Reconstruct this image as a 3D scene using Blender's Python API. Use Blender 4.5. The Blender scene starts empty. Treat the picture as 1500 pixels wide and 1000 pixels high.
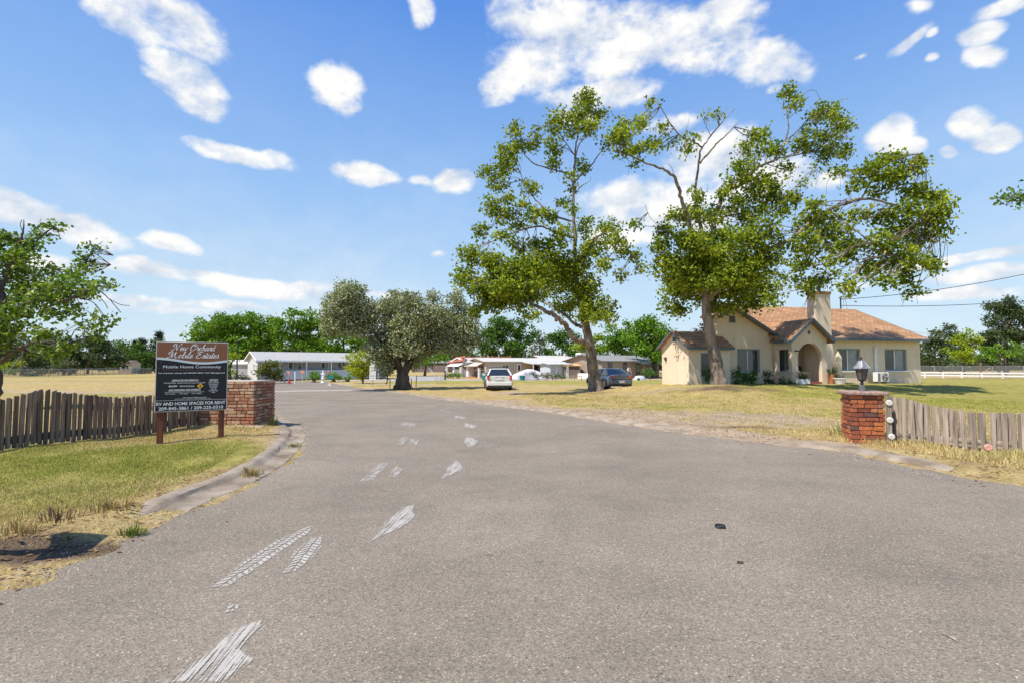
import bpy, math, random
import numpy as np
from mathutils import Vector, Matrix
from mathutils.geometry import tessellate_polygon, delaunay_2d_cdt

rng = np.random.default_rng(11)
random.seed(5)
scene = bpy.context.scene
COL = scene.collection
R = math.radians

# ------------------------------------------------------------------ camera model
CAMH = 1.4
TILT = math.atan(35 / 750.0)
CT, ST = math.cos(TILT), math.sin(TILT)


def ray(px, py):
    x, z = (px - 750) / 750.0, (500 - py) / 750.0
    return np.array([x, CT - z * ST, ST + z * CT])


def P(px, py, Y):
    """world point seen at photo pixel px,py lying at depth Y"""
    d = ray(px, py)
    t = Y / d[1]
    return np.array([d[0] * t, Y, CAMH + d[2] * t])


def sm(a, b, x):
    t = np.clip((np.asarray(x, float) - a) / (b - a), 0, 1)
    return t * t * (3 - 2 * t)


HOUSE_O, HOUSE_A = (24.7, 31.0), R(15)
HCA, HSA = math.cos(HOUSE_A), math.sin(HOUSE_A)


def house_local(x, y):
    dx, dy = x - HOUSE_O[0], y - HOUSE_O[1]
    return dx * HCA + dy * HSA, -dx * HSA + dy * HCA


def g(x, y):
    """height of the road / bare ground"""
    x = np.asarray(x, float); y = np.asarray(y, float)
    z = -0.35 * sm(14, 34, y) - 0.12 * sm(34, 80, y)
    lx, ly = house_local(x, y)
    ddx = np.maximum(np.maximum(-16 - lx, lx - 2), 0)
    ddy = np.maximum(np.maximum(-2.5 - ly, ly - 2.5), 0)
    d = np.hypot(ddx, ddy)
    return z + 0.6 * np.exp(-(d / 3.3) ** 2)


def G(px, py, off=0.0):
    """where the view ray of a photo pixel meets the ground"""
    d = ray(px, py)
    t = CAMH / max(-d[2], 1e-4)
    for _ in range(80):
        z = float(g(d[0] * t, d[1] * t)) + off
        t = t * 0.5 + 0.5 * (z - CAMH) / d[2]
    return np.array([d[0] * t, d[1] * t, CAMH + d[2] * t])


def GY(px, Y, off=0.08):
    """ground point in pixel column px at depth Y"""
    z = 0.0
    for _ in range(4):
        X = (px - 750) / 750.0 * (Y * CT + (z - CAMH) * ST)
        z = float(g(X, Y)) + off
    return np.array([X, Y, z])


# ------------------------------------------------------------------ object helpers
def tag(o, label=None, cat=None, group=None, kind=None):
    if label: o['label'] = label
    if cat: o['category'] = cat
    if group: o['group'] = group
    if kind: o['kind'] = kind
    return o


def thing(name, label, cat, loc=(0, 0, 0), rz=0.0, group=None):
    o = bpy.data.objects.new(name, None)
    o.empty_display_size = 0.3
    COL.objects.link(o)
    o.location = [float(v) for v in loc]
    o.rotation_euler = (0, 0, rz)
    return tag(o, label, cat, group)


def copy_tree(o, parent=None):
    c = o.copy()
    COL.objects.link(c)
    if parent is not None: c.parent = parent
    for ch in [k for k in bpy.data.objects if k.parent == o]:
        copy_tree(ch, c)
    return c


def wloc(o):
    v = Vector((0, 0, 0))
    while o is not None:
        v += Vector(o.location); o = o.parent
    return np.array(v)


def raw_mesh(name, V, F_loops, F_start, mats, matidx=None, smooth=False, tone=None):
    me = bpy.data.meshes.new(name)
    n = len(V)
    me.vertices.add(n)
    me.vertices.foreach_set('co', np.asarray(V, np.float32).ravel())
    me.loops.add(len(F_loops))
    me.loops.foreach_set('vertex_index', np.asarray(F_loops, np.int32))
    me.polygons.add(len(F_start))
    me.polygons.foreach_set('loop_start', np.asarray(F_start, np.int32))
    if matidx is not None:
        me.polygons.foreach_set('material_index', np.asarray(matidx, np.int32))
    for m in mats: me.materials.append(m)
    if tone is not None:
        if np.ndim(tone) == 1:
            at = me.attributes.new('tone', 'FLOAT', 'POINT')
            at.data.foreach_set('value', np.asarray(tone, np.float32))
        else:
            at = me.attributes.new('tone', 'FLOAT_COLOR', 'POINT')
            at.data.foreach_set('color', np.asarray(tone, np.float32).ravel())
    me.update(calc_edges=True)
    me.validate()
    if smooth: me.shade_smooth()
    else: me.shade_flat()
    return me


def link_mesh(name, me, parent=None):
    o = bpy.data.objects.new(name, me)
    COL.objects.link(o)
    if parent is not None: o.parent = parent
    return o


class MB:
    """collects shapes, builds them as one mesh object"""
    def __init__(s):
        s.v = []; s.f = []; s.m = []; s.mi = 0

    def mat(s, i):
        s.mi = i; return s

    def poly(s, pts, faces):
        b = len(s.v)
        s.v += [tuple(float(c) for c in p) for p in pts]
        for f in faces:
            s.f.append([b + i for i in f]); s.m.append(s.mi)
        return s

    def box(s, c, d, rz=0.0, rx=0.0, ry=0.0, taper=1.0):
        M = Matrix.Rotation(rz, 3, 'Z') @ Matrix.Rotation(ry, 3, 'Y') @ Matrix.Rotation(rx, 3, 'X')
        pts = []
        for z in (-.5, .5):
            k = taper if z > 0 else 1.0
            for x, y in ((-.5, -.5), (.5, -.5), (.5, .5), (-.5, .5)):
                pts.append(Vector(c) + M @ Vector((x * d[0] * k, y * d[1] * k, z * d[2])))
        return s.poly(pts, [(3, 2, 1, 0), (4, 5, 6, 7), (0, 1, 5, 4), (1, 2, 6, 5), (2, 3, 7, 6), (3, 0, 4, 7)])

    def b2(s, x0, x1, y0, y1, z0, z1):
        return s.box(((x0 + x1) / 2, (y0 + y1) / 2, (z0 + z1) / 2), (abs(x1 - x0), abs(y1 - y0), abs(z1 - z0)))

    def bar(s, p, q, w, h=None, n=None):
        """rectangular bar from p to q"""
        p, q = Vector(p), Vector(q); h = h or w
        d = (q - p).normalized()
        up = Vector((0, 0, 1)) if abs(d.z) < .95 else Vector((0, 1, 0))
        sx = d.cross(up).normalized(); su = sx.cross(d).normalized()
        pts = []
        for e in (p, q):
            for a, b in ((-.5, -.5), (.5, -.5), (.5, .5), (-.5, .5)):
                pts.append(e + sx * a * w + su * b * h)
        return s.poly(pts, [(0, 1, 2, 3), (7, 6, 5, 4), (0, 4, 5, 1), (1, 5, 6, 2), (2, 6, 7, 3), (3, 7, 4, 0)])

    def tube(s, path, radii, n=8, cap=True, wob=0.0):
        path = [Vector([float(c) for c in p]) for p in path]
        if not hasattr(radii, '__len__'): radii = [radii] * len(path)
        b = len(s.v); prev = None
        for i, p in enumerate(path):
            a = path[max(i - 1, 0)]; c = path[min(i + 1, len(path) - 1)]
            d = (c - a)
            d = d.normalized() if d.length > 1e-9 else Vector((0, 0, 1))
            if prev is None:
                ref = Vector((1, 0, 0)) if abs(d.x) < .8 else Vector((0, 1, 0))
                u = d.cross(ref).normalized()
            else:
                u = (prev - d * prev.dot(d))
                u = u.normalized() if u.length > 1e-6 else d.orthogonal().normalized()
            prev = u; w = d.cross(u)
            for k in range(n):
                t = 2 * math.pi * k / n
                r = radii[i] * (1 + (random.uniform(-wob, wob) if wob else 0))
                s.v.append(tuple(p + (u * math.cos(t) + w * math.sin(t)) * r))
        for i in range(len(path) - 1):
            for k in range(n):
                k2 = (k + 1) % n
                s.f.append([b + i * n + k, b + i * n + k2, b + (i + 1) * n + k2, b + (i + 1) * n + k]); s.m.append(s.mi)
        if cap:
            s.f.append([b + k for k in range(n)][::-1]); s.m.append(s.mi)
            e = b + (len(path) - 1) * n
            s.f.append([e + k for k in range(n)]); s.m.append(s.mi)
        return s

    def cyl(s, p, q, r, r2=None, n=16):
        return s.tube([p, q], [r, r if r2 is None else r2], n)

    def lathe(s, prof, c=(0, 0, 0), n=20, M=None):
        b = len(s.v)
        for r, z in prof:
            for k in range(n):
                t = 2 * math.pi * k / n
                v = Vector((r * math.cos(t), r * math.sin(t), z))
                if M is not None: v = M @ v
                s.v.append(tuple(v + Vector(c)))
        for i in range(len(prof) - 1):
            for k in range(n):
                k2 = (k + 1) % n
                s.f.append([b + i * n + k, b + i * n + k2, b + (i + 1) * n + k2, b + (i + 1) * n + k]); s.m.append(s.mi)
        if prof[0][0] > 1e-6: s.f.append([b + k for k in range(n)][::-1]); s.m.append(s.mi)
        if prof[-1][0] > 1e-6:
            e = b + (len(prof) - 1) * n
            s.f.append([e + k for k in range(n)]); s.m.append(s.mi)
        return s

    def prism(s, front, back):
        """solid between two matching (possibly concave) outlines"""
        n = len(front)
        tris = tessellate_polygon([[Vector(p) for p in front]])
        b = len(s.v)
        s.v += [tuple(float(c) for c in p) for p in front] + [tuple(float(c) for c in p) for p in back]
        for t in tris:
            s.f.append([b + i for i in t]); s.m.append(s.mi)
            s.f.append([b + n + i for i in t][::-1]); s.m.append(s.mi)
        for i in range(n):
            j = (i + 1) % n
            s.f.append([b + i, b + j, b + n + j, b + n + i]); s.m.append(s.mi)
        return s

    def sphere(s, c, r, n=12, m=8, sc=(1, 1, 1)):
        prof = [(max(r * math.sin(math.pi * i / m), 0), -r * math.cos(math.pi * i / m)) for i in range(m + 1)]
        return s.lathe(prof, c, n, Matrix.Diagonal(Vector(sc)))

    def build(s, name, mats, parent=None, world=False, smooth=None, bevel=0, fix=True):
        if not isinstance(mats, (list, tuple)): mats = [mats]
        V = np.array(s.v, float).reshape(-1, 3)
        if world and parent is not None: V = V - wloc(parent)
        loops = [i for f in s.f for i in f]
        st = np.cumsum([0] + [len(f) for f in s.f[:-1]])
        me = raw_mesh(name, V, loops, st, mats, s.m)
        if fix:
            import bmesh
            bm = bmesh.new(); bm.from_mesh(me)
            bmesh.ops.recalc_face_normals(bm, faces=bm.faces)
            bm.to_mesh(me); bm.free()
        if smooth is not None:
            me.shade_smooth()
            me.set_sharp_from_angle(angle=R(smooth))
        else:
            me.shade_flat()
        o = link_mesh(name, me, parent)
        if bevel:
            md = o.modifiers.new('bevel', 'BEVEL'); md.width = bevel; md.segments = 2; md.limit_method = 'ANGLE'
            md.angle_limit = R(40)
        return o

    def solo(s, name, mats, label, cat, base=None, group=None, kind=None, **kw):
        """a top-level thing that is one mesh; origin moved to its base"""
        V = np.array(s.v, float)
        if base is None:
            base = np.array([(V[:, 0].min() + V[:, 0].max()) / 2, (V[:, 1].min() + V[:, 1].max()) / 2, V[:, 2].min()])
        s.v = [tuple(p) for p in (V - np.array(base))]
        o = s.build(name, mats, **kw)
        o.location = [float(b) for b in base]
        return tag(o, label, cat, group, kind)


def spline(pts, k=5):
    """Catmull-Rom through points (any dimension)"""
    p = [np.asarray(q, float) for q in pts]
    if len(p) < 3:
        return [p[0] + (p[-1] - p[0]) * t for t in np.linspace(0, 1, k + 1)]
    p = [2 * p[0] - p[1]] + p + [2 * p[-1] - p[-2]]
    out = []
    for i in range(1, len(p) - 2):
        a, b, c, d = p[i - 1:i + 3]
        for t in np.linspace(0, 1, k, endpoint=False):
            out.append(.5 * ((2 * b) + (c - a) * t + (2 * a - 5 * b + 4 * c - d) * t * t + (3 * b - a - 3 * c + d) * t ** 3))
    out.append(p[-2])
    return out


# ------------------------------------------------------------------ materials
class NT:
    def __init__(s, m):
        s.t = m.node_tree; s.n = s.t.nodes; s.l = s.t.links

    def new(s, typ, **kw):
        nd = s.n.new(typ)
        for k, v in kw.items():
            if k in ('ins',):
                for a, b in v.items():
                    if hasattr(b, 'is_output') or isinstance(b, bpy.types.NodeSocket): s.l.new(b, nd.inputs[a])
                    else: nd.inputs[a].default_value = b
            else: setattr(nd, k, v)
        return nd

    def noise(s, vec, scale, detail=4, rough=.55, dist=0.0):
        nd = s.new('ShaderNodeTexNoise', ins={'Scale': scale, 'Detail': detail, 'Roughness': rough, 'Distortion': dist})
        if vec is not None: s.l.new(vec, nd.inputs['Vector'])
        return nd.outputs['Fac']

    def math(s, op, a, b=None, c=None, clamp=False):
        nd = s.new('ShaderNodeMath', operation=op); nd.use_clamp = clamp
        for i, q in enumerate((a, b, c)):
            if q is None: continue
            if isinstance(q, bpy.types.NodeSocket): s.l.new(q, nd.inputs[i])
            else: nd.inputs[i].default_value = q
        return nd.outputs[0]

    def mix(s, fac, a, b, blend='MIX'):
        nd = s.new('ShaderNodeMix', data_type='RGBA', blend_type=blend)
        for i, q in ((0, fac), (6, a), (7, b)):
            if isinstance(q, bpy.types.NodeSocket): s.l.new(q, nd.inputs[i])
            else: nd.inputs[i].default_value = (*q, 1) if hasattr(q, '__len__') and len(q) == 3 else q
        return nd.outputs[2]

    def ramp(s, fac, stops, interp='LINEAR'):
        nd = s.new('ShaderNodeValToRGB')
        cr = nd.color_ramp; cr.interpolation = interp
        while len(cr.elements) > 1: cr.elements.remove(cr.elements[-1])
        for i, (p, c) in enumerate(stops):
            e = cr.elements[0] if i == 0 else cr.elements.new(p)
            e.position = p
            e.color = (c, c, c, 1) if not hasattr(c, '__len__') else (*c, 1)
        s.l.new(fac, nd.inputs[0])
        return nd.outputs[0]

    def maprange(s, v, a, b, c=0.0, d=1.0, smooth=False):
        nd = s.new('ShaderNodeMapRange')
        if smooth: nd.interpolation_type = 'SMOOTHSTEP'
        s.l.new(v, nd.inputs[0])
        for i, q in enumerate((a, b, c, d)): nd.inputs[i + 1].default_value = q
        return nd.outputs[0]

    def bump(s, h, strength, dist=0.02):
        nd = s.new('ShaderNodeBump', ins={'Strength': strength, 'Distance': dist, 'Height': h})
        return nd.outputs[0]


def new_mat(name):
    m = bpy.data.materials.new(name); m.use_nodes = True
    t = NT(m)
    b = t.n['Principled BSDF']
    return m, t, b


def pm(name, col, rough=.8, var=.12, scale=3.0, bump=0.0, bscale=60, metal=0.0, spec=.4, stretch=None, col2=None, coat=0.0, island=0.0):
    """principled material with procedural colour variation and optional bump"""
    m, t, b = new_mat(name)
    tc = t.new('ShaderNodeTexCoord').outputs['Object']
    if stretch:
        mp = t.new('ShaderNodeMapping'); mp.inputs['Scale'].default_value = stretch
        t.l.new(tc, mp.inputs[0]); tc = mp.outputs[0]
    n1 = t.noise(tc, scale, 5, .62)
    c2 = col2 if col2 else tuple(max(0, c * (1 - 2.2 * var)) for c in col)
    c1 = tuple(min(1, c * (1 + var)) for c in col)
    c = t.ramp(n1, [(.32, c2), (.62, c1)])
    if island:
        rnd = t.new('ShaderNodeNewGeometry').outputs['Random Per Island']
        k = t.maprange(rnd, 0, 1, 1 - island, 1 + island)
        cc = t.new('ShaderNodeCombineColor', ins={0: k, 1: k, 2: k})
        c = t.mix(1.0, c, cc.outputs[0], 'MULTIPLY')
    t.l.new(c, b.inputs['Base Color'])
    b.inputs['Roughness'].default_value = rough
    b.inputs['Metallic'].default_value = metal
    b.inputs['Specular IOR Level'].default_value = spec
    b.inputs['Coat Weight'].default_value = coat
    if bump:
        t.l.new(t.bump(t.noise(tc, bscale, 5, .65), bump, .02), b.inputs['Normal'])
    return m


def leaf_mat(name, stops, trans=.35, gloss=.35, rough=.5):
    """foliage: colour differs leaf by leaf and clump by clump"""
    m, t, b = new_mat(name)
    t.n.remove(b)
    rnd = t.new('ShaderNodeNewGeometry').outputs['Random Per Island']
    tone = t.new('ShaderNodeAttribute', attribute_name='tone').outputs['Fac']
    f = t.math('ADD', t.math('MULTIPLY', rnd, .55), t.math('MULTIPLY', tone, .45))
    c = t.ramp(f, stops)
    pb = t.new('ShaderNodeBsdfPrincipled')
    t.l.new(c, pb.inputs['Base Color'])
    pb.inputs['Roughness'].default_value = rough
    pb.inputs['Specular IOR Level'].default_value = gloss
    tr = t.new('ShaderNodeBsdfTranslucent')
    c2 = t.mix(1.0, c, (1.25, 1.25, .5), 'MULTIPLY')
    t.l.new(c2, tr.inputs['Color'])
    mx = t.new('ShaderNodeMixShader', ins={0: trans})
    t.l.new(pb.outputs[0], mx.inputs[1]); t.l.new(tr.outputs[0], mx.inputs[2])
    t.l.new(mx.outputs[0], t.n['Material Output'].inputs[0])
    return m


def leaves_mesh(name, C, size, mat, tone, up=.5, aspect=.8, fold=.25):
    """one kite-shaped folded leaf per centre"""
    n = len(C)
    size = np.broadcast_to(size, (n,)) * rng.uniform(.65, 1.25, n)
    N = rng.normal(size=(n, 3)); N[:, 2] += up * rng.choice([1, 1, 1, -.4], n) * 1.4
    N /= np.linalg.norm(N, axis=1)[:, None]
    T = rng.normal(size=(n, 3)); T[:, 2] -= .5
    T -= N * (T * N).sum(1)[:, None]; T /= np.linalg.norm(T, axis=1)[:, None]
    B = np.cross(N, T)
    s = size[:, None]
    v0 = C - T * s * .5
    v2 = C + T * s * .5
    w = aspect * .5
    v1 = C - T * s * .08 + B * s * w + N * s * fold
    v3 = C - T * s * .08 - B * s * w + N * s * fold
    V = np.stack([v0, v1, v2, v3], 1).reshape(-1, 3)
    idx = np.arange(n)[:, None] * 4
    loops = np.concatenate([idx + np.array([0, 1, 2]), idx + np.array([0, 2, 3])], 1).ravel()
    st = np.arange(2 * n) * 3
    return raw_mesh(name, V, loops, st, [mat], tone=np.repeat(tone, 4))


def ball(n):
    d = rng.normal(size=(n, 3)); d /= np.linalg.norm(d, axis=1)[:, None]
    return d * (rng.uniform(0, 1, n) ** .42)[:, None]
# ------------------------------------------------------------------ palette
M = {}
M['bark'] = pm('sycamore bark', (.235, .19, .145), .9, .28, 3.0, .9, 9, col2=(.06, .046, .036), stretch=(1, 1, .45))
M['bark_pale'] = pm('pale bark', (.30, .25, .19), .9, .25, 2.2, .6, 9, col2=(.12, .095, .07), stretch=(1, 1, .35))
M['bark_dark'] = pm('dark bark', (.09, .075, .06), .95, .3, 2.5, .8, 9, stretch=(1, 1, .3))
M['leaf_syc'] = leaf_mat('sycamore leaf', [(.0, (.04, .072, .008)), (.35, (.14, .205, .016)), (.7, (.32, .385, .03)), (1, (.60, .60, .08))], .4, .22, .6)
M['leaf_left'] = leaf_mat('bright broad leaf', [(0, (0.047, 0.101, 0.014)), (.5, (0.135, 0.23, 0.022)), (1, (0.338, 0.419, 0.054))], .36, .45, .42)
M['leaf_olive'] = leaf_mat('olive leaf', [(0, (.10, .13, .06)), (.5, (.27, .30, .15)), (1, (.55, .56, .34))], .2, .4, .55)
M['leaf_olive2'] = leaf_mat('dusty olive leaf', [(0, (0.102, 0.1, 0.06)), (.5, (0.216, 0.21, 0.132)), (1, (0.408, 0.39, 0.27))], .15, .35, .6)
M['leaf_bright'] = leaf_mat('bright tree leaf', [(0, (0.045, 0.112, 0.009)), (.5, (0.128, 0.255, 0.018)), (1, (0.285, 0.435, 0.033))], .35, .3, .5)
M['leaf_mid'] = leaf_mat('mid green leaf', [(0, (0.03, 0.081, 0.011)), (.5, (0.074, 0.162, 0.019)), (1, (0.162, 0.27, 0.041))], .3, .3, .5)
M['leaf_dark'] = leaf_mat('oak leaf', [(0, (0.031, 0.052, 0.018)), (.5, (0.065, 0.101, 0.034)), (1, (0.143, 0.176, 0.065))], .2, .3, .55)
M['leaf_grey'] = leaf_mat('grey green leaf', [(0, (.06, .075, .045)), (.5, (.12, .14, .085)), (1, (.22, .24, .155))], .2, .3, .6)
M['leaf_lime'] = leaf_mat('lime leaf', [(0, (0.12, 0.192, 0.007)), (.5, (0.264, 0.348, 0.014)), (1, (0.432, 0.48, 0.036))], .4, .3, .5)
M['leaf_yellow'] = leaf_mat('yellow green leaf', [(0, (.16, .21, .008)), (.5, (.36, .42, .016)), (1, (.60, .60, .05))], .35, .3, .5)
M['leaf_rust'] = leaf_mat('photinia leaf', [(0, (.05, .08, .015)), (.5, (.14, .18, .03)), (.75, (.27, .22, .04)), (1, (.42, .15, .04))], .25, .4, .5)
M['leaf_plum'] = leaf_mat('plum leaf', [(0, (.03, .018, .022)), (1, (.12, .05, .05))], .2, .3, .5)
M['needle'] = leaf_mat('conifer needle', [(0, (.012, .024, .012)), (1, (.045, .065, .03))], .1, .2, .7)

M['stucco'] = pm('cream stucco', (.75, .605, .435), .92, .08, .8, .3, 30)
M['roof_tile'] = None
M['teal_trim'] = pm('slate blue painted trim', (.10, .135, .16), .55, .1, 4)
M['window_frame'] = pm('grey blue window frame', (.20, .27, .31), .5, .08, 4)
M['glass'] = pm('dark window glass', (.035, .042, .045), .06, .15, 1.2, spec=.9)
M['glass_green'] = pm('screened window glass', (.07, .085, .08), .3, .15, 1.5, spec=.6)
M['curtain'] = pm('pale curtain glass', (.24, .27, .26), .25, .1, 2, spec=.6)
M['white_paint'] = pm('white paint', (.78, .77, .74), .55, .05, 3)
M['white_metal'] = pm('white coated metal', (.80, .80, .78), .4, .04, 3)
M['red_step'] = pm('red painted concrete', (.34, .10, .075), .8, .15, 4, .2)
M['terracotta'] = pm('terracotta', (.45, .18, .08), .8, .1, 4)
M['black'] = pm('black plastic', (.012, .012, .013), .5, .1, 3)
M['dark_metal'] = pm('dark painted metal', (.02, .02, .022), .45, .1, 3, spec=.5)
M['grey_metal'] = pm('weathered grey metal', (.17, .17, .17), .5, .15, 6, metal=.3)
M['galv'] = pm('galvanised metal', (.45, .46, .47), .45, .12, 5, metal=.6)
M['lamp_metal'] = pm('weathered pewter lantern', (.30, .29, .30), .45, .2, 12, metal=.5)
M['brown_sign'] = pm('brown sign face', (.235, .095, .045), .5, .04, 2)
M['black_sign'] = pm('black sign face', (.011, .013, .018), .42, .1, 2, spec=.35)
M['white_ink'] = pm('white sign lettering', (.82, .82, .82), .5, .02, 2)
M['grey_ink'] = pm('pale blue sign wave', (.62, .68, .70), .5, .03, 2)
M['rule_ink'] = pm('brown sign rule', (.25, .08, .06), .5, .03, 2)
M['yellow_ink'] = pm('amber warning face', (.80, .42, .03), .5, .03, 2)
M['sign_edge'] = pm('aluminium sign edge', (.52, .50, .46), .5, .05, 4)
M['stained_wood'] = pm('red brown stained post', (.16, .05, .025), .75, .3, 5, .4, 30, stretch=(4, 4, .5))
M['fence_wood'] = pm('weathered dark fence board', (.21, .15, .108), .9, .3, 5, .5, 30, stretch=(5, 5, .35), island=.35)
M['fence_wood2'] = pm('weathered silver fence board', (.32, .262, .208), .9, .3, 5, .5, 30, stretch=(5, 5, .35), col2=(.15, .118, .092), island=.3)
M['mortar'] = pm('old mortar', (.13, .105, .085), .95, .2, 8, .4, 40)
M['concrete'] = pm('weathered concrete', (.40, .365, .32), .92, .16, 2.2, .35, 40, col2=(.25, .215, .175))
M['cap_stone'] = pm('pinkish exposed aggregate cap', (.36, .24, .20), .95, .25, 28, .6, 60, col2=(.17, .105, .085))
M['reflector'] = pm('dull white reflector', (.62, .60, .55), .5, .1, 20)
M['reflector_red'] = pm('faded red reflector', (.55, .20, .13), .5, .25, 30, col2=(.6, .5, .45))
M['red'] = pm('red plastic', (.50, .035, .03), .5, .1, 4)
M['teal'] = pm('teal plastic', (.02, .20, .19), .45, .1, 4)
M['tarp'] = pm('white lilac car cover', (.66, .62, .66), .6, .12, 1.6, .3, 6)
M['grey_home'] = pm('pale grey siding', (.46, .46, .47), .75, .06, 2)
M['blue_panel'] = pm('pale blue grey panel', (.50, .55, .62), .7, .05, 1.5)
M['white_siding'] = pm('white siding', (.74, .74, .74), .65, .04, 2)
M['beige_home'] = pm('beige siding', (.50, .42, .33), .8, .05, 1.5)
M['brown_home'] = pm('tan brown siding', (.34, .265, .195), .85, .07, 1.5)
M['dark_brown'] = pm('dark brown board', (.10, .075, .06), .85, .12, 2)
M['taupe'] = pm('taupe panel', (.20, .155, .15), .8, .08, 2)
M['metal_roof'] = pm('cream metal roof', (.55, .535, .49), .5, .06, 2)
M['red_roof'] = pm('red tile roof', (.38, .11, .065), .85, .15, 3)
M['shingle_grey'] = pm('grey shingle', (.24, .24, .235), .9, .15, 3, .3, 12)
M['dark_awning'] = pm('dark green metal awning', (.045, .055, .055), .45, .2, 3)
M['orange_wall'] = pm('pale orange siding', (.62, .36, .15), .8, .06, 2)
M['skin'] = pm('skin', (.45, .27, .19), .6, .05, 6)
M['denim'] = pm('blue denim', (.10, .15, .27), .85, .15, 12)
M['shirt'] = pm('white shirt', (.75, .75, .77), .85, .06, 8)
M['hair'] = pm('dark hair', (.05, .035, .025), .7, .2, 20)
M['rubber'] = pm('tyre rubber', (.016, .016, .017), .85, .15, 10)
M['alloy'] = pm('alloy rim', (.45, .46, .48), .3, .08, 6, metal=.7)
M['car_white'] = pm('silver white car paint', (.66, .67, .66), .28, .03, 2, coat=.6)
M['car_grey'] = pm('graphite car paint', (.17, .185, .215), .28, .05, 2, coat=.7, metal=.35)
M['car_trim'] = pm('car trim', (.022, .022, .024), .5, .1, 4)
M['car_under'] = pm('beige lower cladding', (.35, .33, .29), .5, .05, 3)
M['car_glass'] = pm('tinted car glass', (.018, .024, .026), .05, .1, 2, spec=1.0)
M['tail_red'] = pm('tail lamp lens', (.42, .02, .025), .15, .1, 6, spec=.7)
M['tail_clear'] = pm('clear lamp lens', (.55, .40, .40), .15, .1, 6, spec=.7)
M['plate'] = pm('licence plate', (.70, .70, .68), .5, .08, 10)
M['wire'] = pm('dark cable', (.03, .03, .034), .7, .1, 3)
M['pole_wood'] = pm('weathered pole wood', (.20, .135, .085), .9, .2, 4, .3, 30, stretch=(3, 3, .4))
M['mulch'] = pm('gravel chip', (.3, .27, .23), .95, .3, 20)
M['stone'] = pm('pale stone', (.48, .45, .40), .9, .15, 8, .3)


def brick_mat(name, stops):
    m, t, b = new_mat(name)
    tc = t.new('ShaderNodeTexCoord').outputs['Object']
    rnd = t.new('ShaderNodeNewGeometry').outputs['Random Per Island']
    n = t.noise(tc, 26, 5, .7)
    c = t.ramp(rnd, stops)
    dirt = t.ramp(n, [(.36, .45), (.62, 1.12)])
    c = t.mix(.8, c, dirt, 'MULTIPLY')
    t.l.new(c, b.inputs['Base Color'])
    b.inputs['Roughness'].default_value = .92
    t.l.new(t.bump(t.noise(tc, 55, 5, .7), .8, .01), b.inputs['Normal'])
    return m


M['brick'] = brick_mat('old red brick', [(0, (.30, .12, .07)), (.35, (.42, .19, .105)), (.6, (.50, .29, .175)), (.8, (.55, .37, .24)), (.92, (.36, .17, .10)), (1, (.46, .13, .055))])
M['brick_orange'] = brick_mat('clinker brick', [(0, (.21, .062, .035)), (.3, (.34, .095, .045)), (.6, (.46, .135, .05)), (.8, (.55, .18, .055)), (.93, (.27, .16, .12)), (1, (.12, .05, .04))])


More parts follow.
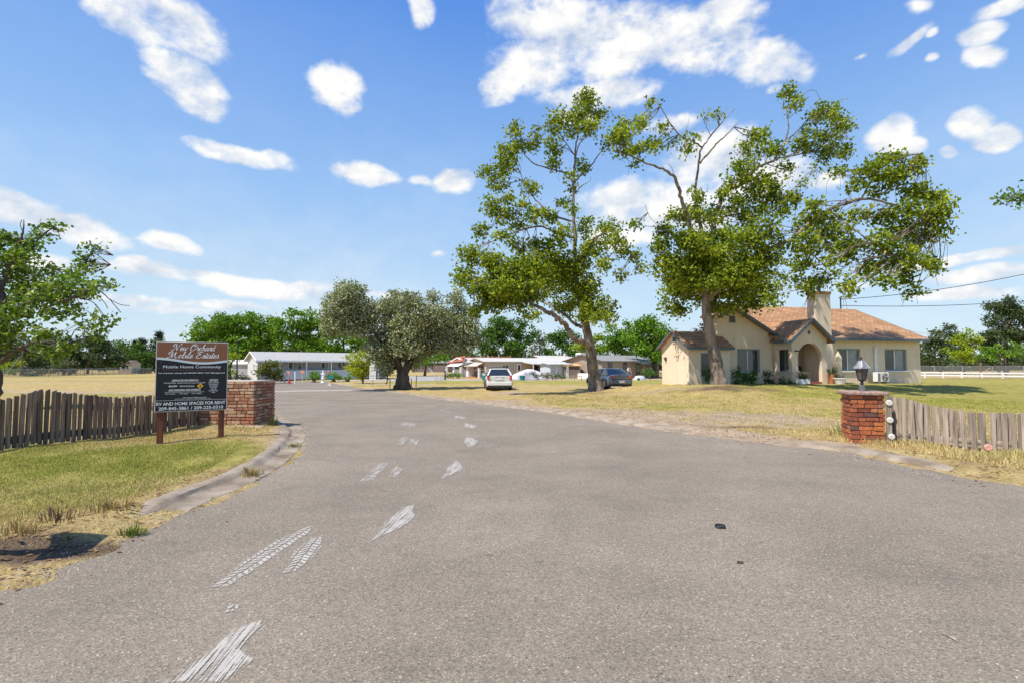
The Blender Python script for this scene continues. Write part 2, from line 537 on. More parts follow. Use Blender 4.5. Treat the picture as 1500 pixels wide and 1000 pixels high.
def road_material():
    m, t, b = new_mat('worn asphalt')
    pos = t.new('ShaderNodeNewGeometry').outputs['Position']
    big = t.noise(pos, .35, 5, .6)
    mid = t.noise(pos, 3.0, 4, .6)
    c = t.ramp(big, [(.3, (.206, .172, .132)), (.7, (.254, .215, .168))])
    c = t.mix(.5, c, t.ramp(t.noise(pos, .9, 5, .65), [(.3, .74), (.5, 1.0), (.72, 1.14)]), 'MULTIPLY')
    c = t.mix(.25, c, t.ramp(mid, [(.3, .75), (.7, 1.12)]), 'MULTIPLY')
    # aggregate
    vo = t.new('ShaderNodeTexVoronoi', ins={'Scale': 115.0, 'Randomness': 1.0})
    t.l.new(pos, vo.inputs['Vector'])
    agg = t.ramp(t.new('ShaderNodeSeparateColor', ins={0: vo.outputs['Color']}).outputs[0],
                 [(0, .42), (.25, .82), (.7, 1.08), (.93, 1.35), (1, 2.1)])
    c = t.mix(.72, c, agg, 'MULTIPLY')
    vo2 = t.new('ShaderNodeTexVoronoi', ins={'Scale': 40.0, 'Randomness': 1.0})
    t.l.new(pos, vo2.inputs['Vector'])
    s2 = t.new('ShaderNodeSeparateColor', ins={0: vo2.outputs['Color']})
    core = t.math('LESS_THAN', vo2.outputs['Distance'], .2)
    lightst = t.math('MULTIPLY', core, t.math('GREATER_THAN', s2.outputs[1], .93))
    darkst = t.math('MULTIPLY', core, t.math('LESS_THAN', s2.outputs[1], .06))
    c = t.mix(lightst, c, (.52, .47, .40))
    c = t.mix(darkst, c, (.05, .043, .038))
    # long hairline cracks and faint darker patches
    wv = t.noise(pos, .12, 3, .5, 1.5)
    patch = t.ramp(wv, [(.42, 1.0), (.5, .9), (.56, 1.0)])
    c = t.mix(.8, c, patch, 'MULTIPLY')
    ck = t.new('ShaderNodeTexVoronoi', feature='DISTANCE_TO_EDGE', ins={'Scale': .16, 'Randomness': 1.0})
    wp = t.new('ShaderNodeTexNoise', ins={'Scale': 1.3, 'Detail': 5.0, 'Roughness': .7})
    t.l.new(pos, wp.inputs['Vector'])
    wa = t.new('ShaderNodeVectorMath', operation='MULTIPLY_ADD')
    t.l.new(wp.outputs['Color'], wa.inputs[0]); wa.inputs[1].default_value = (1.6, 1.6, 0); t.l.new(pos, wa.inputs[2])
    t.l.new(wa.outputs[0], ck.inputs['Vector'])
    crack = t.math('MULTIPLY', t.maprange(ck.outputs['Distance'], .0006, .0022, 1.0, 0.0), t.maprange(t.noise(pos, .5, 3), .46, .6))
    c = t.mix(t.math('MULTIPLY', crack, .55), c, (.07, .058, .046))
    t.l.new(c, b.inputs['Base Color'])
    b.inputs['Roughness'].default_value = .9
    b.inputs['Specular IOR Level'].default_value = .25
    hb = t.math('ADD', t.math('MULTIPLY', vo.outputs['Distance'], .8), t.noise(pos, 120, 3, .7))
    t.l.new(t.bump(hb, .45, .008), b.inputs['Normal'])
    return m


def ground_material():
    m, t, b = new_mat('grass and dry soil')
    pos = t.new('ShaderNodeNewGeometry').outputs['Position']
    at = t.new('ShaderNodeAttribute', attribute_name='tone')
    sp = t.new('ShaderNodeSeparateColor', ins={0: at.outputs['Color']})
    n_big = t.noise(pos, .55, 5, .65)
    n_mid = t.noise(pos, 3.2, 5, .65)
    n_fine = t.noise(pos, 32, 4, .7)
    straw = t.ramp(n_mid, [(.25, (.27, .19, .08)), (.5, (.44, .325, .14)), (.75, (.55, .43, .205))])
    green = t.ramp(n_mid, [(.25, (.18, .17, .036)), (.5, (.32, .285, .072)), (.75, (.44, .365, .125))])
    gravel = t.ramp(n_mid, [(.25, (.30, .215, .14)), (.5, (.42, .32, .22)), (.75, (.50, .40, .29))])
    pert = t.math('ADD', t.math('MULTIPLY', n_big, .9), t.math('MULTIPLY', n_mid, .5))
    fg = t.maprange(t.math('ADD', sp.outputs[0], pert), .95, 1.35, smooth=True)
    fd = t.maprange(t.math('ADD', sp.outputs[1], pert), 1.0, 1.3, smooth=True)
    c = t.mix(fg, straw, green)
    c = t.mix(fd, c, gravel)
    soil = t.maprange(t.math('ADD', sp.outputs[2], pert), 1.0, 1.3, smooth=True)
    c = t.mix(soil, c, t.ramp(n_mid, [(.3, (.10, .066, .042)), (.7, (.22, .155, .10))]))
    c = t.mix(.85, c, t.ramp(n_fine, [(.28, .42), (.5, .95), (.72, 1.4)]), 'MULTIPLY')
    c = t.mix(.6, c, t.ramp(t.noise(pos, 1.4, 5, .7), [(.3, .62), (.5, 1.0), (.7, 1.18)]), 'MULTIPLY')
    t.l.new(c, b.inputs['Base Color'])
    b.inputs['Roughness'].default_value = .97
    b.inputs['Specular IOR Level'].default_value = .1
    hb = t.math('ADD', n_fine, t.math('MULTIPLY', n_mid, 1.5))
    t.l.new(t.bump(hb, .9, .05), b.inputs['Normal'])
    return m


def paint_material(name, density, tread):
    """road paint worn through to the asphalt, broken into tyre-tread cells or brush streaks"""
    m, t, b = new_mat(name)
    tc = t.new('ShaderNodeTexCoord').outputs['Object']
    n = t.noise(tc, 55, 5, .8)
    n2 = t.noise(tc, 6.0, 4, .65)
    val = t.math('ADD', t.math('MULTIPLY', n, .8), t.math('MULTIPLY', n2, .6))
    sx = t.new('ShaderNodeSeparateXYZ'); t.l.new(tc, sx.inputs[0])
    if tread:
        # herringbone blocks of a tyre tread, softened by noise
        wob = t.math('MULTIPLY', t.math('SUBTRACT', t.noise(tc, 9, 3), .5), .05)
        u = t.math('ADD', sx.outputs[0], wob)
        v = t.math('ADD', sx.outputs[1], t.math('ABSOLUTE', t.math('MULTIPLY', t.math('SUBTRACT', t.math('PINGPONG', u, .06), .0), .9)))
        rows = t.math('PINGPONG', t.math('ADD', v, wob), .028)
        cols = t.math('PINGPONG', u, .03)
        gap = t.math('MINIMUM', t.maprange(rows, .0, .012), t.maprange(cols, .0, .009))
        val = t.math('ADD', val, t.maprange(gap, 0, 1, -.34, .06))
    else:
        mp = t.new('ShaderNodeMapping'); mp.inputs['Scale'].default_value = (95, 2.0, 1)
        t.l.new(tc, mp.inputs[0])
        st = t.noise(mp.outputs[0], 1.0, 4, .7, .4)
        val = t.math('ADD', val, t.maprange(st, .36, .56, -.34, .12))
    edge = t.new('ShaderNodeAttribute', attribute_name='tone').outputs['Fac']
    val = t.math('ADD', val, t.maprange(edge, 0, .8, -.42, .07))
    fac = t.maprange(val, density, density + .26, 0, .9)
    b.inputs['Base Color'].default_value = (.44, .41, .365, 1)
    b.inputs['Roughness'].default_value = .85
    tr = t.new('ShaderNodeBsdfTransparent')
    mx = t.new('ShaderNodeMixShader')
    t.l.new(fac, mx.inputs[0]); t.l.new(tr.outputs[0], mx.inputs[1]); t.l.new(b.outputs[0], mx.inputs[2])
    t.l.new(mx.outputs[0], t.n['Material Output'].inputs[0])
    return m


def blade_mat():
    m, t, b = new_mat('grass blade')
    at = t.new('ShaderNodeAttribute', attribute_name='tone')
    rnd = t.new('ShaderNodeNewGeometry').outputs['Random Per Island']
    k = t.ramp(rnd, [(0, .55), (.5, 1.0), (1, 1.5)])
    c = t.mix(1.0, at.outputs['Color'], k, 'MULTIPLY')
    t.l.new(c, b.inputs['Base Color'])
    b.inputs['Roughness'].default_value = .75
    b.inputs['Specular IOR Level'].default_value = .2
    tr = t.new('ShaderNodeBsdfTranslucent'); t.l.new(c, tr.inputs['Color'])
    mx = t.new('ShaderNodeMixShader', ins={0: .3})
    t.l.new(b.outputs[0], mx.inputs[1]); t.l.new(tr.outputs[0], mx.inputs[2])
    t.l.new(mx.outputs[0], t.n['Material Output'].inputs[0])
    return m


M['road'] = road_material()
M['ground'] = ground_material()
M['blade'] = blade_mat()
M['side_road'] = pm('pale side road', (.33, .31, .29), .92, .08, .5, .2, 60)


def ribbed(name, col, period, axis, depth=.6, rough=.6):
    """siding / corrugated sheet: ribs cut by a procedural wave"""
    m, t, b = new_mat(name)
    tc = t.new('ShaderNodeTexCoord').outputs['Object']
    sx = t.new('ShaderNodeSeparateXYZ'); t.l.new(tc, sx.inputs[0])
    w = t.math('PINGPONG', sx.outputs[axis], period / 2)
    h = t.maprange(w, 0, period * .12)
    n = t.noise(tc, 1.5, 4)
    c = t.ramp(n, [(.3, tuple(q * .9 for q in col)), (.7, col)])
    t.l.new(c, b.inputs['Base Color'])
    b.inputs['Roughness'].default_value = rough
    t.l.new(t.bump(h, depth, .02), b.inputs['Normal'])
    return m


M['lap_white'] = ribbed('white lap siding', (.60, .60, .60), .16, 2)
M['batten_tan'] = ribbed('tan grooved siding', (.36, .28, .21), .30, 0, .8)
M['batten_beige'] = ribbed('beige grooved siding', (.52, .44, .345), .40, 0, .4)
M['batten_grey'] = ribbed('grey grooved siding', (.38, .375, .375), .30, 0, .6)
M['panel_blue'] = ribbed('pale blue grooved panel', (.52, .57, .64), .25, 0, .5)
M['rib_roof'] = ribbed('ribbed cream roof', (.42, .405, .36), .40, 0, .8, .45)


def shingle_mat():
    m, t, b = new_mat('tan asphalt shingle')
    tc = t.new('ShaderNodeTexCoord').outputs['Object']
    br = t.new('ShaderNodeTexBrick', ins={'Scale': 1.0, 'Mortar Size': .012, 'Brick Width': .34, 'Row Height': .15, 'Bias': 0.0,
                                          'Color1': (.34, .175, .08, 1), 'Color2': (.49, .27, .13, 1), 'Mortar': (.14, .075, .04, 1)})
    t.l.new(tc, br.inputs['Vector'])
    n = t.noise(tc, 1.3, 5, .65); n2 = t.noise(tc, 14, 4, .7)
    c = t.mix(.8, br.outputs['Color'], t.ramp(n, [(.3, .72), (.7, 1.2)]), 'MULTIPLY')
    c = t.mix(.7, c, t.ramp(n2, [(.3, .7), (.7, 1.25)]), 'MULTIPLY')
    t.l.new(c, b.inputs['Base Color']); b.inputs['Roughness'].default_value = .95
    t.l.new(t.bump(t.math('ADD', br.outputs['Fac'], t.math('MULTIPLY', n2, -.6)), .6, -.02), b.inputs['Normal'])
    return m


M['roof_tile'] = shingle_mat()


def stucco_mat():
    """cream stucco with trowel texture and faint vertical weather streaks"""
    m, t, b = new_mat('cream stucco')
    tc = t.new('ShaderNodeTexCoord').outputs['Object']
    mp = t.new('ShaderNodeMapping'); mp.inputs['Scale'].default_value = (5, 5, .5); t.l.new(tc, mp.inputs[0])
    st = t.noise(mp.outputs[0], 1.0, 5, .65); n = t.noise(tc, .8, 5, .65)
    c = t.ramp(n, [(.3, (.68, .555, .41)), (.65, (.785, .65, .49))])
    c = t.mix(.6, c, t.ramp(st, [(.30, .80), (.48, 1.0), (.7, 1.05)]), 'MULTIPLY')
    t.l.new(c, b.inputs['Base Color']); b.inputs['Roughness'].default_value = .93
    t.l.new(t.bump(t.noise(tc, 22, 5, .7), .35, .02), b.inputs['Normal'])
    return m


M['stucco'] = stucco_mat()
# ------------------------------------------------------------------ ground, road, kerbs
LEFT_PX = [(0, 860), (44, 842), (92, 820), (152, 802), (216, 774), (272, 750), (320, 728), (384, 700), (424, 672),
           (444, 648), (446, 634), (436, 624), (416, 613), (402, 601), (392, 591), (370, 581), (335, 571), (290, 564)]
RIGHT_PX = [(1500, 710), (1400, 694), (1320, 678), (1240, 662), (1120, 648), (1060, 640), (1000, 633), (930, 623), (860, 612),
            (793, 602), (720, 593), (643, 584), (600, 577), (560, 572), (530, 567.5), (500, 563), (484, 560.5)]
left = [G(*p)[:2] for p in LEFT_PX]
right = [G(*p)[:2] for p in RIGHT_PX]
left = [np.array([-16., -1.6]), np.array([-9., .3]), np.array([-5.2, 2.0])] + left
right = [np.array([20., -1.6]), np.array([12.5, 2.0]), np.array([8.6, 4.5])] + right
LEFT = [np.array(p) for p in spline(left, 5)]
RIGHT = [np.array(p) for p in spline(right, 5)]
far = [GY(484, 60)[:2], GY(470, 61)[:2], GY(400, 61)[:2], GY(300, 60)[:2]]
ROAD = np.array([(-60, -14.), (-60, -2.5)] + [tuple(p) for p in LEFT] + [tuple(p) for p in far[::-1]] +
                [tuple(p) for p in RIGHT[::-1]] + [(60, -2.5), (60, -14.)])


def sdf(x, y, poly):
    """signed distance to a polygon, positive outside"""
    x = np.asarray(x, float).ravel(); y = np.asarray(y, float).ravel()
    d = np.full(x.shape, 1e9); ins = np.zeros(x.shape, bool)
    n = len(poly)
    for i in range(n):
        a = poly[i]; b = poly[(i + 1) % n]
        e = b - a
        L = max(e @ e, 1e-12)
        t = np.clip(((x - a[0]) * e[0] + (y - a[1]) * e[1]) / L, 0, 1)
        d = np.minimum(d, np.hypot(x - a[0] - t * e[0], y - a[1] - t * e[1]))
        c = (a[1] > y) != (b[1] > y)
        with np.errstate(divide='ignore', invalid='ignore'):
            xi = (b[0] - a[0]) * (y - a[1]) / (b[1] - a[1]) + a[0]
        ins ^= c & (x < xi)
    return np.where(ins, -d, d)


SIDE = np.array([GY(484, 60, 0)[:2], GY(560, 58.5, 0)[:2], GY(600, 59.5, 0)[:2], GY(700, 63, 0)[:2], GY(820, 63.5, 0)[:2],
                 GY(960, 66, 0)[:2], (60, 70), (60, 74.5), GY(960, 69, 0)[:2], GY(820, 68, 0)[:2], GY(650, 69, 0)[:2],
                 GY(652, 95, 0)[:2], GY(648, 150, 0)[:2], GY(606, 150, 0)[:2], GY(596, 85, 0)[:2], GY(590, 70, 0)[:2],
                 GY(484, 62, 0)[:2]])


def verge(d):
    """height of the ground sheet above the road as a function of distance from the asphalt edge"""
    return -0.06 + 0.068 * sm(-.32, -.03, d) + 0.075 * sm(.22, .5, d)


def axis_lines(fine0, fine1, step, lo, hi, grow=1.12):
    a = list(np.arange(fine0, fine1 + 1e-6, step))
    s = step; v = fine1
    while v < hi:
        s *= grow; v += s; a.append(v)
    s = step; v = fine0; pre = []
    while v > lo:
        s *= grow; v -= s; pre.append(v)
    return np.array(pre[::-1] + a)


xs = axis_lines(-11, 11, .14, -900, 900, 1.10)
ys = axis_lines(2.0, 18, .13, -60, 1600, 1.06)
XX, YY = np.meshgrid(xs, ys)
xf, yf = XX.ravel(), YY.ravel()
near = (yf < 90) & (np.abs(xf) < 90)
D = np.full(xf.shape, 30.0)
D[near] = np.minimum(sdf(xf[near], yf[near], ROAD), sdf(xf[near], yf[near], SIDE) + .1)
far_bank = 0.25 * np.exp(-((yf - 62) / 3) ** 2) * sm(18, 30, xf)


def wobble(x, y):
    return .018 * np.sin(2.1 * x + 1.3 * y) + .014 * np.sin(-3.7 * x + 2.9 * y + 1) + .01 * np.sin(7.1 * x + 5.3 * y)


zf = g(xf, yf) + verge(D + near * (.05 * np.sin(5.3 * xf + 3.1 * yf) + .04 * np.sin(-8.7 * yf + 4.9 * xf))) + far_bank + wobble(xf, yf) * sm(.4, 1.2, D) * (yf < 60)


def ground_z(x, y):
    x = np.asarray(x, float); y = np.asarray(y, float)
    d = np.minimum(sdf(x, y, ROAD), sdf(x, y, SIDE) + .1)
    return (g(x, y).ravel() + verge(d) + wobble(x, y).ravel() * sm(.4, 1.2, d)).reshape(x.shape)


def gz(x, y):
    return float(ground_z(np.array([x]), np.array([y]))[0])


def blob(x, y, px, py, rx, ry, rot=0.0):
    c = G(px, py)
    dx, dy = x - c[0], y - c[1]
    cr, sr = math.cos(rot), math.sin(rot)
    u, v = (dx * cr + dy * sr) / rx, (-dx * sr + dy * cr) / ry
    return np.exp(-(u * u + v * v))


def zone(x, y, d):
    """surface masks: green grass, gravel/bare, dark soil"""
    green = .16 + .22 * np.sin(1.3 * x + 1.9 * np.sin(.7 * y)) * np.sin(1.1 * y + 1.4 * np.sin(.9 * x)); bare = np.zeros(x.shape); soil = np.zeros(x.shape)
    # left verge
    lv = (x < 0) & (y < 13.5) & (x > -9.5)
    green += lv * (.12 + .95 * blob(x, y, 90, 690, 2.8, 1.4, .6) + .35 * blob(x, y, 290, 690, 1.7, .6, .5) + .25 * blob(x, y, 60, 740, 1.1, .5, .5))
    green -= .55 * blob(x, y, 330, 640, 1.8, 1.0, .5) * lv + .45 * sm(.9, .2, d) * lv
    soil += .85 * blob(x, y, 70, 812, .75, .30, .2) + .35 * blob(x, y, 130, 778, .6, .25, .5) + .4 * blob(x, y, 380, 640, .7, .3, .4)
    # right lawn
    rl = sm(-4, 1, x) * (y > 5) * (y < 62)
    lx, ly = house_local(x, y)
    lawn = np.exp(-(np.maximum(np.maximum(-11 - lx, lx - 40), 0) / 4) ** 2 - (np.maximum(np.maximum(-19 - ly, ly - 30), 0) / 3.5) ** 2)
    green += rl * (.52 * lawn + .62 * blob(x, y, 1300, 575, 9, 5) + .30 * blob(x, y, 1000, 606, 5, 2.4, -.5))
    green += .62 * np.exp(-((y - 53) / 6.0) ** 2) * sm(-14, -8, x)
    green += .5 * blob(x, y, 520, 564, 6, 5)
    green -= .5 * rl * sm(1.6, .3, d) * (y < 40)
    bare += .9 * blob(x, y, 1020, 614, 4.4, 2.1, -.55) + .7 * blob(x, y, 740, 590, 1.6, 1.3, -.5) + .75 * blob(x, y, 745, 577, 1.6, 3.0, 0)
    soil += .55 * blob(x, y, 1060, 570, 3.2, 1.6, -.2) + .45 * blob(x, y, 880, 577, 3.0, 1.4, -.2) + .5 * blob(x, y, 1110, 632, 2.2, .35, -.42) + .35 * blob(x, y, 1420, 690, 1.6, .5, -.5) + .4 * blob(x, y, 600, 570, 3.0, 1.5, 0)
    bare += .55 * blob(x, y, 800, 567, 5.0, 1.6, -.1) + .55 * blob(x, y, 960, 575, 3.5, 1.8, -.3) + .5 * blob(x, y, 900, 568, 2.5, 1.4)
    bare += .62 * sm(1.1, .15, d) * (x > -5) * (y < 34) * (y > 8.5) + .35 * sm(.7, .1, d) * (x < 0)
    bare += .6 * np.exp(-((lx + 9.4) / 3) ** 2 - ((ly + 2.0) / .8) ** 2)
    soil += .7 * np.exp(-((y - 62) / 2.2) ** 2) * sm(24, 30, x)
    # open field to the left stays straw, with a little green far off
    green += .18 * np.exp(-((y - 80) / 25) ** 2) * (x < -18)
    fl = (x < -7) & (y > 13)
    bare += fl * .55 * np.clip(np.sin(.33 * y + .06 * x + 1.2 * np.sin(.05 * x)), 0, 1) ** 2
    green += fl * .35 * np.clip(np.sin(.21 * y - .04 * x + 2 + 1.5 * np.sin(.04 * x)), 0, 1) ** 2
    return np.clip(green, 0, 1), np.clip(bare, 0, 1), np.clip(soil, 0, 1)


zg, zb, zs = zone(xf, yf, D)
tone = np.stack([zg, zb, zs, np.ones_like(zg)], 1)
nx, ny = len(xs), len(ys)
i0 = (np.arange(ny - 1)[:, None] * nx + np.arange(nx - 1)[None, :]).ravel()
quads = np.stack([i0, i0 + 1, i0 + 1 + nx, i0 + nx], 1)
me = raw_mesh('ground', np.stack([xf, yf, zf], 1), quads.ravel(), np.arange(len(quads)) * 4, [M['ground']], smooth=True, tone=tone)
ground = link_mesh('ground', me)
tag(ground, 'dry grass, patchy lawn and bare soil on both sides of the drive', 'ground', kind='structure')


def fill(poly, step0=.6, lift=0.004, grow=.06):
    """triangulated sheet filling a polygon and following the ground"""
    lo, hi = poly.min(0), poly.max(0)
    pts = []
    y = max(lo[1], -14)
    while y < hi[1]:
        st = step0 + max(0, y) * grow
        x = lo[0]
        row = np.arange(lo[0], hi[0], st)
        pts += [(q, y) for q in row]
        y += st
    pts = np.array(pts)
    dd = sdf(pts[:, 0], pts[:, 1], poly)
    pts = pts[dd < -.12]
    allp = [Vector(p) for p in poly] + [Vector(p) for p in pts]
    n = len(poly)
    vs, es, fs, *_ = delaunay_2d_cdt(allp, [(i, (i + 1) % n) for i in range(n)], [], 1, 1e-5)
    V = np.array([(v[0], v[1]) for v in vs])
    Z = g(V[:, 0], V[:, 1]) + lift
    return np.column_stack([V, Z]), fs


V, fs = fill(ROAD, .7, 0.0)
me = raw_mesh('road', V, [i for f in fs for i in f], np.cumsum([0] + [len(f) for f in fs[:-1]]), [M['road']], smooth=True)
road = tag(link_mesh('road', me), 'wide worn grey asphalt drive curving left between the two brick piers', 'road', kind='structure')
V, fs = fill(SIDE, 2.0, 0.03, .03)
me = raw_mesh('side_road', V, [i for f in fs for i in f], np.cumsum([0] + [len(f) for f in fs[:-1]]), [M['side_road']], smooth=True)
tag(link_mesh('side_road', me), 'pale side lane running past the mobile homes', 'road', kind='structure')


def offset_path(path, side):
    path = [np.asarray(p, float) for p in path]
    out = []
    for i, p in enumerate(path):
        t = path[min(i + 1, len(path) - 1)] - path[max(i - 1, 0)]
        t = t / np.linalg.norm(t)
        out.append(np.array([-t[1], t[0]]) * side)
    return out


def kerb(name, path, side, prof, mat, label, jitter=.012):
    """extrudes a cross-section of (distance from asphalt, height) along a road edge"""
    nrm = offset_path(path, side)
    V = []; loops = []; st = []
    k = len(prof)
    for i, (p, nn) in enumerate(zip(path, nrm)):
        fade = min(1.0, i / 7.0, (len(path) - 1 - i) / 5.0)
        for (d, z) in prof:
            z = z * fade - .07 * (1 - fade)
            q = p + nn * (d + random.uniform(-jitter, jitter))
            V.append((q[0], q[1], float(g(q[0], q[1])) + z + random.uniform(-.004, .004)))
    for i in range(len(path) - 1):
        for j in range(k - 1):
            a = i * k + j
            st.append(len(loops)); loops += [a, a + 1, a + 1 + k, a + k]
    me = raw_mesh(name, V, loops, st, [mat], smooth=True)
    me.set_sharp_from_angle(angle=R(35))
    return tag(link_mesh(name, me), label, 'kerb', kind='structure')


def dense(path, step=.25):
    path = [np.asarray(p, float) for p in path]
    out = []
    for a, b in zip(path[:-1], path[1:]):
        n = max(1, int(np.linalg.norm(b - a) / step))
        out += [a + (b - a) * t for t in np.linspace(0, 1, n, endpoint=False)]
    return out + [path[-1]]


LK = [p for p in dense(LEFT) if 4.35 < p[1] < 16.5]
mk = pm('worn kerb concrete', (.27, .225, .17), .92, .24, 2.2, .4, 40, col2=(.165, .12, .08))
kerb('left_kerb', LK, 1, [(-.03, -.02), (.0, .012), (.22, .020), (.265, .04), (.295, .074), (.33, .086), (.43, .088), (.48, .03)],
     mk, 'worn concrete kerb and gutter curving round the left verge')
RK = [p for p in dense(RIGHT) if 6.3 < p[1] < 40]
kerb('right_kerb', [p for p in RK if p[1] < 9.9], -1, [(-.03, -.02), (.0, .02), (.05, .06), (.30, .072), (.34, .0)], mk,
     'low concrete kerb strip below the right picket fence')
kerb('right_kerb', [p for p in RK if p[1] > 10.2], -1, [(-.03, -.02), (.0, .02), (.05, .05), (.26, .06), (.32, .0)], mk,
     'low pale kerb strip bordering the lawn along the far right road edge')


# ------------------------------------------------------------------ worn paint on the road
def paint(pts, mat, name='road_marking', label=None):
    q = [G(*p) for p in pts]
    q = [np.array(p) for p in q]
    V = [(p[0], p[1], float(g(p[0], p[1])) + .005) for p in q]
    c = np.mean(V, 0)
    # local frame along the long axis so that brush strokes follow it
    A = np.array(V)[:, :2] - c[:2]
    w, e = np.linalg.eigh(A.T @ A)
    ax = e[:, 1]
    if ax[1] < 0: ax = -ax
    ang = math.atan2(ax[1], ax[0]) - math.pi / 2
    Rm = np.array([[math.cos(-ang), -math.sin(-ang)], [math.sin(-ang), math.cos(-ang)]])
    L = np.column_stack([A @ Rm.T, np.array(V)[:, 2] - c[2]])
    n_ = len(L)
    outer = L * np.array([1.16, 1.05, 1]); inner = L * np.array([.62, .86, 1])
    tri = tessellate_polygon([[Vector(v) for v in inner]])
    loops = []; st_ = []
    for k in range(n_):
        k2 = (k + 1) % n_
        st_.append(len(loops)); loops += [k, k2, n_ + k2, n_ + k]
    for t_ in tri:
        st_.append(len(loops)); loops += [n_ + q_ for q_ in t_]
    me = raw_mesh(name, np.concatenate([outer, inner]), loops, st_, [mat], tone=np.concatenate([np.zeros(n_), np.ones(n_)]))
    o = link_mesh(name, me)
    o.location = [float(k) for k in c]; o.rotation_euler = (0, 0, ang)
    return tag(o, label, 'road marking', kind='structure')


pt_tread = paint_material('tread worn paint', .60, True)
pt_brush = paint_material('brushed worn paint', .55, False)
pt_faint = paint_material('faint worn paint', .65, False)
pt_line = paint_material('far line paint', .45, False)
paint([(236, 1003), (300, 955), (345, 920), (386, 907), (385, 915), (362, 938), (352, 952), (377, 966), (360, 977), (325, 1003)], pt_brush,
      label='brightest white paint streak nearest the bottom of the picture')
paint([(303, 862), (350, 825), (405, 790), (463, 766), (458, 778), (420, 805), (372, 838), (333, 862)], pt_tread,
      label='long white tyre-tread paint print, left of its pair')
paint([(410, 842), (425, 812), (450, 790), (474, 783), (476, 800), (455, 822), (432, 838)], pt_tread,
      label='shorter white tyre-tread paint print, right of its pair')
paint([(328, 898), (335, 885), (352, 884), (350, 893)], pt_tread, label='small white paint fleck above the nearest streak')
paint([(541, 794), (560, 768), (590, 742), (608, 737), (607, 750), (614, 756), (590, 772), (560, 785)], pt_brush,
      label='white combed paint patch in the middle of the drive')
paint([(645, 702), (655, 684), (668, 673), (676, 678), (682, 686), (668, 692), (652, 699)], pt_brush, label='fan shaped white paint patch beyond the combed one')
paint([(524, 706), (540, 690), (558, 677), (572, 676), (562, 688), (546, 704)], pt_faint, label='faint long white print, left of the far pair')
paint([(566, 700), (572, 688), (582, 682), (592, 686), (584, 698)], pt_faint, label='faint short white print, right of the far pair')
paint([(578, 652), (588, 640), (598, 639), (592, 652)], pt_faint, label='faint white paint dab, left of the third pair')
paint([(598, 650), (600, 642), (616, 644), (612, 652)], pt_faint, label='faint white paint dab, right of the third pair')
paint([(679, 650), (680, 640), (690, 640), (702, 645), (696, 652), (686, 655)], pt_brush, label='small white paint patch before the farther dashes')
paint([(584, 624), (590, 617), (612, 620), (608, 625)], pt_faint, label='faintest white paint dab, farthest of the left row')
paint([(679, 625), (681, 619), (700, 623), (692, 628)], pt_brush, label='small white paint dab level with the faintest one')
paint([(664, 612), (667, 608), (684, 611), (679, 613)], pt_brush, label='thin white dash near the far bend')
paint([(644, 602), (647, 600), (664, 602), (660, 603.5)], pt_faint, label='thin faint dash behind the thin white one')
paint([(620, 595), (624, 593), (640, 595), (634, 596)], pt_faint, label='farthest faint dash at the bend')
paint([(397, 572.2), (440, 571), (520, 570), (520, 571.6), (440, 572.8), (397, 573.8)], pt_line, label='white line across the mouth of the drive')

# a few dropped things on the asphalt
m = MB()
c = G(1055, 772)
m.prism([(-.045, -.03, 0), (.03, -.045, 0), (.055, .02, 0), (.0, .05, 0), (-.04, .03, 0)], [(-.04, -.02, .018), (.025, -.035, .03), (.05, .02, .022), (.0, .045, .02), (-.035, .02, .028)])
o = m.solo('rubber_scrap', M['black'], 'black scrap of rubber lying on the open asphalt', 'debris', base=(0, 0, 0), bevel=.004)
o.location = (c[0], c[1], float(g(c[0], c[1])) + .002)
m = MB()
c = G(1084, 824)
m.prism([(-.03, -.01, 0), (.01, -.02, 0), (.03, .005, 0), (-.01, .02, 0)], [(-.025, -.01, .008), (.01, -.015, .014), (.025, .005, .006), (-.01, .015, .01)])
o = m.solo('dead_leaf', pm('dead leaf', (.07, .05, .035), .9), 'small dark dead leaf on the asphalt near the black scrap', 'leaf', base=(0, 0, 0))
o.location = (c[0], c[1], float(g(c[0], c[1])) + .003)
m = MB()
a, b = G(1378, 928), G(1405, 941)
m.tube([a + (0, 0, .006), (a + b) / 2 + (0, .004, .009), b + (0, 0, .006)], [.003, .004, .0025], 6)
m.solo('twig', M['fence_wood2'], 'thin pale twig lying on the asphalt at lower right', 'twig')


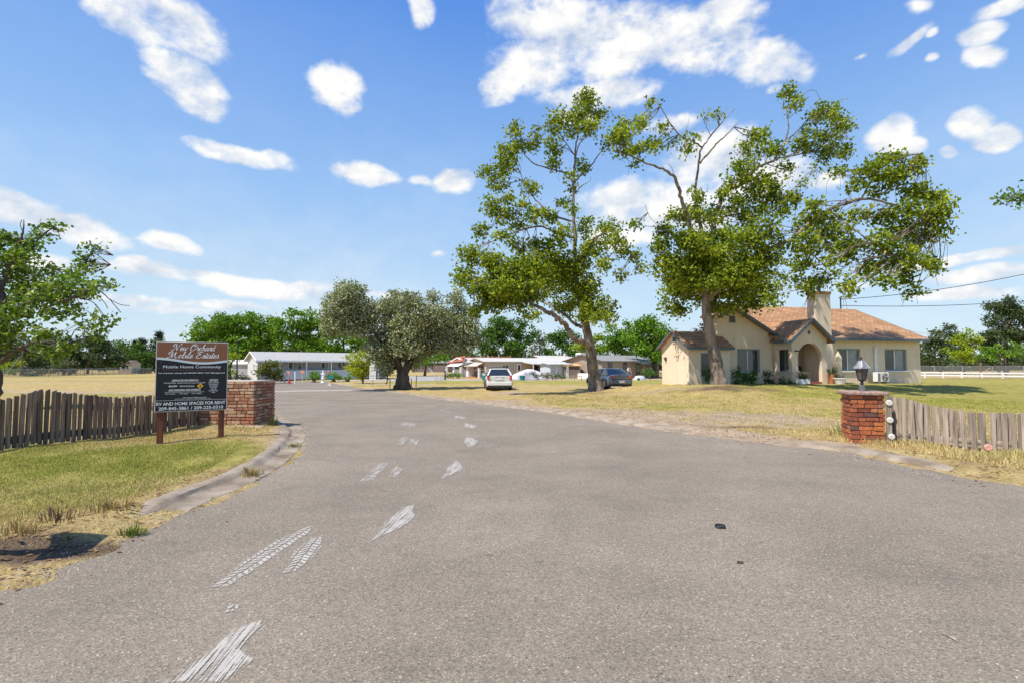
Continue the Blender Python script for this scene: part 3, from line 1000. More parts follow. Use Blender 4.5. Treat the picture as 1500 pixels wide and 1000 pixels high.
# ------------------------------------------------------------------ grass blades
def blades(name, n, poly_px, hmin, hmax, width, label, keep=None, lean=.5):
    poly = np.array([G(*p)[:2] if len(p) == 2 else p[:2] for p in poly_px])
    lo, hi = poly.min(0), poly.max(0)
    xs_, ys_ = [], []
    tot = 0
    while tot < n:
        k = 40000
        x = rng.uniform(lo[0], hi[0], k); y = rng.uniform(lo[1], hi[1], k)
        # denser close to the camera
        ok = (sdf(x, y, poly) < 0) & (rng.uniform(0, 1, k) < np.clip((lo[1] + 1) / (y + .01), .12, 1) ** 1.0)
        xs_.append(x[ok]); ys_.append(y[ok]); tot += ok.sum()
    x = np.concatenate(xs_)[:n]; y = np.concatenate(ys_)[:n]
    d = sdf(x, y, ROAD)
    zg_, zb_, zs_ = zone(x, y, d)
    # tufts: clumping noise
    cl = .5 + .5 * np.sin(3.1 * x + 2 * np.sin(1.7 * y)) * np.sin(2.7 * y + 2 * np.sin(2.3 * x))
    p = np.clip(.25 + .75 * cl, 0, 1) * (1 - .9 * np.clip(zb_ + zs_, 0, 1)) * sm(.55, .8, d)
    if keep is not None: p = p * keep(x, y)
    ok = rng.uniform(0, 1, len(x)) < p
    x, y, zg_, cl = x[ok], y[ok], zg_[ok], cl[ok]
    n = len(x)
    z = ground_z(x, y)
    h = rng.uniform(hmin, hmax, n) * (.7 + .5 * cl)
    a = rng.uniform(0, 2 * np.pi, n)
    dirx, diry = np.cos(a), np.sin(a)
    ln = rng.uniform(.1, 1, n) * lean * h
    la = rng.uniform(0, 2 * np.pi, n)
    w = width * rng.uniform(.6, 1.4, n) * (1 + .06 * y)
    base = np.stack([x, y, z - .01], 1)
    off = np.stack([dirx * w, diry * w, 0 * w], 1) * .5
    tip = base + np.stack([np.cos(la) * ln, np.sin(la) * ln, h], 1)
    mid = base + np.stack([np.cos(la) * ln * .35, np.sin(la) * ln * .35, h * .6], 1)
    V = np.stack([base - off, base + off, mid + off * .75, mid - off * .75, tip], 1).reshape(-1, 3)
    i = np.arange(n)[:, None] * 5
    loops = np.concatenate([i + np.array([0, 1, 2, 3]), i + np.array([3, 2, 4])], 1).ravel()
    st = (np.arange(n)[:, None] * 7 + np.array([0, 4])).ravel()
    f = np.clip(zg_ * 1.1 + rng.normal(0, .22, n) + (cl - .5) * .35, 0, 1)[:, None]
    straw = np.array([.62, .49, .235]); gr = np.array([.36, .37, .075])
    col = straw * (1 - f) + gr * f
    col = np.column_stack([col, np.ones(n)])
    me = raw_mesh(name, V, loops, st, [M['blade']], tone=np.repeat(col, 5, 0))
    return tag(link_mesh(name, me), label, 'grass', kind='stuff')


blades('verge_grass', 170000, [(-40, 850), (60, 812), (160, 775), (290, 706), (370, 655), (425, 622), (300, 622), (150, 648), (-40, 668)],
       .012, .042, .0055, 'mown green and straw grass on the left verge')
blades('lawn_grass', 150000, [(1500, 700), (1380, 672), (1240, 652), (1060, 630), (930, 612), (800, 596), (760, 577), (950, 572), (1120, 577), (1250, 578), (1500, 590)],
       .02, .05, .009, 'yellow green lawn grass on the right side')
blades('fence_straw', 16000, [(1500, 712), (1380, 690), (1290, 668), (1210, 652), (1215, 640), (1290, 648), (1400, 662), (1500, 668)],
       .05, .15, .006, 'tall dry straw along the right kerb and picket fence', lean=.9)
blades('pier_straw', 9000, [(290, 632), (360, 640), (420, 640), (436, 628), (405, 618), (380, 624), (300, 622)],
       .03, .10, .006, 'dry straw at the foot of the left brick pier', lean=.9)


def tuft(px, py, n, h, label, col, spread=.12, loc=None):
    c = G(px, py) if loc is None else np.array(loc)
    base = (c[0], c[1], max(gz(c[0], c[1]), float(g(c[0], c[1]))))
    V = []; loops = []; st = []
    for k in range(n):
        a = random.uniform(0, 2 * math.pi); r = random.uniform(0, spread)
        x, y = r * math.cos(a), r * math.sin(a)
        hh = h * random.uniform(.5, 1.1); l = hh * random.uniform(.2, .9); b = a + random.uniform(-.8, .8)
        w = .004 * random.uniform(.7, 1.6)
        px_, py_ = -math.sin(b) * w, math.cos(b) * w
        i = len(V)
        V += [(x - px_, y - py_, -.01), (x + px_, y + py_, -.01),
              (x + math.cos(b) * l * .4 + px_ * .8, y + math.sin(b) * l * .4 + py_ * .8, hh * .7),
              (x + math.cos(b) * l * .4 - px_ * .8, y + math.sin(b) * l * .4 - py_ * .8, hh * .7),
              (x + math.cos(b) * l, y + math.sin(b) * l, hh)]
        st.append(len(loops)); loops += [i, i + 1, i + 2, i + 3]
        st.append(len(loops)); loops += [i + 3, i + 2, i + 4]
    f = np.clip(rng.normal(.5, .3, n), 0, 1)[:, None]
    cc = np.column_stack([np.array(col[0]) * (1 - f) + np.array(col[1]) * f, np.ones(n)])
    me = raw_mesh('weed_tuft', V, loops, st, [M['blade']], tone=np.repeat(cc, 5, 0))
    o = link_mesh('weed_tuft', me)
    o.location = base
    return tag(o, label, 'weed')



def scatter(name, n, path, lo, hi, side, size, label, mat, leafy, lift=.0):
    """loose grit or leaf litter strewn along a road edge"""
    path = [np.array(p) for p in path]; nr = offset_path(path, side)
    V = []; loops = []; st = []; tn = []
    ii = rng.integers(0, len(path), n); dd_ = rng.normal((lo + hi) / 2, (hi - lo) / 2.5, n)
    Q = np.array(path)[ii] + np.array(nr)[ii] * dd_[:, None] + rng.normal(0, .12, (n, 2))
    Zq = np.maximum(ground_z(Q[:, 0], Q[:, 1]), g(Q[:, 0], Q[:, 1])) + lift
    for k in range(n):
        q = Q[k]; z = Zq[k]
        s_ = size * rng.uniform(.5, 1.5); a = rng.uniform(0, 6.28); b = len(V)
        ca, sa = math.cos(a) * s_, math.sin(a) * s_
        if leafy:
            V += [(q[0] - ca, q[1] - sa, z + .004), (q[0] + sa * .45, q[1] - ca * .45, z + .004 + .25 * s_), (q[0] + ca, q[1] + sa, z + .01), (q[0] - sa * .45, q[1] + ca * .45, z + .004 + .2 * s_)]
            fs_ = [(0, 1, 2), (0, 2, 3)]
        else:
            V += [(q[0] - ca, q[1] - sa, z - .002), (q[0] + sa, q[1] - ca, z - .002), (q[0] + ca, q[1] + sa, z - .002), (q[0] - sa, q[1] + ca, z - .002), (q[0] + .2 * ca, q[1] + .2 * sa, z + s_ * .8)]
            fs_ = [(0, 1, 4), (1, 2, 4), (2, 3, 4), (3, 0, 4)]
        for f in fs_: st.append(len(loops)); loops += [b + j for j in f]
        tn += [rng.uniform(0, 1)] * (len(V) - b)
    me_ = raw_mesh(name, V, loops, st, [mat], tone=np.array(tn))
    return tag(link_mesh(name, me_), label, 'debris', kind='stuff')


lit = leaf_mat('dry leaf litter', [(0, (.07, .04, .02)), (.5, (.22, .13, .06)), (1, (.45, .30, .14))], .1, .2, .8)
grit = leaf_mat('loose grit', [(0, (.14, .11, .085)), (.6, (.33, .28, .22)), (1, (.5, .45, .38))], .0, .1, .9)
LE = [p for p in dense(LEFT, .2) if 3.0 < p[1] < 15]; RE = [p for p in dense(RIGHT, .2) if 5.6 < p[1] < 22]
scatter('leaf_litter', 900, LE, .1, .9, 1, .022, 'dry leaf litter along the left kerb', lit, True)
scatter('leaf_litter', 1500, RE, .0, .9, -1, .024, 'dry leaf litter along the right road edge', lit, True)
scatter('grit', 1200, LE, -.35, .2, 1, .008, 'loose grit at the foot of the left kerb', grit, False)
scatter('grit', 1500, RE, -.45, .2, -1, .009, 'loose grit along the right road edge', grit, False)
DRY = ((.40, .28, .12), (.30, .25, .08)); GRN = ((.12, .18, .03), (.25, .26, .06))
tuft(368, 698, 120, .12, 'dry tuft growing in the gutter of the left kerb', DRY, .16)
tuft(195, 783, 130, .06, 'low green weed at the asphalt edge of the left verge', GRN, .10)
tuft(165, 757, 110, .09, 'spiky straw tuft on the left verge above the low green weed', DRY, .18)
tuft(400, 628, 60, .22, 'green grass clump sprouting by the corner of the left brick pier', GRN, .08)
tuft(86, 775, 70, .11, 'thin dark dry stalks on the left verge beside bare soil', ((.12, .08, .05), (.25, .17, .09)), .16)
tuft(25, 795, 90, .10, 'straw tuft at the left frame edge of the verge', DRY, .18)
tuft(1395, 655, 110, .34, 'dead brown weed leaning against the right picket fence', ((.13, .06, .03), (.30, .13, .05)), .16)
tuft(1345, 655, 100, .20, 'green weed at the foot of the right picket fence', GRN, .25)
tuft(1240, 645, 120, .22, 'tall yellow green grass at the left foot of the orange brick pier', GRN, .3)
tuft(430, 655, 70, .07, 'small green weed on the left kerb near the pier', GRN, .12)

# ------------------------------------------------------------------ camera, sun, sky
cam = bpy.data.cameras.new('camera')
cam.sensor_width = 36; cam.lens = 18
cam.clip_start = .05; cam.clip_end = 6000
co = bpy.data.objects.new('camera', cam); COL.objects.link(co)
co.location = (0, 0, CAMH)
co.rotation_euler = (math.pi / 2 + TILT, 0, 0)
scene.camera = co

SUN_EL = R(58)
sh = np.array([-.80, -.60]); sh /= np.linalg.norm(sh)
sd = bpy.data.lights.new('sun', 'SUN')
sd.energy = 4.6; sd.angle = R(.53); sd.color = (1, .93, .82)
so = bpy.data.objects.new('sun', sd); COL.objects.link(so)
dirn = Vector((sh[0] * math.cos(SUN_EL), sh[1] * math.cos(SUN_EL), math.sin(SUN_EL)))
so.rotation_euler = dirn.to_track_quat('Z', 'Y').to_euler()
so.location = (-20, -20, 40)

w = bpy.data.worlds.new('World'); scene.world = w; w.use_nodes = True
w.cycles.sampling_method = 'MANUAL'; w.cycles.sample_map_resolution = 512
t = NT(w)
bg = t.n['Background']
sky = t.new('ShaderNodeTexSky')
sky.sky_type = 'NISHITA'; sky.sun_disc = False
sky.sun_elevation = SUN_EL; sky.sun_rotation = math.atan2(sh[0], sh[1])
sky.air_density = 1.0; sky.dust_density = .6; sky.ozone_density = 1.6
tc = t.new('ShaderNodeTexCoord')
sx = t.new('ShaderNodeSeparateXYZ'); t.l.new(tc.outputs['Generated'], sx.inputs[0])
az = t.math('ARCTAN2', sx.outputs[0], sx.outputs[1])
el = t.math('ARCSINE', sx.outputs[2])
cv = t.new('ShaderNodeCombineXYZ', ins={0: az, 1: el, 2: 0.0})
# clouds: soft-edged lobes in sky directions, broken up by fractal noise
CLOUDS = [  # px, py, rx, ry, turn(deg, clockwise in the picture), weight
    (215, 22, 105, 52, 10, 1.15), (170, 5, 60, 30, 0, 1.1), (275, 45, 40, 34, 20, 1.1), (250, 42, 70, 34, 20, 1), (278, 122, 62, 40, 28, 1.1), (232, 110, 26, 14, 0, .7), (497, 126, 42, 40, 10, 1.1), (485, 105, 26, 16, 0, 1), (510, 150, 26, 18, 0, 1), (348, 226, 84, 15, 4, 1), (400, 232, 34, 13, 0, .9),
    (543, 257, 42, 19, 0, 1), (668, 266, 36, 19, -15, 1), (613, 266, 20, 12, 0, .7), (618, 12, 22, 30, -15, 1),
    (15, 305, 60, 24, 6, 1), (110, 332, 80, 24, 14, 1), (255, 360, 50, 14, 6, .9), (196, 385, 26, 12, 0, .9), (70, 383, 44, 13, 0, .9), (300, 406, 150, 13, 3, .8),
    (385, 420, 110, 16, 3, .95), (450, 418, 60, 10, 0, .8), (200, 440, 120, 9, 0, .7), (330, 446, 90, 8, 0, .7), (240, 450, 140, 11, 0, .6), (560, 432, 60, 8, 0, .6), (640, 374, 14, 6, 0, .6),
    (800, 25, 80, 52, 5, 1), (790, 92, 70, 38, -8, 1), (742, 118, 44, 28, -25, 1), (905, 62, 105, 62, 0, 1), (1010, 58, 120, 60, 12, 1), (1105, 85, 90, 40, 25, 1), (1065, 15, 70, 26, 10, .9),
    (880, 140, 90, 26, 0, .95), (1170, 108, 30, 22, 40, .9), (845, 172, 60, 18, 10, .7), (940, 300, 130, 40, 0, .95), (1030, 238, 80, 42, -10, .9), (900, 345, 90, 22, 0, .8), (1110, 265, 90, 30, 0, .8), (1040, 320, 60, 26, 0, .7), (1000, 180, 60, 14, 0, .6),
    (1305, 198, 38, 28, 0, 1.1), (1335, 212, 24, 14, 15, 1), (1425, 182, 36, 22, 0, 1.05), (1455, 200, 42, 22, 10, 1.05), (1385, 221, 18, 12, 0, .9), (1440, 48, 34, 20, 10, 1.05), (1446, 80, 34, 20, 30, 1), (1332, 60, 38, 11, -22, .85), (1372, 42, 12, 8, 0, .8), (1372, 82, 12, 10, 0, .7), (1478, 6, 50, 16, 0, .9), (1130, 130, 18, 10, 0, .8),
    (1212, 262, 40, 16, 0, .7), (1420, 379, 130, 11, -2, .95), (1440, 404, 130, 12, -2, .95), (1400, 430, 120, 11, 0, .8), (1300, 395, 80, 10, 0, .7), (1262, 82, 16, 7, 0, .6), (1345, 8, 22, 10, 20, .6), (1250, 420, 60, 9, 0, .5),
]
acc = None


def azel(px, py):
    d = ray(px, py)
    return math.atan2(d[0], d[1]), math.asin(d[2] / np.linalg.norm(d))


nv = tc.outputs['Generated']
mpn = t.new('ShaderNodeMapping'); mpn.inputs['Scale'].default_value = (1, 1, 1.5)
t.l.new(nv, mpn.inputs[0])
warp = t.new('ShaderNodeTexNoise', ins={'Scale': 7.0, 'Detail': 3.0})
t.l.new(mpn.outputs[0], warp.inputs['Vector'])
wv = t.new('ShaderNodeVectorMath', operation='MULTIPLY_ADD')
t.l.new(warp.outputs['Color'], wv.inputs[0]); wv.inputs[1].default_value = (.05, .035, 0); wv.inputs[2].default_value = (-.025, -.0175, 0)
wadd = t.new('ShaderNodeVectorMath', operation='ADD')
t.l.new(cv.outputs[0], wadd.inputs[0]); t.l.new(wv.outputs[0], wadd.inputs[1])
for (px, py, rx, ry, turn, wt) in CLOUDS:
    a0, e0 = azel(px, py)
    a1, e1 = azel(px + rx, py); a2, e2 = azel(px, py - ry)
    ra = max(math.hypot(a1 - a0, e1 - e0), .01); re = max(math.hypot(a2 - a0, e2 - e0), .006)
    mp = t.new('ShaderNodeMapping', vector_type='TEXTURE')
    mp.inputs['Location'].default_value = (a0, e0, 0)
    mp.inputs['Rotation'].default_value = (0, 0, -R(turn))
    mp.inputs['Scale'].default_value = (ra * 1.42, re * 1.45, 1)
    t.l.new(wadd.outputs[0], mp.inputs[0])
    ln = t.new('ShaderNodeVectorMath', operation='LENGTH'); t.l.new(mp.outputs[0], ln.inputs[0])
    v = t.math('MULTIPLY', t.math('SUBTRACT', 1.0, ln.outputs['Value'], clamp=True), wt)
    acc = v if acc is None else t.math('MAXIMUM', acc, v)
n1 = t.noise(mpn.outputs[0], 11.0, 7, .60)
n2 = t.noise(mpn.outputs[0], 24.0, 4, .6)


def billow(scale):
    n_ = t.noise(mpn.outputs[0], scale, 2, .5, .4)
    return t.math('SUBTRACT', .5, t.math('ABSOLUTE', t.math('SUBTRACT', t.math('MULTIPLY', n_, 3.2), 1.6)))


bl = t.math('ADD', t.math('MULTIPLY', billow(19.0), .42), t.math('MULTIPLY', billow(46.0), .22))
plateau = t.maprange(acc, .0, .62, smooth=True)
dens = t.math('ADD', t.math('MULTIPLY', plateau, 1.0), t.math('ADD', t.math('MULTIPLY', t.math('SUBTRACT', n1, .5), 2.0), t.math('MULTIPLY', bl, .8)))
cover = t.maprange(dens, .36, 1.28, smooth=True)
cover = t.math('MULTIPLY', cover, t.maprange(acc, .0, .22, smooth=True))
# thin cirrus veil everywhere low in the sky
veil = t.math('MULTIPLY', t.maprange(t.noise(mpn.outputs[0], 3.0, 6, .6), .45, .8), t.maprange(el, .0, .45, .55, .05))
cover = t.math('MAXIMUM', cover, veil)
# sunlit tops and greyer undersides: density towards the sun compared with density here
of = t.new('ShaderNodeVectorMath', operation='ADD'); t.l.new(mpn.outputs[0], of.inputs[0]); of.inputs[1].default_value = (-.012, .0, .034)
n1b = t.noise(of.outputs[0], 11.0, 4, .60)
shade = t.math('ADD', t.math('MULTIPLY', t.math('SUBTRACT', n1, n1b), 1.7), t.math('ADD', .52, t.math('MULTIPLY', t.math('SUBTRACT', n2, .5), .3)))
cc = t.ramp(shade, [(.12, (4.7, 5.2, 6.0)), (.42, (6.1, 6.4, 6.8)), (.66, (7.6, 7.55, 7.4))])
hs = t.new('ShaderNodeHueSaturation', ins={'Hue': .5, 'Saturation': 1.0, 'Value': 1.0, 'Fac': 1.0})
t.l.new(sky.outputs[0], hs.inputs['Color'])
SKYCOL = hs
grad = t.ramp(el, [(0.0, (5.2, 6.3, 7.3)), (.13, (4.4, 6.0, 7.5)), (.31, (2.75, 4.7, 7.7)), (.62, (.85, 2.5, 6.9))])
blue = t.mix(.75, hs.outputs[0], grad)
final = t.mix(cover, blue, cc)
t.l.new(final, bg.inputs['Color'])
bg.inputs['Strength'].default_value = .095

vs = scene.view_settings
vs.view_transform = 'Standard'; vs.look = 'None'; vs.gamma = 1.0; vs.exposure = 0.5
vs.use_curve_mapping = False
scene.render.film_transparent = False
scene.cycles.max_bounces = 8
scene.cycles.transparent_max_bounces = 12
scene.cycles.use_denoising = True
# ------------------------------------------------------------------ lettering
def font_mesh(text, width, height, shear=0.0, bold=0.0):
    """flat letter faces centred on the origin, scaled to a width and a height (x, z)"""
    cu = bpy.data.curves.new('text', 'FONT')
    cu.body = text; cu.align_x = 'CENTER'; cu.shear = shear; cu.offset = bold
    cu.resolution_u = 3
    o = bpy.data.objects.new('text', cu); COL.objects.link(o)
    dg = bpy.context.evaluated_depsgraph_get(); dg.update()
    me = bpy.data.meshes.new_from_object(o.evaluated_get(dg))
    V = np.array([v.co[:] for v in me.vertices]); F = [list(p.vertices) for p in me.polygons]
    bpy.data.objects.remove(o); bpy.data.meshes.remove(me); bpy.data.curves.remove(cu)
    lo, hi = V.min(0), V.max(0)
    V = (V - (lo + hi) / 2)
    V[:, 0] *= width / (hi[0] - lo[0]); V[:, 1] *= height / (hi[1] - lo[1])
    return V[:, :2], F


# hand-drawn script strokes on a unit grid: x to the right, y up, x-height .5, ascender 1
SCRIPT = {
    'N': (1.25, [[(.05, .12), (-.05, .02), (.05, -.04), (.2, .1), (.38, .6), (.5, 1.0)], [(.5, 1.0), (.55, .6), (.66, .2), (.75, .0)], [(.75, 0), (.85, .45), (1.0, .85), (1.15, 1.05), (1.28, 1.0), (1.26, .9)],
                 [(.5, 1.0), (.25, 1.02), (.0, .85), (-.02, .68), (.1, .62)]]),
    'O': (1.05, [[(.62, 1.0), (.3, .92), (.05, .55), (.1, .12), (.4, -.02), (.75, .2), (.92, .6), (.85, .95), (.62, 1.02), (.48, .85), (.6, .72), (.95, .82), (1.1, .95)]]),
    'M': (1.6, [[(.05, .12), (-.08, .02), (.05, -.05), (.2, .1), (.38, .6), (.52, 1.0)], [(.52, 1.0), (.52, .5), (.58, .05)], [(.58, .05), (.75, .5), (1.02, 1.0)], [(1.02, 1.0), (1.0, .5), (1.1, .05), (1.25, .02), (1.42, .2)],
                [(.52, 1.0), (.25, 1.0), (.02, .82), (.0, .66), (.12, .6)]]),
    'E': (.95, [[(.9, .85), (.8, 1.0), (.5, .98), (.36, .78), (.55, .58), (.7, .56)], [(.55, .56), (.25, .48), (.05, .22), (.2, .0), (.55, .0), (.85, .22)], [(.36, .85), (.12, .9), (.05, .78)]]),
    'a': (.58, [[(.45, .42), (.3, .5), (.08, .35), (.06, .08), (.2, .0), (.4, .2), (.47, .48)], [(.47, .48), (.42, .12), (.5, .0), (.62, .14)]]),
    'b': (.5, [[(.0, .14), (.2, .6), (.3, .95), (.22, 1.0), (.12, .7), (.1, .15), (.2, .0), (.38, .1), (.44, .35), (.36, .48), (.5, .42)]]),
    'c': (.48, [[(.42, .4), (.3, .5), (.08, .35), (.06, .1), (.22, .0), (.52, .18)]]),
    'd': (.6, [[(.42, .42), (.28, .5), (.06, .34), (.05, .08), (.18, .0), (.38, .2), (.56, 1.02)], [(.52, .8), (.42, .12), (.5, .0), (.64, .14)]]),
    'e': (.48, [[(.04, .16), (.3, .28), (.4, .42), (.28, .5), (.1, .34), (.08, .08), (.24, .0), (.52, .18)]]),
    'h': (.62, [[(.0, .14), (.22, .6), (.34, .95), (.26, 1.0), (.14, .6), (.06, .0)], [(.08, .15), (.24, .44), (.38, .46), (.38, .2), (.44, .0), (.64, .16)]]),
    'i': (.32, [[(.0, .14), (.18, .48), (.12, .12), (.18, .0), (.34, .15)], [(.24, .68), (.27, .72)]]),
    'l': (.34, [[(.0, .14), (.2, .6), (.3, .95), (.22, 1.0), (.12, .6), (.1, .1), (.18, .0), (.36, .15)]]),
    'o': (.55, [[(.3, .5), (.1, .38), (.06, .1), (.2, .0), (.4, .12), (.44, .38), (.3, .5), (.38, .38), (.58, .44)]]),
    'r': (.46, [[(.0, .14), (.16, .56), (.24, .48), (.36, .46), (.3, .14), (.36, .0), (.5, .15)]]),
    's': (.42, [[(.0, .14), (.24, .54), (.26, .4), (.36, .16), (.24, .0), (.06, .06)], [(.3, .03), (.46, .15)]]),
    't': (.38, [[(.0, .14), (.26, .86)], [(.26, .86), (.12, .15), (.2, .0), (.4, .16)], [(.04, .6), (.4, .64)]]),
    'w': (.74, [[(.0, .2), (.1, .5), (.12, .15), (.2, .0), (.34, .15), (.4, .48)], [(.4, .48), (.38, .15), (.46, .0), (.62, .15), (.66, .48), (.8, .42)]]),
    ' ': (.5, []),
}


def script_mesh(text, width, height, slant=.32, pen=.10):
    V = []; F = []; x0 = 0.0
    for ch in text:
        adv, strokes = SCRIPT[ch]
        for s_ in strokes:
            pts = spline([np.array(p, float) for p in s_], 5)
            pts = [np.array([p[0] + x0 + slant * p[1], p[1]]) for p in pts]
            b = len(V)
            for i, p in enumerate(pts):
                d = pts[min(i + 1, len(pts) - 1)] - pts[max(i - 1, 0)]
                d = d / (np.linalg.norm(d) + 1e-9)
                w_ = pen * (.45 + .75 * max(0, -d[1] if True else 0) + .35 * abs(d[0]))
                n_ = np.array([-d[1], d[0]]) * w_ * .5
                V += [p + n_, p - n_]
            for i in range(len(pts) - 1):
                F.append([b + 2 * i, b + 2 * i + 1, b + 2 * i + 3, b + 2 * i + 2])
        x0 += adv
    V = np.array(V); lo, hi = V.min(0), V.max(0)
    V = V - (lo + hi) / 2
    V[:, 0] *= width / (hi[0] - lo[0]); V[:, 1] *= height / (hi[1] - lo[1])
    return V, F


# ------------------------------------------------------------------ park sign
SW, SH, SB = 1.09, 1.215, R(28)
sl = GY(224.5, 8.85)
sx0 = sl[0] + math.cos(SB) * SW / 2; sy0 = sl[1] + math.sin(SB) * SW / 2
sz = gz(sx0, sy0)
sign = thing('park_sign', 'brown and black park sign with white lettering on two stained posts', 'sign', (sx0, sy0, sz), SB)
bot = .60 - sz


def su(u, v):
    """panel coordinates (0..1 right, 0..1 down) to local x, z"""
    return (u - .5) * SW, bot + SH * (1 - v)


m = MB(); m.box((0, 0, bot + SH / 2), (SW, .03, SH)); pn = m.build('panel', M['sign_edge'], sign, bevel=.003)
yf_ = -.0165


def face_poly(uv, y, mat, name, parent):
    mb = MB()
    P3 = [Vector((su(*q)[0], y, su(*q)[1])) for q in uv]
    mb.poly(P3, [t_ for t_ in tessellate_polygon([P3])])
    o = mb.build(name, mat, parent)
    for p in o.data.polygons:
        if p.normal.y > 0: p.flip()
    return o


e = .012
us = np.linspace(e, 1 - e, 25)
wave = lambda u: .272 + .030 * math.sin((u - .05) * 2 * math.pi * .80 - 1.35) + .012 * (u - .5)
face_poly([(e, e), (1 - e, e)] + [(u, wave(u) - .008) for u in us[::-1]], yf_, M['brown_sign'], 'brown_header', pn)
face_poly([(u, wave(u) + .018) for u in us] + [(1 - e, .834), (e, .834)], yf_ , M['black_sign'], 'notice_field', pn)
face_poly([(e, .842), (1 - e, .842), (1 - e, 1 - e), (e, 1 - e)], yf_, M['black_sign'], 'rent_field', pn)
face_poly([(u, wave(u) - .012) for u in us] + [(u, wave(u) + .020) for u in us[::-1]], yf_ - .0015, M['grey_ink'], 'wave_band', pn)
face_poly([(.095, .402), (.90, .402), (.90, .406), (.095, .406)], yf_ - .0015, M['rule_ink'], 'rule', pn)
LV = []; LF = []


def put(VF, u, v):
    V_, F_ = VF
    cx, cz = su(u, v)
    mb = MB(); mb.poly([(cx + p[0], yf_ - .0022, cz + p[1]) for p in V_], F_)
    mb.build('lettering', M['white_ink'], pn, fix=False)


put(script_mesh('New Orchard', .62 * SW, .105 * SH), .515, .080)
put(script_mesh('Mobile Estates', .73 * SW, .105 * SH), .505, .188)


def line(text, u, v, w_, h_, shear=0.0, bold=.0):
    put(font_mesh(text, w_ * SW, h_ * SH, shear, bold), u, v)


line('Mobile Home Community', .50, .364, .80, .052)
line('For Inquiries, please call 209.845.3830 / Park Management', .50, .449, .92, .022, .1, .012)
line('-PRIVATE PROPERTY-', .405, .551, .37, .022, 0, .02)
line('NO SOLICITING - California Penal Code Section 602 and 602.5', .40, .589, .56, .015, 0, .01)
line('SLOW', .24, .635, .115, .024, 0, .03)
line('PRIVATE ROAD', .43, .637, .20, .017, 0, .02)
line('-NO PARKING ON STREETS-', .40, .690, .44, .024, 0, .02)
line("Violators will be towed at vehicle owner's expense", .40, .722, .54, .014, 0, .008)
line('CVC 22658.A   -   CVC 22658   -   CVC 22658.A', .385, .745, .50, .013, 0, .008)
for k, (s_, w_) in enumerate([('-NOTICE-', .13), ('VIDEO CAMERAS', .13), ('ARE IN USE FOR', .15), ('YOUR SECURITY', .14), ('NO TRESPASS', .12), ('VIOLATORS', .10), ('WILL BE', .08), ('PROSECUTED', .13), ('CODE', .05)]):
    line(s_, .80, .545 + .0235 * k, w_, .0135, 0, .012)
line('New Orchard Mobile Home Park', .545, .802, .33, .013, 0, .01)
line('6236 State Highway 108, Modesto, CA', .52, .821, .50, .013, 0, .01)
line('RV AND HOME SPACES FOR RENT', .50, .886, .95, .046, 0, .012)
line('209-845-3861 / 209-225-0310', .50, .953, .89, .046, 0, .012)
for u0, u1, v in ((.215, .595, .564), (.175, .625, .704), (.74, .86, .555)):
    face_poly([(u0, v), (u1, v), (u1, v + .003), (u0, v + .003)], yf_ - .002, M['white_ink'], 'underline', pn)
dm = face_poly([(.612, .594), (.658, .637), (.612, .680), (.566, .637)], yf_ - .0022, M['yellow_ink'], 'warning_diamond', pn)
mb = MB()
for (u, v, r_) in ((.612, .621, .006), (.612, .640, .011), (.612, .655, .007)):
    cx, cz = su(u, v)
    mb.box((cx, yf_ - .0035, cz), (r_ * 1.6, .002, r_ * 2))
mb.build('walker_symbol', M['black'], pn)
for u, v in ((.04, .08), (.96, .08), (.07, .30), (.05, .38), (.95, .39), (.04, .78), (.955, .78)):
    cx, cz = su(u, v)
    mb = MB(); mb.cyl((cx, yf_ + .002, cz), (cx, yf_ - .006, cz), .007, n=8)
    mb.build('bolt', M['grey_metal'], pn)
for sgn, dz in ((-1, -.03), (1, -.02)):
    mb = MB(); mb.box((sgn * (SW / 2 - .085), .062, (bot + SH * .9) / 2 - .04), (.092, .088, bot + SH * .9 + .08))
    mb.build('post', M['stained_wood'], sign, bevel=.005)


# ------------------------------------------------------------------ brick piers
def brick_face(mb, p0, ux, L, H, z0, courses, blen, out, jit, holes=()):
    """courses of single bricks on a face starting at p0 and running along ux"""
    ch = H / courses
    ux = np.array([ux[0], ux[1], 0.0]); nx_ = np.array([out[0], out[1], 0.0])
    rz = math.atan2(ux[1], ux[0])
    for c_ in range(courses):
        x = -blen * (.5 if c_ % 2 else 0.0) + random.uniform(-.02, .02)
        k = 0
        while x < L - .02:
            bl = blen * random.uniform(.88, 1.1)
            if random.random() < .22: bl *= .55
            a = max(x, .0); b_ = min(x + bl - .012, L)
            if b_ - a > .03 and (c_, k) not in holes:
                ctr = np.array(p0) + ux * ((a + b_) / 2) + np.array([0, 0, z0 + ch * (c_ + .5) + random.uniform(-.003, .003)])
                ctr = ctr + nx_ * (random.uniform(-jit, jit) - .045)
                mb.box(ctr, (b_ - a, .10, ch - .013 + random.uniform(-.004, .003)), rz + random.uniform(-.012, .012), random.uniform(-.015, .015))
            x += bl; k += 1


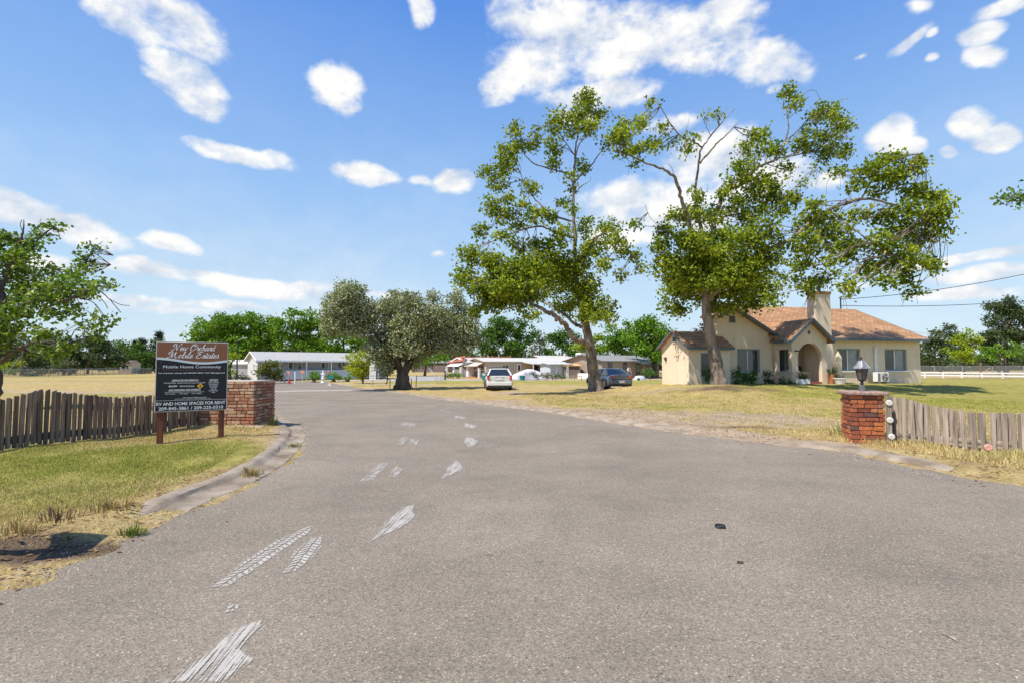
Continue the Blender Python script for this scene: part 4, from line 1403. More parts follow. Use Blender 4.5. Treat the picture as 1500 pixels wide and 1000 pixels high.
def pier(name, label, c, rz, wx, wy, H, courses, blen, matb, cap, holes=()):
    root = thing(name, label, 'brick pier', (c[0], c[1], c[2]), rz)
    mb = MB(); mb.b2(-wx / 2 + .02, wx / 2 - .02, -wy / 2 + .02, wy / 2 - .02, -.1, H - .005)
    mb.build('mortar_core', M['mortar'], root)
    mb = MB()
    brick_face(mb, (-wx / 2, -wy / 2, 0), (1, 0), wx, H, 0, courses, blen, (0, -1), .007)
    brick_face(mb, (wx / 2, -wy / 2 + .1, 0), (0, 1), wy - .1, H, 0, courses, blen, (1, 0), .007, holes)
    brick_face(mb, (wx / 2 - .1, wy / 2, 0), (-1, 0), wx - .1, H, 0, courses, blen, (0, 1), .007)
    brick_face(mb, (-wx / 2, wy / 2 - .1, 0), (0, -1), wy - .2, H, 0, courses, blen, (-1, 0), .007)
    mb.build('bricks', matb, root, bevel=.005)
    if cap == 'thin':
        mb = MB(); mb.b2(-wx / 2 + .03, wx / 2 - .03, -wy / 2 + .03, wy / 2 - .03, H - .02, H + .012)
        mb.build('cap', M['concrete'], root, bevel=.006)
    else:
        mb = MB()
        o_ = .055
        prof = [(-wx / 2 - o_, -wy / 2 - o_), (wx / 2 + o_, -wy / 2 - o_), (wx / 2 + o_, wy / 2 + o_), (-wx / 2 - o_, wy / 2 + o_)]
        mb.prism([(x, y, H) for x, y in prof], [(x * .99, y * .99, H + .062) for x, y in prof])
        mb.build('cap', M['cap_stone'], root, bevel=.018)
    return root


a = GY(371, 11.1); b_ = GY(300, 11.25)
LPW, LPD = 1.16, .98
lc = (a[0] - LPW / 2, a[1] + LPD / 2, gz(a[0], a[1]) - .01)
left_pier = pier('brick_pier', 'wide left brick pier of faded red brick behind the park sign', lc, 0, LPW, LPD, .98, 14, .205, M['brick'], 'thin', ((9, 1), (5, 2)))
mb = MB(); mb.b2(-LPW / 2 - .05, LPW / 2 + .25, -LPD / 2 - .16, -LPD / 2, -.05, .035)
mb.build('footing', M['concrete'], left_pier, bevel=.01)

a = GY(1279, 8.75)
RPZ = gz(a[0], a[1])
right_pier = pier('brick_pier', 'right pier of rough orange clinker brick carrying the lantern', (a[0] + .02, a[1] + .28, RPZ - .01), R(-14), .50, .50, .83, 11, .20, M['brick_orange'], 'thick')
cp = np.array([a[0] + .02, a[1] + .28, RPZ + .885])

# lantern on the pier
ln = thing('lantern', 'weathered grey six sided post lantern on the right brick pier', 'lantern', (cp[0] - .02, cp[1] - .05, cp[2]))
mb = MB(); mb.lathe([(.052, 0), (.052, .10), (.047, .105), (.0, .105)], n=16); mb.build('base', M['grey_metal'], ln, smooth=40)
mb = MB(); mb.lathe([(.02, .10), (.03, .13), (.018, .15), (.03, .165), (.055, .18), (.06, .19), (.0, .19)], n=12); mb.build('stem', M['dark_metal'], ln, smooth=40)
mb = MB()
for k in range(6):
    t0, t1 = math.pi / 3 * k, math.pi / 3 * (k + 1)
    p0, p1 = (.058 * math.cos(t0), .058 * math.sin(t0), .19), (.058 * math.cos(t1), .058 * math.sin(t1), .19)
    q0, q1 = (.098 * math.cos(t0), .098 * math.sin(t0), .385), (.098 * math.cos(t1), .098 * math.sin(t1), .385)
    mb.poly([p0, p1, q1, q0], [(0, 1, 2, 3)])
gm, t, b0 = new_mat('smoky lantern glass')
b0.inputs['Base Color'].default_value = (.10, .09, .085, 1); b0.inputs['Roughness'].default_value = .25
mb.build('panes', gm, ln)
mb = MB()
for k in range(6):
    t0, t1 = math.pi / 3 * k, math.pi / 3 * (k + 1)
    mb.bar((.060 * math.cos(t0), .060 * math.sin(t0), .185), (.101 * math.cos(t0), .101 * math.sin(t0), .39), .010)
    for r_, z_ in ((.060, .19), (.101, .385)):
        mb.bar((r_ * math.cos(t0), r_ * math.sin(t0), z_), (r_ * math.cos(t1), r_ * math.sin(t1), z_), .010)
mb.build('cage', M['dark_metal'], ln)
mb = MB(); mb.lathe([(.135, .385), (.13, .40), (.105, .425), (.08, .455), (.06, .49), (.045, .52), (.02, .53), (.0, .53)], n=6)
for k in range(6):
    t0 = math.pi / 3 * k
    mb.tube([(.135 * math.cos(t0), .135 * math.sin(t0), .395), (.085 * math.cos(t0), .085 * math.sin(t0), .455), (.045 * math.cos(t0), .045 * math.sin(t0), .525)], [.010, .008, .006], 6)
mb.build('hood', M['lamp_metal'], ln, smooth=30)
mb = MB(); mb.lathe([(.012, .525), (.018, .54), (.010, .55), (.022, .57), (.008, .59), (.0, .60)], n=10); mb.build('finial', M['dark_metal'], ln, smooth=40)


# ------------------------------------------------------------------ picket fences
def board(mb, p, rz, w_, th, z0, z1, lean=0.0, top=.35):
    """a single picket with a slightly worn top edge"""
    c_, s_ = math.cos(rz), math.sin(rz)
    dx = random.uniform(-.012, .012) + lean
    j = random.uniform(-.018, .018)
    F_ = []
    for (x, z) in ((-w_ / 2, z0), (w_ / 2, z0), (w_ / 2 + dx, z1 + j), (w_ / 2 * top + dx, z1 + .008), (-w_ / 2 + dx, z1 - j)):
        F_.append((x, z))
    tw = random.uniform(-.06, .06)
    fr = []; bk = []
    for x, z in F_:
        yy = x * tw
        for lst, y in ((fr, -th / 2), (bk, th / 2)):
            lst.append((p[0] + x * c_ - (y + yy) * s_, p[1] + x * s_ + (y + yy) * c_, z))
    mb.prism(fr, bk)


def picket_fence(label, path, top_fn, pitch, bw, mat, mat_rail, rails, gaps=(), dark_rear=True, rear_off=.062, side=1):
    path = [np.array(p[:2], float) for p in path]
    seg = [np.linalg.norm(b - a) for a, b in zip(path[:-1], path[1:])]
    L = sum(seg)

    def at(s_):
        for (a, b, l) in zip(path[:-1], path[1:], seg):
            if s_ <= l + 1e-6: return a + (b - a) * (s_ / l), math.atan2(b[1] - a[1], b[0] - a[0])
            s_ -= l
        return path[-1], math.atan2(path[-1][1] - path[-2][1], path[-1][0] - path[-2][0])
    p0, _ = at(L / 2)
    root = thing('picket_fence', label, 'fence', (p0[0], p0[1], gz(p0[0], p0[1])))
    mb = MB(); mr = MB()
    n = int(L / pitch)
    for k in range(n + 1):
        s_ = k * pitch
        p, rz = at(s_)
        z0 = gz(p[0], p[1])
        if not any(a <= s_ <= b for a, b in gaps):
            board(mb, p + np.random.default_rng(k).normal(0, .004, 2), rz, bw * random.uniform(.9, 1.06), .018, z0 + random.uniform(.0, .05), z0 + top_fn(s_) + random.uniform(-.012, .012), random.uniform(-.01, .01))
        s2 = s_ + pitch / 2
        if s2 < L and not any(a <= s2 <= b for a, b in gaps):
            p, rz = at(s2)
            q = p + np.array([-math.sin(rz), math.cos(rz)]) * rear_off * side
            z0 = gz(q[0], q[1])
            board(mr, q, rz, bw * random.uniform(.84, .98), .018, z0 + random.uniform(.02, .06), z0 + top_fn(s2) - .012 + random.uniform(-.012, .012))
    fp = mb.build('pickets', mat, root, world=True)
    rp = mr.build('rear_pickets', mat, root, world=True)
    for hz in rails:
        mb = MB()
        st_ = np.arange(0, L + .01, min(.6, L / 6))
        for a_, b_ in zip(st_[:-1], st_[1:]):
            (p, rz), (q, _) = at(a_), at(b_)
            nn = np.array([-math.sin(rz), math.cos(rz)]) * (rear_off / 2) * side
            za, zb_ = gz(*p) + (hz if hz < .3 else top_fn(a_) - hz), gz(*q) + (hz if hz < .3 else top_fn(b_) - hz)
            mb.bar((p[0] + nn[0], p[1] + nn[1], za), (q[0] + nn[0], q[1] + nn[1], zb_), .036, .085)
        mb.build('rail', mat_rail, root, world=True, bevel=.004)
    for s_ in np.arange(.05, L, 2.3):
        p, rz = at(s_)
        q = p + np.array([-math.sin(rz), math.cos(rz)]) * (rear_off + .055) * side
        mb = MB(); z0 = gz(q[0], q[1]); mb.box((q[0], q[1], z0 + (top_fn(s_) - .1) / 2 - .05), (.085, .085, top_fn(s_)), rz)
        mb.build('post', mat_rail, root, world=True, bevel=.005)
    return root


fa, fb, fc = np.array([-8.75, 5.6]), GY(0, 7.86)[:2], np.array([lc[0] - LPW / 2 + .12, lc[1] - .2])
Lf = np.linalg.norm(fb - fa) + np.linalg.norm(fc - fb); off0 = np.linalg.norm(fb - fa)
pxs = [-60, 0, 32, 61, 90, 128, 160, 221, 296]
hts = [.66, .75, .83, .885, .87, .86, .87, .92, .98]


def left_top(s_):
    # arched in one long wave, then level with the pier
    d_ = (s_ - off0)
    return float(np.interp(d_, [-2.4, -1.2, -.5, 0, .3, .55, .82, 1.2, 1.7, 2.2, 3.4], [.60, .60, .69, .786, .85, .907, .865, .79, .753, .75, .775]))


picket_fence('dark weathered picket fence with a hump, left of the sign', [fa, fb, fc], left_top, .082, .062, M['fence_wood'], M['fence_wood'], (.17, .135), side=1)
ra = np.array([cp[0] + .33, cp[1] - .17]); rb = GY(1500, 7.5)[:2]; rc = np.array([rb[0] + 3.0, rb[1] - 1.6])
Lr = np.linalg.norm(rb - ra)


def right_top(s_):
    return float(np.interp(s_, [0, .2, .5, .9, 1.3, 1.7, 2.4, 4], [.80, .765, .69, .625, .60, .615, .66, .7]))


picket_fence('silver grey sagging picket fence beside the orange brick pier', [ra, rb, rc], right_top, .112, .062, M['fence_wood2'], M['fence_wood2'], (.15, .11), gaps=((1.25, 1.31),), side=1)
# timber gate post with three round reflectors at the pier
gp = thing('reflector_post', 'grey timber post with three round white reflectors on the orange brick pier', 'post', (cp[0] + .215, cp[1] - .345, RPZ), R(-20))
mb = MB(); mb.box((0, 0, .39), (.075, .05, .84), 0, 0, .01); mb.build('post', M['fence_wood2'], gp, bevel=.005)
for z_, x_ in ((.70, .0), (.41, .005), (.135, .02)):
    mb = MB()
    mb.lathe([(.0, .0), (.012, .012), (.014, .016), (.044, .012), (.050, .004), (.05, -.01), (.0, -.01)], n=24, M=Matrix.Rotation(R(90), 3, 'X'))
    mb.v = [(p[0] + x_, p[1] - .036, p[2] + z_) for p in mb.v]
    mb.build('reflector', M['reflector'], gp, smooth=30)
q = GY(1444, 7.62)
rf = thing('ground_reflector', 'faded red and white round reflector low on the right picket fence', 'reflector', (q[0] - .02, q[1] - .06, gz(q[0], q[1])), R(-25))
mb = MB(); mb.lathe([(.0, .0), (.012, .012), (.044, .012), (.050, .004), (.05, -.01), (.0, -.01)], n=24, M=Matrix.Rotation(R(90), 3, 'X'))
mb.v = [(p[0], p[1] - .02, p[2] + .13) for p in mb.v]; mb.build('disc', M['reflector_red'], rf, smooth=30)
mb = MB(); mb.bar((0, .0, -.05), (0, .0, .17), .03, .02); mb.build('stake', M['galv'], rf)

# unseen mailbox on a post, added outside the left frame edge to cast the verge shadow
mbx = thing('mailbox', 'unseen mailbox on a wooden post, added left of the view to cast the verge shadow', 'mailbox', (-4.0, 3.52, gz(-4.0, 3.52)), R(20))
mb = MB(); mb.box((0, 0, .5), (.08, .08, 1.2)); mb.build('post', M['fence_wood2'], mbx, bevel=.004)
pf = [(-.10, 1.1), (.10, 1.1), (.10, 1.24)] + [(.10 * math.cos(a_), 1.24 + .10 * math.sin(a_)) for a_ in np.linspace(.3, math.pi - .3, 8)] + [(-.10, 1.24)]
mb = MB(); mb.prism([(x, -.22, z) for x, z in pf], [(x, .22, z) for x, z in pf])
mb.build('box', M['galv'], mbx, smooth=40)
# ------------------------------------------------------------------ the cream house
HZ = .27
house = thing('house', 'cream stucco house with a tan shingle roof, arched porch and tall chimney', 'house', (HOUSE_O[0], HOUSE_O[1], HZ), HOUSE_A)


def HW(x, y, z=0.0):
    """house coordinates to world"""
    return np.array([HOUSE_O[0] + x * HCA - y * HSA, HOUSE_O[1] + x * HSA + y * HCA, HZ + z])


def wall_holes(mb, x0, x1, z0, z1, holes, y, depth, axis='x'):
    """wall sheet in the plane y (facing -y) with rectangular holes and their reveals"""
    X = sorted({x0, x1} | {h[0] for h in holes} | {h[1] for h in holes})
    Z = sorted({z0, z1} | {h[2] for h in holes} | {h[3] for h in holes})

    def p(x, yy, z): return (x, yy, z) if axis == 'x' else (yy, x, z)
    for a, b in zip(X[:-1], X[1:]):
        for c, d in zip(Z[:-1], Z[1:]):
            mx, mz = (a + b) / 2, (c + d) / 2
            if any(h[0] < mx < h[1] and h[2] < mz < h[3] for h in holes): continue
            mb.poly([p(a, y, c), p(b, y, c), p(b, y, d), p(a, y, d)], [(0, 1, 2, 3)])
    for (a, b, c, d) in holes:
        mb.poly([p(a, y, c), p(b, y, c), p(b, y + depth, c), p(a, y + depth, c)], [(0, 1, 2, 3)])
        mb.poly([p(a, y, d), p(b, y, d), p(b, y + depth, d), p(a, y + depth, d)], [(3, 2, 1, 0)])
        mb.poly([p(a, y, c), p(a, y, d), p(a, y + depth, d), p(a, y + depth, c)], [(3, 2, 1, 0)])
        mb.poly([p(b, y, c), p(b, y, d), p(b, y + depth, d), p(b, y + depth, c)], [(0, 1, 2, 3)])


EV = 2.77
W1 = (-6.26, -4.58, .83, 2.10); W2 = (-2.74, -1.05, .83, 2.10); WG = (-13.0, -11.55, .80, 2.02)
mb = MB()
# main block: front, right end, back, left end
wall_holes(mb, -8.5, 0, -.3, EV, [W1, W2], 0, .18)
wall_holes(mb, -10.7, -8.5, -.3, EV, [(-10.55, -8.5 - .001, .28, 2.42)], 0, .02)
RIDGE_Y, RIDGE_Z = 4.6, 4.92
BKY = 5.7; BKZ = RIDGE_Z - (BKY - RIDGE_Y) * (RIDGE_Z - EV) / RIDGE_Y
mb.poly([(0, 0, -.3), (0, BKY, -.3), (0, BKY, BKZ), (0, RIDGE_Y, RIDGE_Z), (0, 0, EV)], [(0, 1, 2, 3, 4)])
mb.poly([(-10.7, 0, -.3), (-10.7, BKY, -.3), (-10.7, BKY, BKZ), (-10.7, RIDGE_Y, RIDGE_Z), (-10.7, 0, EV)], [(4, 3, 2, 1, 0)])
mb.poly([(-10.7, BKY, -.3), (0, BKY, -.3), (0, BKY, BKZ), (-10.7, BKY, BKZ)], [(3, 2, 1, 0)])
mb.build('wall', M['stucco'], house, fix=False)
# gabled wing
mb = MB()
GX, GA, GL, GR = -13.3, 4.18, -14.2, -10.7
WD = 1.0
sl_ = (GA - EV) / (GR - GX)
zl = GA - sl_ * (GX - GL)
wall_holes(mb, GL, GR, -.3, EV, [WG], -.02, .18)
mb.poly([(GL, -.02, EV), (GR, -.02, EV), (GX, -.02, GA), (GL, -.02, zl)], [(0, 1, 2, 3)])
mb.poly([(GL, -.02, -.3), (GL, WD, -.3), (GL, WD, zl), (GL, -.02, zl)], [(3, 2, 1, 0)])
mb.poly([(GL, WD, -.3), (GR, WD, -.3), (GR, WD, EV), (GX, WD, GA), (GL, WD, zl)], [(4, 3, 2, 1, 0)])
mb.build('wing_wall', M['stucco'], house, fix=False)
# annex
AX0, AX1, AY0, AY1, AE, AA = -16.55, -14.1, -.85, 1.65, 2.10, 2.86
AYM = (AY0 + AY1) / 2
mb = MB()
wall_holes(mb, AX0, AX1, -.18, AE, [(-15.85, -14.7, .55, 1.78)], AY0, .10)
mb.poly([(AX0, AY0, -.18), (AX0, AY1, -.18), (AX0, AY1, AE), (AX0, AYM, AA), (AX0, AY0, AE)], [(4, 3, 2, 1, 0)])
mb.poly([(AX1, AY0, -.18), (AX1, AY1, -.18), (AX1, AY1, AE), (AX1, AYM, AA), (AX1, AY0, AE)], [(0, 1, 2, 3, 4)])
mb.poly([(AX0, AY1, -.18), (AX1, AY1, -.18), (AX1, AY1, AE), (AX0, AY1, AE)], [(3, 2, 1, 0)])
mb.build('annex_wall', M['stucco'], house, fix=False)
mb = MB(); mb.b2(AX0 + .03, AX1 - .03, AY0 + .03, AY1 - .03, -.4, -.17); mb.b2(GL + .05, -10.75, .04, WD - .05, -1.0, -.295); mb.b2(-10.65, -.05, .04, BKY - .05, -1.0, -.295)
mb.build('foundation', M['dark_brown'], house)


def slab(mb, a, b, c, d, th=.09):
    """roof plane a-b (eave) c-d (ridge) given thickness downwards"""
    A = [np.array(p, float) for p in (a, b, c, d)]
    mb.prism([tuple(p) for p in A], [tuple(p - np.array([0, 0, th])) for p in A])


rm = MB()
oh = .36; sl_m = (RIDGE_Z - EV) / RIDGE_Y
slab(rm, (-11.0, -oh, EV - oh * sl_m + .10), (.32, -oh, EV - oh * sl_m + .10), (.32, RIDGE_Y, RIDGE_Z + .10), (-11.0, RIDGE_Y, RIDGE_Z + .10))
slab(rm, (-11.0, BKY + oh, BKZ - oh * sl_m + .10), (.32, BKY + oh, BKZ - oh * sl_m + .10), (.32, RIDGE_Y, RIDGE_Z + .10), (-11.0, RIDGE_Y, RIDGE_Z + .10))
rm.build('roof', M['roof_tile'], house)
rm = MB()
gf = -.30
slab(rm, (GR + .3, gf, EV - .3 * sl_ + .10), (GR + .3, WD + .1, EV - .3 * sl_ + .10), (GX, WD + .1, GA + .10), (GX, gf, GA + .10))
slab(rm, (GL - .15, gf, zl - .15 * sl_ + .10), (GL - .15, WD + .1, zl - .15 * sl_ + .10), (GX, WD + .1, GA + .10), (GX, gf, GA + .10))
rm.build('wing_roof', M['roof_tile'], house)
rm = MB()
sa = (AA - AE) / (AYM - AY0)
for sg, ye in ((-1, AY0), (1, AY1)):
    slab(rm, (AX0 - .22, ye + sg * .2, AE - .2 * sa + .08), (AX1 + .15, ye + sg * .2, AE - .2 * sa + .08), (AX1 + .15, AYM, AA + .08), (AX0 - .22, AYM, AA + .08), .07)
rm.build('annex_roof', M['roof_tile'], house)
# fascia and barge boards
mb = MB()
mb.bar((-10.2, -oh - .012, EV - oh * sl_m + .015), (.34, -oh - .012, EV - oh * sl_m + .015), .03, .16)
for (x0_, z0_, x1_, z1_) in ((GX, GA, GR + .3, EV - .3 * sl_), (GX, GA, GL - .15, zl - .15 * sl_)):
    mb.bar((x0_, gf - .014, z0_ + .035), (x1_, gf - .014, z1_ + .035), .03, .15)
for sg, ye in ((-1, AY0), (1, AY1)):
    mb.bar((AX0 - .235, AYM, AA + .03), (AX0 - .235, ye + sg * .22, AE - .2 * sa + .02), .03, .11)
mb.bar((AX0 - .2, AY0 - .215, AE - .2 * sa + .01), (AX1 + .13, AY0 - .215, AE - .2 * sa + .01), .03, .12)
for sg in (0, 1):
    ye, ze = (-oh, EV) if sg == 0 else (BKY + oh, BKZ)
    mb.bar((.335, RIDGE_Y, RIDGE_Z + .03), (.335, ye, ze - oh * sl_m + .03), .03, .15)
mb.build('fascia', M['teal_trim'], house)


def window(x0, x1, z0, z1, y, panes=2, glass=None, parent=house, sill=True, fw=.07):
    glass = glass or [M['glass']] * panes
    mb = MB()
    mb.b2(x0, x0 + fw, y - .02, y + .06, z0, z1); mb.b2(x1 - fw, x1, y - .02, y + .06, z0, z1)
    mb.b2(x0 + fw, x1 - fw, y - .02, y + .06, z1 - fw, z1); mb.b2(x0 + fw, x1 - fw, y - .02, y + .06, z0, z0 + fw)
    xm = (x0 + x1) / 2
    fr = mb.build('window', M['window_frame'], parent)
    if panes == 2:
        mb = MB(); mb.b2(xm - .03, xm + .03, y - .01, y + .05, z0 + fw, z1 - fw); mb.build('mullion', M['white_paint'], fr)
    for k in range(panes):
        a = x0 + fw + (x1 - x0 - 2 * fw) * k / panes; b = x0 + fw + (x1 - x0 - 2 * fw) * (k + 1) / panes
        mb = MB(); mb.b2(a, b, y + .02, y + .03, z0 + fw, z1 - fw); mb.build('pane', glass[k], fr)
    if sill:
        mb = MB(); mb.b2(x0 - .03, x1 + .03, y - .19, y - .02, z0 - .07, z0 - .005); mb.build('sill', M['white_paint'], fr)
    return fr


window(*W1[:2], *W1[2:], .11, 2, [M['glass_green'], M['curtain']])
window(*W2[:2], *W2[2:], .11, 2, [M['glass_green'], M['curtain']])
window(*WG[:2], *WG[2:], .10, 2, [M['glass'], M['glass']])
window(-15.85, -14.7, .55, 1.78, AY0 + .06, 1, [M['glass_green']], sill=False)
# louvred vents
for (x, y, z, w_, h_) in ((GX + .02, -.035, GA - .58, .36, .36), ):
    mb = MB(); mb.b2(x - w_ / 2, x + w_ / 2, y - .02, y, z - h_ / 2, z + h_ / 2)
    v_ = mb.build('vent', M['teal_trim'], house)
    mb = MB()
    for k in range(5): mb.box((x, y - .03, z - h_ / 2 + h_ * (k + .5) / 5), (w_ - .05, .03, .03), 0, R(30))
    mb.build('louvres', M['grey_metal'], v_)
mb = MB(); mb.b2(AX0 - .03, AX0, AYM - .13, AYM + .13, AA - .50, AA - .24); mb.build('vent', M['teal_trim'], house)
mb = MB(); mb.b2(AX0 - .05, AX0 - .001, AYM - .16, AYM + .16, AA - .545, AA - .505); mb.build('vent_sill', M['white_paint'], house)
mb = MB(); mb.box((AX0 - .07, AY1 - .45, 1.52), (.12, .10, .13)); mb.box((AX0 - .05, AY1 - .45, 1.42), (.08, .06, .10)); mb.build('wall_lamp', M['dark_brown'], house)

# porch
PX0, PX1, PY, PE, PA = -10.68, -8.38, -1.32, 2.55, 3.50
PC = (PX0 + PX1) / 2
ox0, ox1 = PX0 + .40, PX1 - .34
oc, orad = (ox0 + ox1) / 2, (ox1 - ox0) / 2
arch = [(oc + orad * math.cos(a), 1.55 + orad * .98 * math.sin(a)) for a in np.linspace(0, math.pi, 17)]
outline = [(PX0, -.3), (PX0, PE), (PC, PA), (PX1, PE), (PX1, -.3), (ox1, -.3)] + arch + [(ox0, -.3)]
mb = MB()
mb.prism([(x, PY, z) for x, z in outline], [(x, PY + .22, z) for x, z in outline])
# left side: low wall, beam and corner posts; right side closed low, open above
mb.b2(PX0, PX0 + .2, PY + .222, -.025, -.3, .78)
mb.b2(PX0, PX0 + .2, PY + .222, -.025, 1.98, PE)
mb.b2(PX0, PX0 + .2, -.26, -.025, .782, 1.978)
mb.b2(PX1 - .2, PX1, PY + .222, -.002, -.3, PE)
mb.build('porch', M['stucco'], house)
mb = MB(); mb.b2(PX0 - .06, PX0 + .42, PY - .07, -.3, .782, .835); mb.build('ledge', M['stucco'], house, bevel=.01)
mb = MB(); mb.box((PX0 + .30, PY - .03, 1.9), (.25, .08, .06)); mb.build('bracket', M['dark_brown'], house)
# recess behind the arch
mb = MB()
ry0, ry1 = .02, .55
mb.poly([(-10.55, ry1, .0), (-8.5, ry1, .0), (-8.5, ry1, 2.6), (-10.55, ry1, 2.6)], [(0, 1, 2, 3)])
mb.poly([(-10.55, ry0, .0), (-10.55, ry1, .0), (-10.55, ry1, 2.6), (-10.55, ry0, 2.6)], [(0, 1, 2, 3)])
mb.poly([(-8.5, ry0, .0), (-8.5, ry1, .0), (-8.5, ry1, 2.6), (-8.5, ry0, 2.6)], [(3, 2, 1, 0)])
mb.poly([(-10.55, ry0, 2.418), (-8.5, ry0, 2.418), (-8.5, ry1, 2.418), (-10.55, ry1, 2.418)], [(0, 1, 2, 3)])
mb.b2(-9.42, -9.22, -.15, .54, .28, 2.41)     # inner return wall beside the door
mb.b2(-9.215, -8.585, -.35, .30, .28, .80)   # built-in bench
mb.build('porch_recess', M['stucco'], house, fix=False)
mb = MB(); mb.b2(PX0 + .21, PX1 - .21, PY + .02, .54, -.05, .275); mb.build('porch_floor', M['red_step'], house)
mb = MB(); mb.b2(ox0 + .02, ox1 + .1, PY - .30, PY + .018, -.1, .16); mb.b2(ox0 - .02, ox1 + .25, PY - .62, PY - .302, -.14, .03); mb.build('step', M['red_step'], house, bevel=.012)
mb = MB(); mb.b2(ox0 - .24, ox0 - .04, PY - .42, PY - .002, -.2, .26); mb.build('step_cheek', M['stucco'], house, bevel=.02)
mb = MB(); mb.b2(-9.90, -9.45, .46, .53, .28, 2.3)
dr = mb.build('door', M['dark_brown'], house)
mb = MB(); mb.b2(-10.0, -9.905, -.1, .53, .28, 2.35); mb.build('door_frame', M['teal_trim'], dr)
mb = MB(); mb.sphere((-9.32, -.16, 1.28), .035); mb.build('bell', M['dark_metal'], house, smooth=60)
mb = MB(); mb.lathe([(.03, 0), (.06, -.03), (.05, -.12), (.0, -.13)], (-9.3, -.22, 2.15), 10); mb.box((-9.3, -.18, 2.15), (.05, .06, .05)); mb.build('porch_light', M['dark_metal'], house, smooth=40)
# porch roof
rm = MB(); sp_ = (PA - PE) / (PC - PX0)
for sg, xe in ((-1, PX0), (1, PX1)):
    slab(rm, (xe + sg * .24, PY - .28, PE - .24 * sp_ + .10), (xe + sg * .24, 2.6, PE - .24 * sp_ + .10), (PC, 2.6, PA + .10), (PC, PY - .28, PA + .10), .08)
rm.build('porch_roof', M['roof_tile'], house)
mb = MB()
for sg, xe in ((-1, PX0), (1, PX1)):
    mb.bar((PC, PY - .295, PA + .04), (xe + sg * .26, PY - .295, PE - .24 * sp_ + .03), .032, .16)
    mb.bar((xe + sg * .25, PY - .28, PE - .24 * sp_ + .03), (xe + sg * .25, -.30, PE - .24 * sp_ + .03), .03, .13)
mb.build('porch_fascia', M['teal_trim'], house)
mb = MB(); z_ = PA - .62; mb.prism([(PC, PY - .025, z_ + .13), (PC + .10, PY - .025, z_), (PC, PY - .025, z_ - .13), (PC - .10, PY - .025, z_)], [(PC, PY - .002, z_ + .13), (PC + .10, PY - .002, z_), (PC, PY - .002, z_ - .13), (PC - .10, PY - .002, z_)])
mb.build('diamond_vent', M['teal_trim'], house)

# chimney with a flared buttress foot
CX0, CX1, CYF = -8.16, -7.14, -.50
mb = MB()
pr = [(CX0, -.3), (CX0, 5.12), (CX1 - .04, 5.12), (CX1, 2.5), (CX1 + .18, 1.25), (CX1 + .62, -.3)]
mb.prism([(x, CYF, z) for x, z in pr], [(x, .12, z) for x, z in pr])
ch = mb.build('chimney', M['stucco'], house)
mb = MB(); mb.b2(CX0 - .04, CX1 + .0, CYF - .05, .17, 5.10, 5.26); mb.build('cap', M['roof_tile'], ch, bevel=.01)
mb = MB(); mb.cyl(((CX0 + CX1) / 2 + .12, -.1, 5.25), ((CX0 + CX1) / 2 + .12, -.1, 5.62), .10, n=14); mb.build('flue', M['grey_metal'], ch, smooth=40)
mb = MB(); mb.b2(CX1 + .16, CX1 + .46, CYF - .18, CYF - .002, -.3, 1.58)
c0 = (CX1 + .16, CX1 + .46, CYF - .18, CYF - .002)
mb.poly([(c0[0], c0[2], 1.58), (c0[1], c0[2], 1.58), (c0[1], c0[3], 1.58), (c0[0], c0[3], 1.58), ((c0[0] + c0[1]) / 2, (c0[2] + c0[3]) / 2, 1.95)], [(0, 1, 4), (1, 2, 4), (2, 3, 4), (3, 0, 4)])
mb.build('buttress_pier', M['stucco'], house)
# pipe cover running down to the heat pump
mb = MB(); mb.b2(-3.62, -3.42, -.11, -.003, .28, 2.2); mb.build('pipe_cover', M['white_paint'], house, bevel=.015)
# service mast
mb = MB(); mb.tube([(-.6, RIDGE_Y + .2, RIDGE_Z - .1), (-.6, RIDGE_Y + .2, RIDGE_Z + .92)], .045, 8)
mb.bar((-.66, RIDGE_Y + .2, RIDGE_Z + .80), (-.36, RIDGE_Y + .2, RIDGE_Z + .80), .05)
mb.build('service_mast', M['dark_metal'], house)

# heat pump
p = HW(-3.85, -.62, -.04)
ac = thing('heat_pump', 'white outdoor heat pump unit under the pipe cover on the house wall', 'heat pump', (p[0], p[1], gz(p[0], p[1])), HOUSE_A)
mb = MB(); mb.b2(-.42, .42, -.15, .15, .09, .62); mb.build('casing', M['white_paint'], ac, bevel=.02)
mb = MB(); mb.lathe([(.225, 0), (.225, .015), (.2, .02), (.0, .02)], (.12, -.152, .355), 28, Matrix.Rotation(R(90), 3, 'X')); mb.build('fan_grille', M['grey_metal'], ac, smooth=30)
mb = MB()
for k in range(3):
    a = k * 2.094 + .3
    mb.prism([(.12 + r_ * math.cos(a + o_), -.178, .355 + r_ * math.sin(a + o_)) for r_, o_ in ((.03, -.5), (.19, -.35), (.19, .35), (.03, .5))],
             [(.12 + r_ * math.cos(a + o_), -.186, .355 + r_ * math.sin(a + o_)) for r_, o_ in ((.03, -.5), (.19, -.35), (.19, .35), (.03, .5))])
mb.build('fan', M['stone'], ac)
mb = MB()
for k in range(7): mb.b2(-.40, -.22, -.158, -.152, .14 + .065 * k, .17 + .065 * k)
mb.build('side_louvres', M['dark_metal'], ac)
for s_ in (-1, 1):
    mb = MB(); mb.b2(s_ * .31 - .05, s_ * .31 + .05, -.2, .2, -.02, .088); mb.build('foot', M['grey_metal'], ac)

